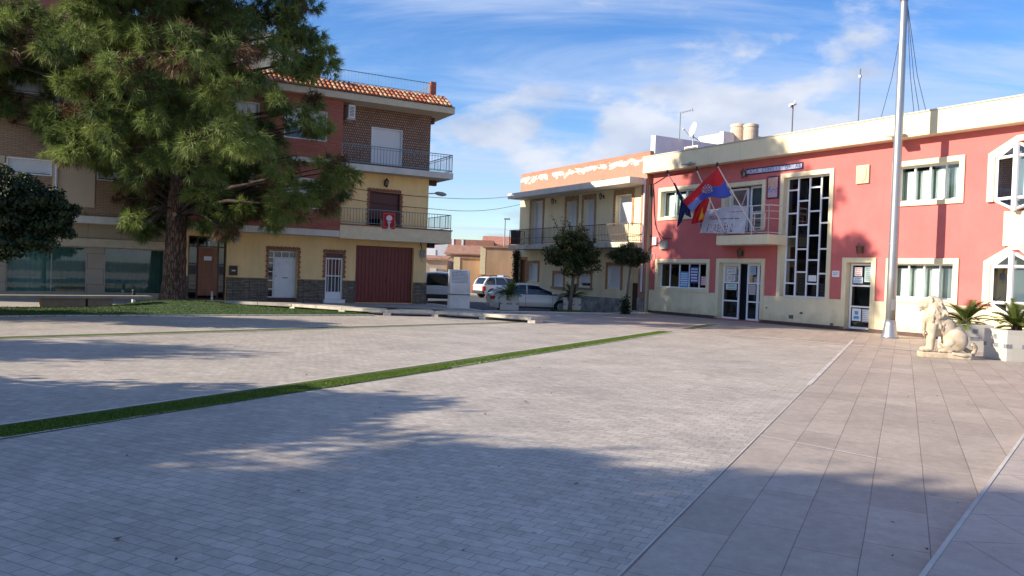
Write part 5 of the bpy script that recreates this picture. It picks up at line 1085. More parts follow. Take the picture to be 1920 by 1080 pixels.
pine = thing('pine_tree', 'big pine with thick furrowed trunk standing in the turf bed at the left', 'pine tree', (PINE.x, PINE.y, 0))
def pl(x, y, dy=0.0):
    p = atY(x, y, PINE.y + dy); return np.array([p.x - PINE.x, p.y - PINE.y, p.z])
tr = [(0, 0, .1), (0, 0, .45), (.02, 0, 1.2), (.03, 0, 2.4), (.06, 0, 4.0), (.1, .05, 6), (.05, .1, 8.5), (.15, .0, 11), (.1, 0, 14.5), (.1, 0, 18.2)]
m = M(); P_r = [.62, .47, .41, .38, .35, .32, .26, .2, .12, .04]
pts = []; rs = []
for i in range(len(tr) - 1):
    for k in range(5): t_ = k / 5; pts.append(Vector(tr[i]).lerp(Vector(tr[i + 1]), t_)); rs.append((P_r[i] + (P_r[i + 1] - P_r[i]) * t_) * (1 + .04 * math.sin(i * 5 + k * 2.1)))
m.path(pts, rs, n=18); 
q = pl(328, 402, -.36); m.path([(q[0], -.30, q[2]), (q[0], -.40, q[2])], [.11, .10], n=10); m.build('trunk', BARK, pine, smooth=True)
M().tube((q[0], -.40, q[2]), (q[0], -.415, q[2]), .085, n=10).build('cut_branch_stub', mat('cut_wood', (.28, .19, .12), .9), pine)
px_cl = [(330, 50, 95), (290, 130, 95), (250, 60, 80), (330, 200, 90), (280, 250, 75), (370, 130, 80), (350, 290, 75), (300, 330, 60), (370, 350, 60), (250, 350, 38), (262, 420, 24), (245, 300, 50), (290, 400, 34), (300, 370, 45),
         (430, 40, 80), (500, 30, 70), (575, 15, 60), (600, 75, 42), (560, 130, 50), (590, 110, 40), (420, 130, 55), (470, 110, 38), (550, 60, 60), (500, 165, 34),
         (440, 230, 62), (420, 300, 62), (490, 270, 45), (530, 215, 40), (590, 195, 36), (585, 230, 34), (480, 335, 52), (550, 330, 50), (605, 315, 42), (630, 340, 30), (600, 370, 42), (545, 385, 38), (480, 385, 40), (425, 395, 34), (395, 415, 28), (440, 350, 45), (500, 310, 48), (560, 290, 24), (420, 430, 16), (380, 380, 40), (400, 365, 42), (440, 398, 40), (480, 405, 34), (540, 402, 36), (590, 388, 38), (622, 350, 34), (640, 320, 24), (352, 405, 26), (250, 400, 26), (238, 372, 32), (275, 432, 16), (600, 240, 30), (400, 415, 30), (455, 420, 20), (520, 350, 44),
         (30, 60, 55), (15, 130, 55), (25, 205, 48), (80, 215, 40), (60, 130, 35), (120, 50, 45), (170, 60, 55), (175, 140, 55), (200, 210, 60), (130, 235, 42), (170, 275, 40), (205, 315, 24), (190, 300, 26), (90, 250, 26), (0, 50, 60), (60, 70, 58), (0, 165, 55), (55, 195, 45), (110, 150, 48), (140, 90, 50), (100, 25, 60), (15, 228, 30), (110, 225, 42), (150, 285, 40), (-60, 100, 90), (-50, 190, 60), (160, 20, 60), (60, 20, 50)]
CL = []
for x, y, r_ in px_cl:
    core = abs(x - 330) < 110
    if 275 < x < 385 and y > 285:
        p = pl(x, y, random.uniform(1.0, 1.5)); CL.append((*p, r_ * PINE.y / FPX * .85)); continue
    dy = random.uniform(-2.6, 1.3) if core else random.uniform(-1.8, 1.6); p = pl(x, y, dy); CL.append((*p, r_ * PINE.y / FPX * .86))
    if core: p = pl(x, y, -dy * .5); CL.append((*p, r_ * PINE.y / FPX * .85))
for k in range(66):                         # the part of the crown above the picture
    z = 10.9 + 7.6 * (k / 66); rad = 5.4 * (1 - (z - 10.6) / 9.2) ** .8; a = random.random() * 6.28; rr_ = rad * math.sqrt(random.random()); CL.append((rr_ * math.cos(a), rr_ * math.sin(a) - 2.2, z, random.uniform(.9, 1.35)))
for k in range(16):                         # front and back of the middle crown
    z = random.uniform(5.2, 11); a = -(math.pi / 2) + random.uniform(-.7, .7); CL.append((3.6 * math.cos(a), 3.8 * math.sin(a), z, random.uniform(.8, 1.2)))
for k in range(60):                         # unseen boughs added towards the viewpoint to shade the town hall
    z = random.uniform(10.0, 17.0); a = -math.pi / 2 + random.uniform(-1.0, .9); rr_ = random.uniform(2.6, 7.6) * min(1, (19.5 - z) / 4.5); CL.append((rr_ * math.cos(a), rr_ * math.sin(a), max(z, 8.9 + .33 * rr_ + 1.2), random.uniform(.9, 1.3)))
for x, y, dy in ((200, 250, -4.6), (290, 230, -5.4), (380, 240, -5.8), (460, 250, -5.0), (240, 180, -5.2), (340, 170, -6.2), (430, 170, -5.8), (150, 170, -4.2), (300, 290, -4.0), (380, 300, -4.4), (520, 200, -4.0), (330, 100, -6.5), (230, 110, -5.8), (430, 90, -6.2), (120, 90, -5.0), (520, 100, -4.6)):
    p = pl(x, y, dy); CL.append((*p, random.uniform(.75, 1.0)))
NT = 36000
Q, dq, dd_, si, sub = bough_points(CL, 1800, NT, (.26, .52))
tone_b = rng.random(len(sub)); brown = tone_b[si] < .16
outd = unit(dq * .8 + dd_ * .5 + np.array([0, 0, .05])); tn = np.clip(.05 + .75 * tone_b[si] ** 1.3 + .15 * rng.random(NT), 0, 1)
NEED = leafmat('pine_needle', (.026, .056, .018), (.27, .34, .085), trans=.3); NEEDB = leafmat('dry_pine_needle', (.10, .05, .025), (.24, .15, .075), trans=.2)
v, f, t_ = needles(Q[~brown], outd[~brown], tn[~brown], 24, .34, .0115); np_mesh('crown', v, f, NEED, pine, tone=t_)
v, f, t_ = needles(Q[brown], outd[brown], tn[brown], 15, .32, .015, droop=.8); np_mesh('dry_needles', v, f, NEEDB, pine, tone=t_)
m = M()
for k, c in enumerate(CL[:110]):
    c = np.array(c[:3]); h0 = max(3.4, min(c[2] - .4 - .25 * np.linalg.norm(c[:2]), 14)); t0 = Vector((.06, .05, h0)); e_ = Vector(c); mid = t0.lerp(e_, .5) + Vector((random.uniform(-.2, .2), random.uniform(-.2, .2), .35)); ln_ = (e_ - t0).length
    m.path([t0, t0.lerp(mid, .5) + Vector((0, 0, .1)), mid, mid.lerp(e_, .5), e_], [.035 + .017 * ln_, .03 + .013 * ln_, .03 + .008 * ln_, .03, .015], n=6)
m.build('limbs', BRANCH, pine, smooth=True)
m = M(); sub_i = rng.choice(len(sub), 900, replace=False)
CLa = np.array(CL)
for i in sub_i:
    p = sub[i, :3]; j = np.argmin(np.linalg.norm(CLa[:, :3] - p, axis=1)); c = CLa[j, :3]; m.path([Vector(c), Vector((c + p) / 2 + np.array([0, 0, -.08])), Vector(p), Vector(p + unit(p - c) * .25 + np.array([0, 0, -.12]))], [.022, .016, .011, .006], n=4)
m.build('twigs', BRANCH, pine)

def leaves(name, pts, dirs, tone, size, mt, parent, asp=.5):
    n = len(pts); d = unit(dirs + rng.normal(0, .7, (n, 3))); s1 = unit(np.cross(d, rng.normal(0, 1, (n, 3)))); s2 = unit(np.cross(d, s1)); sz = size * (.6 + .7 * rng.random((n, 1)))
    a = s1 * sz; b = s2 * sz * asp
    v = np.stack([pts - a, pts - b + d * sz * .12, pts + a, pts + b + d * sz * .12], 1).reshape(-1, 3); return np_mesh(name, v, np.arange(len(v)).reshape(-1, 4), mt, parent, tone=np.clip(tone + rng.normal(0, .15, n), 0, 1))
def leafy_tree(name, label, cat, base, clumps, trunk_h, tr_r, n, size, mt, group=None, nsub=160, sub_r=(.18, .34), lean=(0, 0), barkm=None, shoots=()):
    t_ = thing(name, label, cat, base, 0, group)
    Q, dq, dd_, si, sub = bough_points(clumps, nsub, n, sub_r); tb_ = rng.random(len(sub))
    pts = Q; dirs = dq
    if len(shoots):
        ex = []
        for (a, b) in shoots:
            a = np.array(a); b = np.array(b)
            for k in range(26): q_ = k / 26; ex.append(a + (b - a) * q_ + rng.normal(0, .05, 3))
        pts = np.concatenate([Q, np.array(ex)]); dirs = np.concatenate([dq, rng.normal(0, 1, (len(ex), 3))]); si = np.concatenate([si, np.zeros(len(ex), int)])
    leaves('crown', pts, dirs, .2 + .6 * tb_[si], size, mt, t_)
    m = M(); top = np.array([lean[0], lean[1], trunk_h]); m.path([(0, 0, 0), (lean[0] * .3, lean[1] * .3, trunk_h * .35), (lean[0] * .6, lean[1] * .6, trunk_h * .7), tuple(top)], [tr_r * 1.25, tr_r, tr_r * .92, tr_r * .8], n=10); m.build('trunk', barkm or mat('grey_bark', (.14, .12, .10), .9, var=.25, vscale=12, bump=.5, bscale=40), t_, smooth=True)
    m = M()
    for c in clumps:
        c = Vector(c[:3]); a = Vector(top); m.path([a - Vector((0, 0, .1)), a.lerp(c, .5) + Vector((0, 0, .05)), c], [tr_r * .6, tr_r * .35, .012], n=5)
    for s_ in sub[::3]:
        p = Vector(s_[:3]); c = min((Vector(c_[:3]) for c_ in clumps), key=lambda q_: (q_ - p).length); m.path([c, c.lerp(p, .5) + Vector((0, 0, .03)), p], [.014, .01, .005], n=4)
    for a, b in shoots: m.path([a, b], [.012, .006], n=4)
    m.build('limbs', BRANCH, t_); return t_
DKLEAF = leafmat('citrus_leaf', (.008, .018, .006), (.026, .046, .012), trans=.10, rough=.6)
STLEAF = leafmat('street_tree_leaf', (.018, .030, .010), (.075, .095, .030), trans=.18, rough=.5)
c0 = atY(-10, 400, 20.0); base = Vector((c0.x, 20.0, 0))
k_ = 20.0 / FPX
def ct(x, y, dy, r): p = atY(x, y, 20.0 + dy); return (p.x - base.x, p.y - base.y, p.z, r * k_)
cl = [ct(-60, 400, 0, 85), ct(10, 365, -.5, 60), ct(30, 400, .4, 62), ct(70, 380, -.3, 48), ct(100, 410, .2, 42), ct(80, 440, -.4, 42), ct(30, 445, -.7, 45), ct(-40, 440, -.9, 60), ct(-20, 380, 1.0, 75), ct(40, 350, .6, 38), ct(-90, 380, -.9, 70), ct(60, 415, .9, 50), ct(115, 400, .5, 28)]
leafy_tree('citrus_tree', 'dark rounded citrus tree cut by the left edge of the photo', 'citrus tree', tuple(base), cl, 1.5, .11, 34000, .062, DKLEAF, nsub=330, sub_r=(.16, .32))
D1 = 37.0
def street(px, pyb, D, cls, label, th, n, size, **k):
    b_ = atY(px, pyb, D); b_.z = 0.0; kk = D / FPX
    cl = []
    for (x, y, dy, r) in cls: p = atY(x, y, D + dy); cl.append((p.x - b_.x, p.y - b_.y, p.z, r * kk))
    return b_, leafy_tree('street_tree', label, 'street tree', tuple(b_), cl, th, k.pop('tr_r', .06), n, size, STLEAF, **k)
Zs = lambda y, D, x=1075: atY(x, y, D).z
p0_ = atY(1068, 440, D1); bx = gnd(1068, 583); D1 = bx.y
def shoot(x0, y0, x1, y1, D): a = atY(x0, y0, D); b = atY(x1, y1, D); return (a.x - bx.x, 0, a.z), (b.x - bx.x, .1, b.z)
sh = [shoot(1050, 440, 1033, 398, D1), shoot(1060, 440, 1052, 405, D1), shoot(1070, 440, 1064, 412, D1), shoot(1080, 440, 1092, 415, D1), shoot(1095, 445, 1104, 428, D1), shoot(1074, 440, 1068, 420, D1), shoot(1085, 445, 1080, 424, D1)]
street(1068, 583, D1, [(1052, 470, 0, 30), (1072, 462, -.3, 34), (1095, 470, .2, 30), (1060, 492, -.4, 28), (1085, 492, -.2, 30), (1072, 480, .6, 36), (1040, 485, .2, 20), (1108, 485, 0, 18), (1075, 508, 0, 18), (1060, 448, .1, 20), (1088, 450, -.1, 20)], 'round dense street tree with wispy upright shoots behind the planter', Zs(510, D1), 15000, .058, nsub=260, sub_r=(.16, .3), lean=(.15, 0), shoots=sh, tr_r=.085)
b2 = gnd(1172, 589); D2 = b2.y; bx = b2
street(1172, 589, D2, [(1160, 478, 0, 16), (1178, 472, -.2, 19), (1196, 480, .1, 16), (1170, 488, -.2, 12), (1190, 490, .2, 14), (1182, 480, .4, 18), (1204, 488, 0, 9)], 'small thin street tree with flat crown and ivy at its foot', Zs(498, D2, 1178), 5200, .058, nsub=120, sub_r=(.14, .26), lean=(.18, 0), tr_r=.055)
pts = rng.normal(0, 1, (900, 3)) * np.array([.10, .10, .24]) + np.array([0, 0, .30]); pts[:, 2] = np.abs(pts[:, 2]); t = thing('ivy_plant', 'dark ivy clump round the foot of the small street tree', 'plant', tuple(b2)); leaves('foliage', pts, rng.normal(0, 1, (900, 3)), rng.random(900), .05, DKLEAF, t); m = M(); [m.path([(0, 0, 0), (random.uniform(-.1, .1), random.uniform(-.1, .1), .3)], .01, n=4) for _ in range(4)]; m.build('stems', BRANCH, t)
pts = rng.normal(0, 1, (700, 3)) * np.array([.35, .25, .03]) + np.array([0, 0, .03]); pts[:, 2] = np.abs(pts[:, 2]); o = leaves('weeds', pts, rng.normal(0, 1, (700, 3)), rng.random(700), .04, BLADE, None); o.location = gnd(1070, 585); tag(o, 'low green weeds around the foot of the round street tree', 'weeds', kind='stuff')
# climbing plant on the left pilaster of the old house
u, z = Cc(967, 500, .15); zt = Cc(967, 470, .15)[1]; t = thing('climbing_plant', 'dark climbing plant up the left corner of the old house', 'climbing plant', MBF.w(u, -.15, -.2), MBF.th)
pts = np.stack([rng.normal(0, .13, 2600), rng.normal(0, .08, 2600), rng.random(2600) * (zt + .2)], 1); leaves('foliage', pts, rng.normal(0, 1, (2600, 3)), rng.random(2600), .06, VINE, t); M().path([(0, 0, 0), (.05, 0, 1.2), (0, 0, zt)], .03, n=5).build('stem', BRANCH, t)
# trees out of the picture to the left and behind, whose shade lies on the paving
def shade_tree(label, x, y, clumps, th, n, size=.12):
    return leafy_tree('plaza_tree', label, 'tree', (x, y, 0), clumps, th, .22, n, size, DKLEAF, nsub=300, sub_r=(.5, .9), group='plaza trees left of the viewpoint')
def ballcl(r, z0, z1, n, rr=(1.2, 1.8), seed=1, squash=1):
    q = random.Random(seed); o_ = []
    for k in range(n):
        z = z0 + (z1 - z0) * q.random(); e = 1 - abs((z - (z0 + z1) / 2) / ((z1 - z0) / 2)) ** 2.2; a = q.random() * 6.28; s_ = r * math.sqrt(q.random()) * max(.25, e); o_.append((s_ * math.cos(a), s_ * math.sin(a), z, q.uniform(*rr)))
    return o_
shade_tree('broad tall tree behind the viewpoint, outside the photo', -17.5, -.9, ballcl(3.3, 1.2, 10.8, 68, (1.1, 1.5), seed=3), 3.0, 52000, .17)
shade_tree('second tall tree behind the viewpoint, outside the photo', -9.5, 2.1, ballcl(2.0, .7, 4.7, 34, (.8, 1.1), seed=4), 2.5, 20000, .14)
shade_tree('small tree left of the viewpoint, outside the photo', -12.8, 5.9, ballcl(2.9, .8, 4.5, 56, (.85, 1.1), seed=5), 1.6, 52000, .12)
shade_tree('tree beyond the left edge near the shop front, outside the photo', -22.5, 18.9, ballcl(1.9, 1.8, 7.0, 24, (.8, 1.1), seed=9), 1.9, 16000, .13)
shade_tree('low tree further left, outside the photo', -19.0, 11.0, ballcl(1.4, 1.8, 6.3, 16, (.7, 1.0), seed=6), 1.9, 8500, .12)

# ================================================================== PLANTERS WITH CYCADS
MOS, tt, bb = new_mat('planter_tiles'); bb.inputs['Base Color'].default_value = (.66, .62, .56, 1); bb.inputs['Roughness'].default_value = .45
GT_ = mat('grey_mosaic', (.24, .24, .25), .4, var=.5, vscale=30); PLT = brick('cream_tile', (.56, .52, .45), (.61, .57, .49), (.55, .52, .47), .33, .33, .004, rough=.35, bump=.2, dirt=.15)
FROND = leafmat('cycad_frond', (.028, .055, .012), (.22, .26, .05), trans=.25, rough=.45)
def planter(label, loc, rz, w, h, fr_len, seed):
    t = thing('planter', label, 'planter', loc, rz, 'square tiled planters with cycads'); q = random.Random(seed)
    m = M(); a = w / 2; m.box(-a, a, -a, a, 0, h - .10); 
    m.box(-a, a, -a, -a + .09, h - .0998, h); m.box(-a, a, a - .09, a, h - .0998, h); m.box(-a, -a + .09, -a + .09, a - .09, h - .0998, h); m.box(a - .09, a, -a + .09, a - .09, h - .0998, h); m.build('box', PLT, t, bevel=.006)
    m = M(); s_ = .002
    for sg_ in (-1, 1):
        for c in (-a + .06, 0, a - .06):
            wd = .06 if c else .13
            for (c0, c1) in ((c - wd, c - .005), (c + .005, c + wd)):
                c0, c1 = max(c0, -a), min(c1, a)
                m.box(c0, c1, sg_ * (a + s_), sg_ * (a + s_ + .003), h * .42, h * .55); m.box(sg_ * (a + s_), sg_ * (a + s_ + .003), c0, c1, h * .42, h * .55)
        m.box(-.07, .07, sg_ * (a + s_), sg_ * (a + s_ + .003), h * .68, h * .84); m.box(sg_ * (a + s_), sg_ * (a + s_ + .003), -.07, .07, h * .68, h * .84)
    m.build('mosaic_band', GT_, t)
    m = M(); m.box(-a + .09, a - .09, -a + .09, a - .09, h - .099, h - .05); m.build('soil', mat('dark_soil', (.06, .04, .025), .95), t)
    c = thing('cycad', 'cycad palm with arching fronds growing in the planter: ' + label, 'cycad', (loc[0], loc[1], loc[2] + h - .05), rz, 'cycads in the planters'); c['label'] = label.replace('planter', 'cycad in the planter') if False else None; del c['label']
    V = []; F = []; T = []; st = M(); nf = 34
    for k in range(nf):
        az = k * 2.39996 + q.uniform(-.2, .2); el = R(q.uniform(14, 80)) ; L_ = fr_len * q.uniform(.75, 1.05); p = Vector((0, 0, .08)); d = Vector((math.cos(az) * math.cos(el), math.sin(az) * math.cos(el), math.sin(el))); pts = [p.copy()]
        for s2 in range(12):
            d = (d + Vector((0, 0, -.075 - .04 * (s2 / 12)))).normalized(); p = p + d * L_ / 12; pts.append(p.copy())
            side = d.cross(Vector((0, 0, 1))).normalized(); upv = side.cross(d)
            if s2 > 1:
                for sub_ in (0, .33, .66):
                    pp = pts[-2].lerp(pts[-1], sub_); ll = fr_len * .20 * math.sin(math.pi * (.12 + .85 * (s2 + sub_) / 13)) + .02
                    for sg_ in (-1, 1):
                        e_ = pp + (side * sg_ * .9 + d * .55 + upv * .25).normalized() * ll; wv = d * .012; i0 = len(V); V += [pp - wv, pp + wv, e_]; F.append((i0, i0 + 1, i0 + 2)); T.append(q.uniform(.1, .9) * (.4 + .6 * (s2 / 12)))
        st.path(pts, [.012] * 3 + [.008] * 6 + [.004] * 4, n=4)
    np_mesh('fronds', np.array([tuple(v_) for v_ in V]), np.array(F), FROND, c, tone=np.array(T)); st.build('rachises', mat('frond_stem', (.10, .12, .03), .6), c)
    M().lathe((0, 0, 0), [(.10, 0), (.12, .08), (.08, .16), (.02, .2)], 10).build('caudex', BARK, c); return t, c
pa = gnd(1888, 678); t, c = planter('nearest cream tiled planter at the right edge beside the lion', (pa.x + .49, pa.y + .47, 0), R(-3) , .96, .72, .85, 1); c['label'] = 'sunlit cycad in the nearest planter at the right edge'
pb = gnd(1793, 659); t, c = planter('cream tiled planter half hidden behind the stone lion', (pb.x + .49, pb.y + .47, 0), R(-3), .96, .72, .9, 2); c['label'] = 'cycad rising behind the back of the stone lion'
pc = gnd(955, 581.5); t, c = planter('tiled planter behind the silver car, left of the round tree', (pc.x, pc.y + .35, 0), R(-2), .84, .60, .85, 3); c['label'] = 'dark cycad in front of the rear of the silver car'
pd_ = gnd(1074, 583); t, c = planter('tiled planter standing behind the trunk of the round street tree', (pd_.x, pd_.y + .75, 0), R(-4), .84, .60, .85, 4); c['label'] = 'dark cycad right of the silver car behind the round tree trunk'

# ================================================================== INSCRIBED STONE MONUMENT
mp_ = gnd(859, 587.5); mon = thing('stone_monument', 'upright pale stone monument with slanted inscribed top between bench and street', 'monument', (mp_.x, mp_.y, 0.205), R(12))
MARB = mat('grey_marble', (.56, .55, .52), .6, var=.14, vscale=2.0, bump=.1)
kk = mp_.y / FPX; hW = 19 * kk; H1 = (587 - 505) * kk - .205
m = M(); prof = [(-.30, 0), (-.30, H1 * .62), (-.05, H1), (.30, H1), (.30, 0)]
m.prism([(-hW, y_, z_) for y_, z_ in prof], (2 * hW, 0, 0)); m.build('block', MARB, mon, bevel=.012)
m = M(); m.box(-hW - .01, hW + .01, -.315, .31, H1 * .345, H1 * .37); m.build('joint', mat('dark_joint', (.12, .12, .11), .8), mon)
sl = Vector((0, .25, H1 * .38)); nsl = Vector((0, -H1 * .38, .25)).normalized(); m = M()
for k in range(9):
    c = Vector((0, -.30, H1 * .62)) + sl * (.10 + .095 * k); x = -hW * .78
    while x < hW * .7:
        b_ = min(hW * .78, x + random.uniform(.04, .13)); q1 = c + nsl * .002; q2 = q1 + sl.normalized() * .02; m.prism([(x, q1.y, q1.z), (b_, q1.y, q1.z), (b_, q2.y, q2.z), (x, q2.y, q2.z)], nsl * .004); x = b_ + .025
m.build('inscription', mat('inscription_grey', (.10, .10, .11), .7), mon)

# ================================================================== POLE
pp = gnd(1668, 633.5); pole = thing('flag_pole', 'tall tapered galvanised steel pole with flared foot in front of the town hall', 'pole', tuple(pp))
rb = 8.8 * pp.y / FPX
m = M(); m.lathe((0, 0, 0), [(rb, .55), (rb * .97, 2), (rb * .9, 5), (rb * .78, 9), (rb * .6, 14)], 20); m.build('shaft', STEEL, pole, smooth=True)
m = M(); m.lathe((0, 0, 0), [(.27, .0), (.262, .05), (.22, .12), (rb * 1.22, .42), (rb * 1.05, .58)], 24); m.build('flared_foot', STEEL, pole, smooth=True)
m = M(); m.lathe((0, 0, 0), [(rb * 1.02, 3.0), (rb * 1.02, 3.03)], 20); m.box(-.05, .05, -rb * 1.03, -rb * .9, .9, 1.25); m.build('access_hatch', mat('steel_hatch', (.38, .40, .42), .5, .6), pole)
m = M(); zt = atY(1688, 2, pp.y).z; m.lathe((0, 0, 0), [(rb * .8, zt + .0), (rb * .98, zt + .06), (rb * .98, zt + .12), (rb * .8, zt + .16)], 20); m.build('collar', STEEL, pole)
# bollards in the turf
for px, pyb, pyt, lb, mt in ((250, 573, 543, 'black and white bollard on the turf in front of the green shop glass', BLACKM), (397, 565, 546, 'thin pale bollard in front of the wooden entrance door', STONEW)):
    g_ = gnd(px, pyb); t = thing('bollard', lb, 'bollard', tuple(g_)); kk = g_.y / FPX; h_ = (pyb - pyt) * kk; m = M(); r_ = .06 if mt is BLACKM else .045; m.lathe((0, 0, 0), [(r_, 0), (r_, h_ * .8), (r_ * .7, h_ * .84), (r_ * .7, h_ * .88), (r_, h_ * .92), (r_ * .8, h_)], 12); m.build('post', mt, t)
    M().lathe((0, 0, 0), [(r_ * 1.05, h_ * .2), (r_ * 1.05, h_ * .4)], 12).build('white_band', WHITE, t)

# ================================================================== CARS
TYRE = mat('tyre_rubber', (.02, .02, .02), .85); RIM = mat('alloy_rim', (.42, .43, .45), .35, .8); CGLASS = mat('car_window', (.012, .016, .022), .04, spec=.9); BUMP = mat('black_plastic', (.025, .025, .027), .6)
def paint(name, c):
    m_ = mat(name, c, .3, .05); m_.node_tree.nodes['Principled BSDF'].inputs['Coat Weight'].default_value = .6; return m_
def car(name, label, loc, heading, L_, W_, H_, belt, hood, gh, body, r_w=.32, axle=(.80, .82), clear=.20, suv=False, rear_lamps='side', plate=None):
    """gh = (rear base x, rear top x, front top x, front base x) ; x forward, car centred on the origin"""
    t = thing(name, label, 'car', loc, R(90) - heading); hx = L_ / 2; w2 = W_ / 2
    ax0, ax1 = -hx + axle[0], hx - axle[1]
    n = 44; xs = [-hx + L_ * i / n for i in range(n + 1)]
    def top(x):
        if x < gh[0]: return belt * (.93 + .07 * max(0, (x + hx) / max(.01, gh[0] + hx)))
        if x > gh[3]: q = (x - gh[3]) / (hx - gh[3]); return hood - (hood - .62 * hood) * q ** 3.2
        q = (x - gh[0]) / (gh[3] - gh[0]); return belt + (hood - belt) * q
    def halfw(x):
        q = abs(x) / hx; return w2 * (1 - .13 * q ** 6 - (.04 * q ** 2))
    def low(x):
        z = clear + (.12 * max(0, (abs(x) / hx - .86) / .14))
        for a in (ax0, ax1):
            d = abs(x - a); rr_ = r_w + .06
            if d < rr_: z = max(z, r_w * .98 + math.sqrt(rr_ * rr_ - d * d) * .98)
        return z
    sec = []
    xs2 = sorted(set([round(x, 4) for x in xs] + [round(a + s_ * (r_w + .06) * k, 4) for a in (ax0, ax1) for s_ in (-1, 1) for k in (.35, .7, .9, .98, 1.0)]))
    for x in xs2:
        T_ = top(x); Lo = low(x); w_ = halfw(x); m0 = max(Lo + .02, .55 * T_)
        sec.append([(x, w_ * .93, Lo), (x, w_ * .985, Lo + (m0 - Lo) * .4), (x, w_, m0), (x, w_ * .985, T_ * .86 if T_ * .86 > m0 + .01 else m0 + .01), (x, w_ * .94, T_ - .03 if T_ - .03 > m0 + .02 else m0 + .02), (x, w_ * .86, T_ + .01), (x, 0, T_ + .03), (x, -w_ * .86, T_ + .01), (x, -w_ * .94, T_ - .03 if T_ - .03 > m0 + .02 else m0 + .02), (x, -w_ * .985, T_ * .86 if T_ * .86 > m0 + .01 else m0 + .01), (x, -w_, m0), (x, -w_ * .985, Lo + (m0 - Lo) * .4), (x, -w_ * .93, Lo)])
    k = len(sec[0]); v = [p for s_ in sec for p in s_]; f = [(i * k + j, i * k + j + 1, (i + 1) * k + j + 1, (i + 1) * k + j) for i in range(len(sec) - 1) for j in range(k - 1)]
    f += [(i * k + k - 1, i * k, (i + 1) * k, (i + 1) * k + k - 1) for i in range(len(sec) - 1)] + [tuple(range(k)), tuple(range((len(sec) - 1) * k, len(sec) * k))[::-1]]
    m = M(); m.add(v, f); bo = m.build('body', body, t, smooth=True)
    try: bo.data.set_sharp_from_angle(angle=R(38))
    except Exception: pass
    # glasshouse
    x0, x1, x2, x3 = gh; zb0 = top(x0) - .02; zb1 = top(x3) - .02
    def ghs(e=0.0, zt=0.0):
        rows = []; N_ = 16
        for i in range(N_ + 1):
            q = i / N_; xb = x0 + (x3 - x0) * q; xt = x1 + (x2 - x1) * q; zt_ = H_ - .05 * (2 * q - 1) ** 2 - (.05 if q < .02 or q > .98 else 0) + zt; zb_ = zb0 + (zb1 - zb0) * q; wb = halfw(xb) * .90 + e; wt = w2 * .72 + e
            rows.append((xb, xt, zb_, zt_, wb, wt))
        return rows
    rows = ghs(); m = M(); v = []
    for xb, xt, zb_, zt_, wb, wt in rows: v += [(xb, wb, zb_), ((xb + xt) / 2, (wb + wt) / 2 + .02, (zb_ + zt_) / 2), (xt, wt, zt_ - .04), (xt, 0, zt_ - .012), (xt, -wt, zt_ - .04), ((xb + xt) / 2, -(wb + wt) / 2 - .02, (zb_ + zt_) / 2), (xb, -wb, zb_)]
    k = 7; nr = len(rows); m.add(v, [(i * k + j, i * k + j + 1, (i + 1) * k + j + 1, (i + 1) * k + j) for i in range(nr - 1) for j in range(k - 1)] + [tuple(range(k)), tuple(range((nr - 1) * k, nr * k))[::-1]]); m.build('windows', CGLASS, t, smooth=False)
    m = M(); v = []
    for xb, xt, zb_, zt_, wb, wt in rows: v += [(xt, wt + .03, zt_ - .065), (xt, wt * .97, zt_ - .008), (xt, 0, zt_ + .02), (xt, -wt * .97, zt_ - .008), (xt, -wt - .03, zt_ - .065)]
    m.add(v, [(i * 5 + j, i * 5 + j + 1, (i + 1) * 5 + j + 1, (i + 1) * 5 + j) for i in range(nr - 1) for j in range(4)]); rf = m.build('roof', body, t, smooth=True); so = rf.modifiers.new('s', 'SOLIDIFY'); so.thickness = .02
    m = M()
    for sg_ in (-1, 1):
        for q, wd in ((0.0, .07), (.50 if not suv else .36, .035), (.70 if suv else .0, .035), (1.0, .035)):
            i = int(q * 16); xb, xt, zb_, zt_, wb, wt = rows[i]
            m.path([(xb, sg_ * (wb + .004), zb_), ((xb + xt) / 2, sg_ * ((wb + wt) / 2 + .024), (zb_ + zt_) / 2), (xt, sg_ * (wt + .01), zt_ - .05)], wd, n=6)
        # rear quarter panel
        xb, xt, zb_, zt_, wb, wt = rows[0]; xb2, xt2, zb2, zt2, wb2, wt2 = rows[2 if not suv else 1]
        m.prism([(xb, sg_ * (wb + .002), zb_ - .02), (xb2, sg_ * (wb2 + .002), zb2 - .02), (xt2, sg_ * (wt2 + .012), zt2 - .06), (xt, sg_ * (wt + .012), zt_ - .06)], (0, sg_ * .015, 0))
    m.build('pillars', body, t, smooth=True)
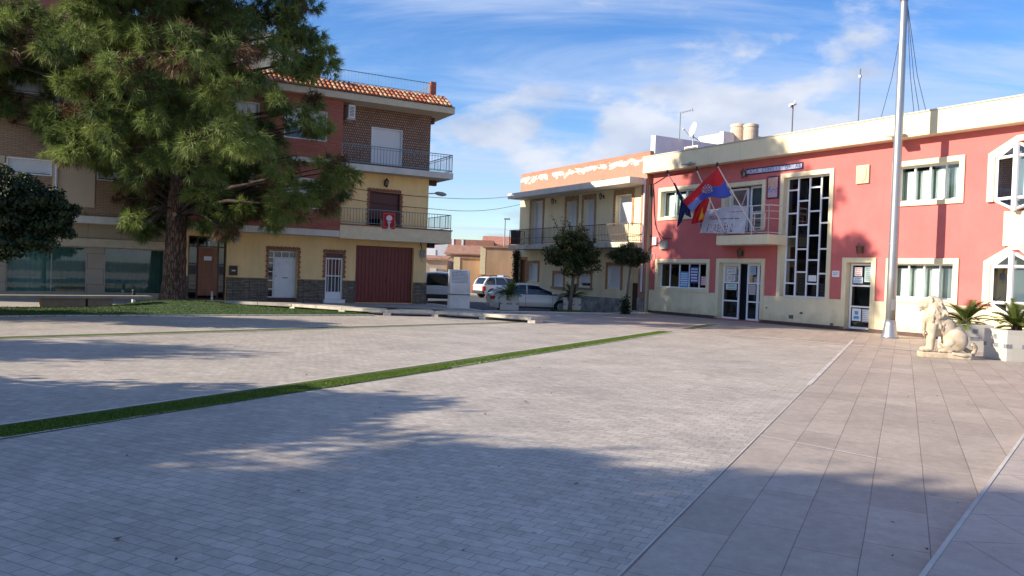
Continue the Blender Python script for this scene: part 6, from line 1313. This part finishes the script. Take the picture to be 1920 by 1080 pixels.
    for a in (ax0, ax1):
        for sg_ in (-1, 1):
            m = M(); prof = [(r_w * .55, -.10), (r_w * .93, -.105), (r_w, -.07), (r_w, .07), (r_w * .93, .105), (r_w * .62, .11), (r_w * .60, .06)]
            q = Matrix.Rotation(R(-90 * sg_), 3, 'X'); mm = M(); mm.lathe((0, 0, 0), prof, 26); v = [q @ Vector(p) + Vector((a, sg_ * (w2 - .14), r_w)) for p in mm.v]; wh = M(); wh.add(v, mm.f); wo = wh.build('wheel', TYRE, t, smooth=False)
            mm = M(); mm.lathe((0, 0, 0), [(r_w * .10, .105), (r_w * .12, .108)], 12)
            for s5 in range(5):
                an = s5 * 2 * math.pi / 5; c, s_ = math.cos(an), math.sin(an); mm.prism([(c * r_w * .08 - s_ * r_w * .09, s_ * r_w * .08 + c * r_w * .09, .085), (c * r_w * .60 - s_ * r_w * .07, s_ * r_w * .60 + c * r_w * .07, .095), (c * r_w * .60 + s_ * r_w * .07, s_ * r_w * .60 - c * r_w * .07, .095), (c * r_w * .08 + s_ * r_w * .09, s_ * r_w * .08 - c * r_w * .09, .085)], (0, 0, .012))
            ringv = M(); ringv.lathe((0, 0, 0), [(r_w * .58, .075), (r_w * .64, .112), (r_w * .60, .114), (r_w * .54, .08)], 24); mm.add(ringv.v, ringv.f); ringv = M(); ringv.lathe((0, 0, 0), [(r_w * .56, .02), (r_w * .1, .03)], 16)
            v = [q @ Vector(p) + Vector((a, sg_ * (w2 - .14), r_w)) for p in mm.v]; rm = M(); rm.add(v, mm.f); rm.build('rim', RIM, wo)
    m = M(); m.box(-hx - .01, -hx + .16, -w2 * .86, w2 * .86, clear + .05, clear + .28); m.build('rear_bumper', BUMP if suv else body, t, bevel=.03)
    m = M(); m.box(hx - .16, hx + .01, -w2 * .8, w2 * .8, clear + .05, clear + .26); m.build('front_bumper', BUMP if suv else body, t, bevel=.03)
    for sg_ in (-1, 1):
        m = M(); m.box(-w2 * 0 + ax0 + r_w + .1, ax1 - r_w - .08, sg_ * w2 * .95, sg_ * (w2 * 1.0 + .012), clear + .03, clear + .12 + (.1 if suv else .0)); m.build('side_skirt', BUMP, t, bevel=.01)
        z_l = top(-hx + .1) * .86; m = M(); m.box(-hx - .012, -hx + .22, sg_ * w2 * .74, sg_ * w2 * .97, z_l - (.30 if suv else .14), z_l + .02); m.build('tail_light', mat('tail_light', (.45, .02, .02), .25), t, bevel=.02)
        m = M(); m.box(hx - .35, hx - .02, sg_ * w2 * .62, sg_ * w2 * .93, hood * .66, hood * .66 + .12); m.build('headlight', mat('headlight_glass', (.6, .62, .65), .15), t, bevel=.02)
        xm = x3 - .32; m = M(); m.box(xm - .08, xm + .06, sg_ * (w2 * .95), sg_ * (w2 + .13), belt + .0, belt + .13); m.build('wing_mirror', BUMP if suv else body, t, bevel=.03)
        m = M(); 
        for xh in ((-.15, -.95) if suv else (-.25,)): m.box(xh - .09, xh + .09, sg_ * (halfw(0) - .01), sg_ * (halfw(0) + .025), belt * .80, belt * .80 + .035)
        m.build('door_handle', BUMP if suv else body, t)
        m = M()
        for xd in ((x3 - .35, .02, ax0 + .35) if suv else (x3 - .35, -.45)): m.box(xd - .006, xd + .006, sg_ * (halfw(xd) - .01), sg_ * (halfw(xd) + .003), clear + .14, belt * .9)
        m.build('door_gap', BUMP, t)
    m = M(); m.box(-hx - .018, -hx - .011, -.26, .26, .62 if not suv else .78, .74 if not suv else .90); m.build('number_plate', PW, t)
    return t
SILVER = paint('silver_beige_paint', (.62, .58, .50)); WPAINT = paint('white_car_paint', (.68, .70, .72))
car('parked_car', 'silver three door hatchback parked behind the two far planters', (.98, 38.6, -.22), R(81), 4.30, 1.80, 1.42, .93, .88, (-1.98, -1.02, .25, 1.22), SILVER, r_w=.32)
pc_ = car('police_car', 'white police off-road car with roof rails and light bar by the brown wall', (-.75, 59.5, -.22), R(58), 4.30, 1.82, 1.62, 1.03, 1.02, (-2.02, -1.72, .35, 1.10), WPAINT, r_w=.35, suv=True, clear=.30)
m = M(); m.box(-.2, .12, -.45, .45, 1.63, 1.74); m.build('light_bar', mat('pale_light_bar', (.45, .55, .75), .3), pc_, bevel=.02); m = M()
for s_ in (-1, 1): m.path([(-1.5, s_ * .62, 1.60), (-1.3, s_ * .62, 1.68), (.1, s_ * .62, 1.70), (.3, s_ * .62, 1.60)], .025, n=5)
m.build('roof_rails', BUMP, pc_); m = M()
for s_ in (-1, 1): m.box(-1.0, .9, s_ * .915, s_ * .919, .72, .86)
m.build('blue_band', mat('police_blue', (.04, .10, .38), .4), pc_)
vn = car('parked_van', 'white van seen from behind beside the corner of the yellow house', (-4.50, 47.6, -.22), R(-4), 4.30, 1.78, 1.84, 1.05, 1.0, (-2.10, -1.98, .55, 1.35), WPAINT, r_w=.32, suv=True, clear=.26)
M().box(-2.12, -2.105, -.02, .02, .6, 1.0).build('door_seam', BUMP, vn)

# ================================================================== FAR STREET BUILDINGS
def back(name, label, cat, x0, x1, yt, Y, depth, mt, rz=0.0, zb=-.3, roof=None, roofm=None, wins=(), slope=0.0):
    a = atY(x0, yt, Y); b = atY(x1, yt, Y); t = thing(name, label, cat, ((a.x + b.x) / 2, Y, zb), rz); h_ = (b.x - a.x) / 2; z = (a.z + b.z) / 2 - zb
    m = M(); m.add([(-h_, 0, 0), (h_, 0, 0), (h_, depth, 0), (-h_, depth, 0), (-h_, 0, z + slope), (h_, 0, z - slope), (h_, depth, z - slope), (-h_, depth, z + slope)], [(0, 3, 2, 1), (4, 5, 6, 7), (0, 1, 5, 4), (1, 2, 6, 5), (2, 3, 7, 6), (3, 0, 4, 7)]); m.build('wall', mt, t)
    if roof:
        m = M(); m.prism([(-h_ - .15, -.25, z + .01), (h_ + .15, -.25, z + .01), (h_ + .15, depth * .5, z + roof), (-h_ - .15, depth * .5, z + roof)], (0, 0, .12)); m.build('roof', roofm, t)
    for (u0, u1, z0, z1, c) in wins: M().box(-h_ + 2 * h_ * u0, -h_ + 2 * h_ * u1, -.06, -.002, z * z0, z * z1).build('window', c, t)
    return t, h_, z
TANW = mat('tan_stained_render', (.38, .23, .13), .92, var=.22, vscale=.55, streak=.35, c2=(.50, .33, .20)); TAN2 = mat('tan_block', (.44, .30, .20), .9, var=.2, vscale=.8)
TILR = mat('old_tiles', (.33, .17, .11), .9, var=.35, vscale=2.5); GRW = mat('grey_pink_render', (.36, .27, .22), .9, var=.2, vscale=.8); RB2 = brick('far_orange_brick', (.42, .17, .11), (.48, .22, .14), (.34, .2, .15), .5, .25, .02, dirt=.3)
LEMON = mat('pale_yellow_render', (.62, .52, .33), .9, var=.1)
t, h_, z_ = back('tan_wall_building', 'tall blank tan wall behind the police car', 'building', 911, 985, 465, 66, 10, TANW)
M().box(-h_ - .3, h_ + .1, -.12, .3, z_ + .002, z_ + .14).build('coping', TILR, t); M().box(-h_ - .45, -h_ - .002, -.02, 3, z_ - 2.3, z_ + .05).build('pale_edge_pier', LEMON, t)
t, h_, z_ = back('low_tan_wall', 'lower tan wall with streaked top left of the police car', 'wall', 863, 910.5, 485, 67, 6, TANW)
M().box(-h_ - .05, h_, -.1, .3, z_ + .002, z_ + .1).build('coping', TILR, t); M().box(-h_ - .55, -h_ - .002, -.05, 6, 0, z_ + .1).build('sunlit_pale_end', LEMON, t)  # end block coloured paler to stand for sun on the side wall
t, h_, z_ = back('tan_house', 'small tan house with grey tiled roof above the low wall', 'house', 836, 906, 478, 78, 9, TAN2, roof=1.0, roofm=TILR, wins=((.52, .64, .72, .80, PALE), (.80, .9, .70, .78, PALE), (.06, .16, .2, .7, LEMON)))
t, h_, z_ = back('brick_house', 'distant orange brick house with white posts above the roofs', 'house', 840, 926, 449.5, 96, 10, RB2, wins=((.09, .13, .8, 1.02, WHITE), (.30, .34, .8, 1.02, WHITE)))
t, h_, z_ = back('white_house', 'small white house partly hidden behind the corner of the yellow house', 'house', 795, 848, 458, 90, 8, mat('far_white', (.62, .62, .64), .9, var=.1), wins=((.1, .42, .6, .88, WHITE), (.5, .8, .3, .55, PALE)))
t, h_, z_ = back('grey_shed', 'low grey building with flat roof behind the white van', 'building', 790, 838, 487, 72, 6, GRW, wins=((.35, .6, .3, .75, PALE), (.65, .9, .1, .72, mat('grey_shade', (.18, .17, .17), .9))), roof=.35, roofm=TILR)
back('tiled_house', 'distant house with red tiled roof just left of the old house', 'house', 905, 990, 461, 104, 8, TAN2, roof=1.3, roofm=mat('red_tiles', (.42, .18, .11), .9, var=.3, vscale=3))
back('far_house', 'far pale house low behind the street', 'house', 640, 845, 470, 130, 10, GRW); back('far_house', 'far tan house low behind the old house', 'house', 930, 1250, 470, 140, 10, TAN2)
m = M(); m.prism([(-7, 62, -.215), (3, 62, -.215), (3, 66, -.215), (-7, 67, -.215)], (0, 0, .12)); struct('pavement', m, EARTH)
p = atY(945, 452, 80); t = thing('street_lamp', 'distant thin street lamp above the roofs left of the old house', 'street lamp', (p.x, 80, -.2)); zt = atY(947, 411, 80).z + .2
m = M(); m.tube((0, 0, 0), (.05, 0, zt), .09, .06, n=7); m.build('post', STEEL, t); M().box(-.05, .55, -.12, .12, zt - .05, zt + .1).build('lamp_head', STEEL, t)
WIREM = mat('wire_black', (.05, .05, .06), .7)
def wire(label, p0, p1, sag, r=.012):
    m = M(); p0 = Vector(p0); p1 = Vector(p1); m.path([Vector((0, 0, 0)) + (p1 - p0) * (k / 14) + Vector((0, 0, -sag * math.sin(math.pi * k / 14))) for k in range(15)], r, n=4); o = m.build('overhead_wire', WIREM); o.location = p0; tag(o, label, 'wire')
def LW_(px, py, off): u, z = B(px, py, off); return LBF.w(u, -off, z)
def MW_(px, py, off): u, z = Cc(px, py, off); return MBF.w(u, -off, z)
wire('upper thin wire spanning the street gap between the two houses', LW_(804, 369.5, .03), MW_(977, 366, .05), .15)
wire('lower thin wire spanning the street gap between the two houses', LW_(804, 391, .03), MW_(977, 383, .05), .25)
wire('thin wire running across the yellow wall above the brown balcony door', LW_(650, 351, .06), LW_(804, 369.5, .06), .05); wire('thin wire running across the yellow wall beside the brown balcony door', LW_(650, 372, .06), LW_(804, 391, .06), .05)
wire('long wire crossing the beige block behind the trees', LW_(-20, 172, .85), LW_(280, 190, .95), .2)

# ================================================================== FLAGS AND BANNER
def TW_(px, py, off): u, z = A(px, py, off); return Vector((u, -off, z))
def flagpole(label, pb, ob, ptp, ot):
    a = TW_(*pb, ob); b = TW_(*ptp, ot); w_ = THF.w(a.x, a.y, a.z); t = thing('balcony_flagpole', label, 'flagpole', w_, THF.th, 'slanting flagpoles on the balcony'); d = b - a
    M().tube((0, 0, 0), d, .026, .022, n=8).build('pole', mat('white_pole', (.62, .58, .54), .5), t); m = M(); m.lathe(d, [(.01, -.04), (.05, 0), (.065, .05), (.045, .11), (.005, .15)], 10); m.build('finial', BLACKM, t, smooth=True); M().box(-.05, .05, -.05, .05, -.04, .10).build('socket', STEEL, t)
    return a, b
flagpole('slanting pole of the big red and blue flag', (1416, 434), .97, (1345, 311), 2.3)
flagpole('middle slanting pole between the two flags on the balcony', (1360, 438), .97, (1306, 319), 2.3)
flagpole('leftmost slanting pole with the limp navy flag', (1313, 421), .80, (1251.5, 325), 2.3)
def patch(corn, offs, nx, ny, wav, ph=0.0, fr_=2.2):
    """cloth grid; corners top-left, top-right, bottom-right, bottom-left as pixel measured places"""
    g_ = []
    for j in range(ny + 1):
        for i in range(nx + 1):
            u = i / nx; v = j / ny; x = (corn[0][0] * (1 - u) + corn[1][0] * u) * (1 - v) + (corn[3][0] * (1 - u) + corn[2][0] * u) * v; y = (corn[0][1] * (1 - u) + corn[1][1] * u) * (1 - v) + (corn[3][1] * (1 - u) + corn[2][1] * u) * v
            o_ = (offs[0] * (1 - u) + offs[1] * u) * (1 - v) + (offs[3] * (1 - u) + offs[2] * u) * v; o_ += wav * math.sin(fr_ * math.pi * u * 1.3 + v * 2.5 + ph) + wav * .4 * math.sin(7 * u + 9 * v + ph)
            g_.append(TW_(x, y, o_))
    return g_
def cloth(name, parent, g_, nx, ny, mats, fn, org):
    m = M(); m.v = [tuple(p - org) for p in g_]; m.f = [(j * (nx + 1) + i, j * (nx + 1) + i + 1, (j + 1) * (nx + 1) + i + 1, (j + 1) * (nx + 1) + i) for j in range(ny) for i in range(nx)]; m.m = [fn((i + .5) / nx, (j + .5) / ny) for j in range(ny) for i in range(nx)]
    o = m.build(name, mats, parent, smooth=True); so = o.modifiers.new('s', 'SOLIDIFY'); so.thickness = .008; return o
FR = mat('flag_red', (.52, .015, .03), .7); FB = mat('flag_blue', (.05, .085, .48), .7); FN = mat('flag_navy', (.015, .025, .13), .75); FY = mat('flag_yellow', (.75, .42, .03), .7); FG = mat('emblem_gold', (.55, .38, .12), .7); FWH = mat('emblem_white', (.55, .58, .66), .7); FBL = mat('flag_light_blue', (.13, .20, .52), .7)
def flag(label): o_ = TW_(1300, 380, 2); t = thing('flag', label, 'flag', THF.w(o_.x, o_.y, o_.z), THF.th); return t, o_
t, o_ = flag('big flag, red above and blue below, with gold and white crest')
nx, ny = 40, 26; g_ = patch([(1279, 376), (1346, 314), (1371.5, 363), (1298, 396)], (2.1, 2.26, 1.78, 1.9), nx, ny, .07)
# belly of the lower edge
for j in range(ny + 1):
    for i in range(nx + 1): g_[j * (nx + 1) + i] += Vector((0, 0, .16 * math.sin(i / nx * math.pi) * (j / ny) - .10 * math.sin(min(1, i / nx * 1.6) * math.pi) * (1 - j / ny) * .6 + (.14 * math.sin(i / nx * 2 * math.pi - .5) * (j / ny))))
def ff(u, v):
    b_ = .50 + .14 * math.sin(u * 7 + .6) * u
    if u > .86: b_ -= (u - .86) * 1.2
    e = ((u - .55) / .13) ** 2 + ((v - .46) / .26) ** 2
    if e < 1:
        q = math.sin(u * 70) * math.cos(v * 31 + u * 20)
        return 2 if q > .45 else (3 if q < -.5 else (4 if v > .5 else (5 if q > 0 else 4)))
    return 0 if v < b_ else (1 if u > .25 else 6)
cloth('cloth', t, g_, nx, ny, [FR, FB, FG, FWH, FB, FR, FBL], ff, o_)
t, o_ = flag('red and yellow flag hanging in folds below the big flag'); nx, ny = 16, 16; g_ = patch([(1306, 380), (1333, 366), (1317, 417), (1296, 420)], (1.75, 1.7, 1.5, 1.6), nx, ny, .06, 1.0, 4)
cloth('cloth', t, g_, nx, ny, [FR, FY], lambda u, v: 1 if (.55 < u < .95 and .52 + .2 * math.sin(u * 9) < v < .86) else 0, o_)
t, o_ = flag('limp navy blue flag hanging from the leftmost pole'); nx, ny = 12, 14
g1 = patch([(1262, 343), (1266, 343), (1283, 378), (1277, 378)], (2.16, 2.16, 1.75, 1.75), 6, 14, .02, 0, 4); cloth('furled_cloth', t, g1, 6, 14, [FN], lambda u, v: 0, o_)
g1 = patch([(1277, 374), (1290, 384), (1278, 416), (1269, 427)], (1.75, 1.7, 1.6, 1.6), nx, ny, .05, 0, 4); cloth('cloth', t, g1, nx, ny, [FN], lambda u, v: 0, o_)
g1 = patch([(1283, 378), (1294, 389), (1296, 408), (1285, 403)], (1.72, 1.66, 1.6, 1.66), 8, 8, .04, 1, 3); cloth('fold', t, g1, 8, 8, [FN], lambda u, v: 0, o_)
t, o_ = flag('wrinkled white banner with pink heading and drawn figures tied to the balcony railing'); t.name = 'balcony_cloth_banner'; t['category'] = 'banner'
nx, ny = 50, 30; OB = BO + .03; g_ = patch([(1325, 393), (1402, 388.5), (1396, 438), (1312, 437)], (OB,) * 4, nx, ny, .012, 0, 9)
BNR = mat('banner_white', (.50, .50, .56), .8, var=.15, vscale=4); IK1 = mat('ink_pink', (.45, .07, .20), .8); IK2 = mat('ink_dark', (.06, .06, .14), .8); IK3 = mat('ink_brown', (.28, .12, .09), .8)
rB = random.Random(5); cols = {i: rB.choice([0, 0, 3, 3, 2, 1]) for i in range(nx)}; hts = {i: rB.uniform(.58, .74) for i in range(nx)}
def bf(u, v):
    i = int(u * nx)
    if .40 < v < .44 and .2 < u < .86 and i % 7 not in (0,): return 2
    if .13 < v < .16 and .55 < u < .95 and i % 5: return 1
    if v > hts.get(i, .6) and v < .92 and .14 < u < .86 and (cols.get(i, 0)) and rB.random() < .62: return cols[i]
    return 0
cloth('cloth', t, g_, nx, ny, [BNR, IK1, IK2, IK3], bf, o_)
q = TW_(1338, 408, OB + .035) - o_; text_mesh('lettering', 'FEDA', .2, IK1, t, tuple(q), ext=.002)

# ================================================================== LION
lp = gnd(1772, 671); lion = thing('lion_statue', 'cream stone lion sitting on its low plinth facing left, tail curled at the back', 'statue', tuple(lp), R(-20)); lion.scale = (.97, .90, 1.0)
LM_, tt, bb = new_mat('cream_cast_stone'); l = tt.links.new; tcn = N(tt, 'ShaderNodeTexCoord'); nz = N(tt, 'ShaderNodeTexNoise', inp={'Scale': 5.0, 'Detail': 7.0}); l(tcn.outputs['Object'], nz.inputs['Vector']); rp_ = N(tt, 'ShaderNodeValToRGB'); l(nz.outputs['Fac'], rp_.inputs[0])
rp_.color_ramp.elements[0].color = (.33, .25, .165, 1); rp_.color_ramp.elements[0].position = .3; rp_.color_ramp.elements[1].color = (.52, .44, .34, 1); rp_.color_ramp.elements[1].position = .6; l(rp_.outputs[0], bb.inputs['Base Color']); bb.inputs['Roughness'].default_value = .8
n9 = N(tt, 'ShaderNodeTexNoise', inp={'Scale': 60.0, 'Detail': 3.0}); l(tcn.outputs['Object'], n9.inputs['Vector']); bp = N(tt, 'ShaderNodeBump', inp={'Strength': .3, 'Distance': .006}); l(n9.outputs['Fac'], bp.inputs['Height']); l(bp.outputs[0], bb.inputs['Normal'])
def ell(bm, c, r, rot=(0, 0, 0)):
    mtx = Matrix.Translation(Vector(c)) @ Euler([R(a) for a in rot]).to_matrix().to_4x4() @ Matrix.Diagonal((*r, 1)); bmesh.ops.create_icosphere(bm, subdivisions=3, radius=1, matrix=mtx)
def limb(bm, pts, rs, n=14):
    mm = M(); P2 = []; R2 = []
    for i in range(len(pts) - 1):
        for k in range(4): P2.append(Vector(pts[i]).lerp(Vector(pts[i + 1]), k / 4)); R2.append(rs[i] + (rs[i + 1] - rs[i]) * k / 4)
    P2.append(Vector(pts[-1])); R2.append(rs[-1]); mm.path(P2, R2, n=n); vs = [bm.verts.new(p) for p in mm.v]
    for f in mm.f: bm.faces.new([vs[i] for i in f])
bm = bmesh.new(); zP = .13
# x: negative = towards the face, y: negative = towards the viewer
ell(bm, (-.22, 0, .80), (.24, .22, .34), (0, 14, 0))          # chest and shoulders
ell(bm, (-.02, 0, .72), (.30, .21, .24), (0, 42, 0)); ell(bm, (.16, 0, .50), (.27, .23, .28), (0, 40, 0))  # barrel, loin
for s_ in (-1, 1):
    ell(bm, (-.25, s_ * .14, .78), (.14, .10, .24), (0, 8, 0)); limb(bm, [(-.30, s_ * .16, .80), (-.32, s_ * .16, .52), (-.33, s_ * .15, .30), (-.35, s_ * .15, .18)], [.12, .088, .072, .075]); ell(bm, (-.42, s_ * .15, .185), (.125, .075, .06))
    for k in range(4): ell(bm, (-.51, s_ * .15 + (k - 1.5) * .034, .170), (.040, .019, .034))
    ell(bm, (.20, s_ * .19, .42), (.25, .13, .27), (0, 20, 0)); limb(bm, [(.12, s_ * .21, .40), (-.02, s_ * .22, .30), (.12, s_ * .21, .20), (.02, s_ * .22, .175)], [.12, .10, .075, .06]); ell(bm, (-.06, s_ * .22, .180), (.13, .065, .052))
    for k in range(4): ell(bm, (-.16, s_ * .22 + (k - 1.5) * .030, .168), (.034, .017, .03))
# neck, head
limb(bm, [(-.20, 0, .90), (-.26, 0, 1.05), (-.34, 0, 1.20)], [.24, .23, .18]); ell(bm, (-.40, 0, 1.255), (.155, .13, .145)); ell(bm, (-.47, 0, 1.31), (.10, .105, .07), (0, 20, 0))
ell(bm, (-.55, 0, 1.205), (.10, .075, .062), (0, 10, 0)); ell(bm, (-.53, 0, 1.255), (.11, .036, .035), (0, 32, 0)); ell(bm, (-.635, 0, 1.235), (.028, .042, .026))
ell(bm, (-.55, 0, 1.135), (.078, .052, .034), (0, -6, 0)); ell(bm, (-.59, 0, 1.10), (.035, .035, .04))
for s_ in (-1, 1):
    ell(bm, (-.59, s_ * .035, 1.185), (.055, .035, .04)); ell(bm, (-.50, s_ * .075, 1.295), (.04, .03, .022)); ell(bm, (-.36, s_ * .135, 1.37), (.035, .03, .05)); ell(bm, (-.45, s_ * .09, 1.22), (.06, .04, .06))
# mane: volume, then many locks
ell(bm, (-.27, 0, 1.20), (.20, .20, .25)); ell(bm, (-.24, 0, 1.02), (.24, .235, .24)); ell(bm, (-.38, 0, .90), (.13, .15, .24)); ell(bm, (-.42, 0, .72), (.08, .10, .16)); ell(bm, (-.34, 0, 1.39), (.12, .12, .07))
ql = random.Random(3)
for s_ in (-1, 1):
    for k in range(34):
        a = k / 33; x = -.42 + .36 * ql.random() * (1 - .3 * a); z = 1.42 - .62 * ql.random(); y = s_ * (.17 + .07 * ql.random()) * (1 if z < 1.3 else .75)
        ln_ = ql.uniform(.12, .2); limb(bm, [(x, y * .8, z), (x + .05, y * 1.03, z - ln_ * .5), (x + .03 + .03 * ql.random(), y * 1.0, z - ln_)], [.022, .030, .006], 7)
for k in range(22):
    y = ql.uniform(-.12, .12); z = ql.uniform(.62, 1.08); x = -.46 - .03 * math.cos(y * 10) + (0.04 if z > .95 else 0) + .05 * max(0, .75 - z); limb(bm, [(x, y, z), (x - .02, y, z - .08), (x + .01, y, z - .17)], [.024, .030, .006], 7)
for k in range(14):
    y = ql.uniform(-.1, .1); x = ql.uniform(-.36, -.08); limb(bm, [(x, y, 1.44 - max(0, x + .3) * 1.0), (x + .08, y, 1.36 - max(0, x + .3) * 1.2), (x + .12, y, 1.24 - max(0, x + .3) * 1.2)], [.022, .034, .01], 7)
ell(bm, (.0, -.14, .48), (.06, .05, .08))
me = bpy.data.meshes.new('lion_body'); bm.to_mesh(me); bm.free(); o = bpy.data.objects.new('body', me); col.objects.link(o)
rm = o.modifiers.new('r', 'REMESH'); rm.mode = 'VOXEL'; rm.voxel_size = .0115; sm = o.modifiers.new('s', 'SMOOTH'); sm.factor = .5; sm.iterations = 2
dg = bpy.context.evaluated_depsgraph_get(); dg.update(); me2 = bpy.data.meshes.new_from_object(o.evaluated_get(dg)); o.modifiers.clear(); o.data = me2; me2.materials.clear(); me2.materials.append(LM_); o.parent = lion
for p in me2.polygons: p.use_smooth = True
bm = bmesh.new(); limb(bm, [(.40, 0, .24), (.52, -.04, .17), (.60, -.10, .19), (.615, -.14, .28), (.56, -.17, .35), (.50, -.19, .33)], [.05, .05, .05, .05, .055, .03], 12); limb(bm, [(.60, -.12, .20), (.55, -.20, .12), (.35, -.27, .10), (.1, -.28, .13)], [.05, .055, .05, .03], 12)
me = bpy.data.meshes.new('tail'); bm.to_mesh(me); bm.free(); me.materials.append(LM_); o = bpy.data.objects.new('tail', me); col.objects.link(o); o.parent = lion
for p in me.polygons: p.use_smooth = True
m = M(); pts = [(.62 * math.cos(a) * (1 if abs(math.cos(a)) < .9 else 1) + .0, .30 * math.sin(a), 0) for a in np.linspace(0, 6.28, 25)[:-1]]; pts = [(max(-.60, min(.60, p[0] * 1.15)), max(-.27, min(.27, p[1] * 1.2)), 0) for p in pts]; m.prism(pts, (0, 0, zP)); m.build('plinth', LM_, lion, bevel=.02)
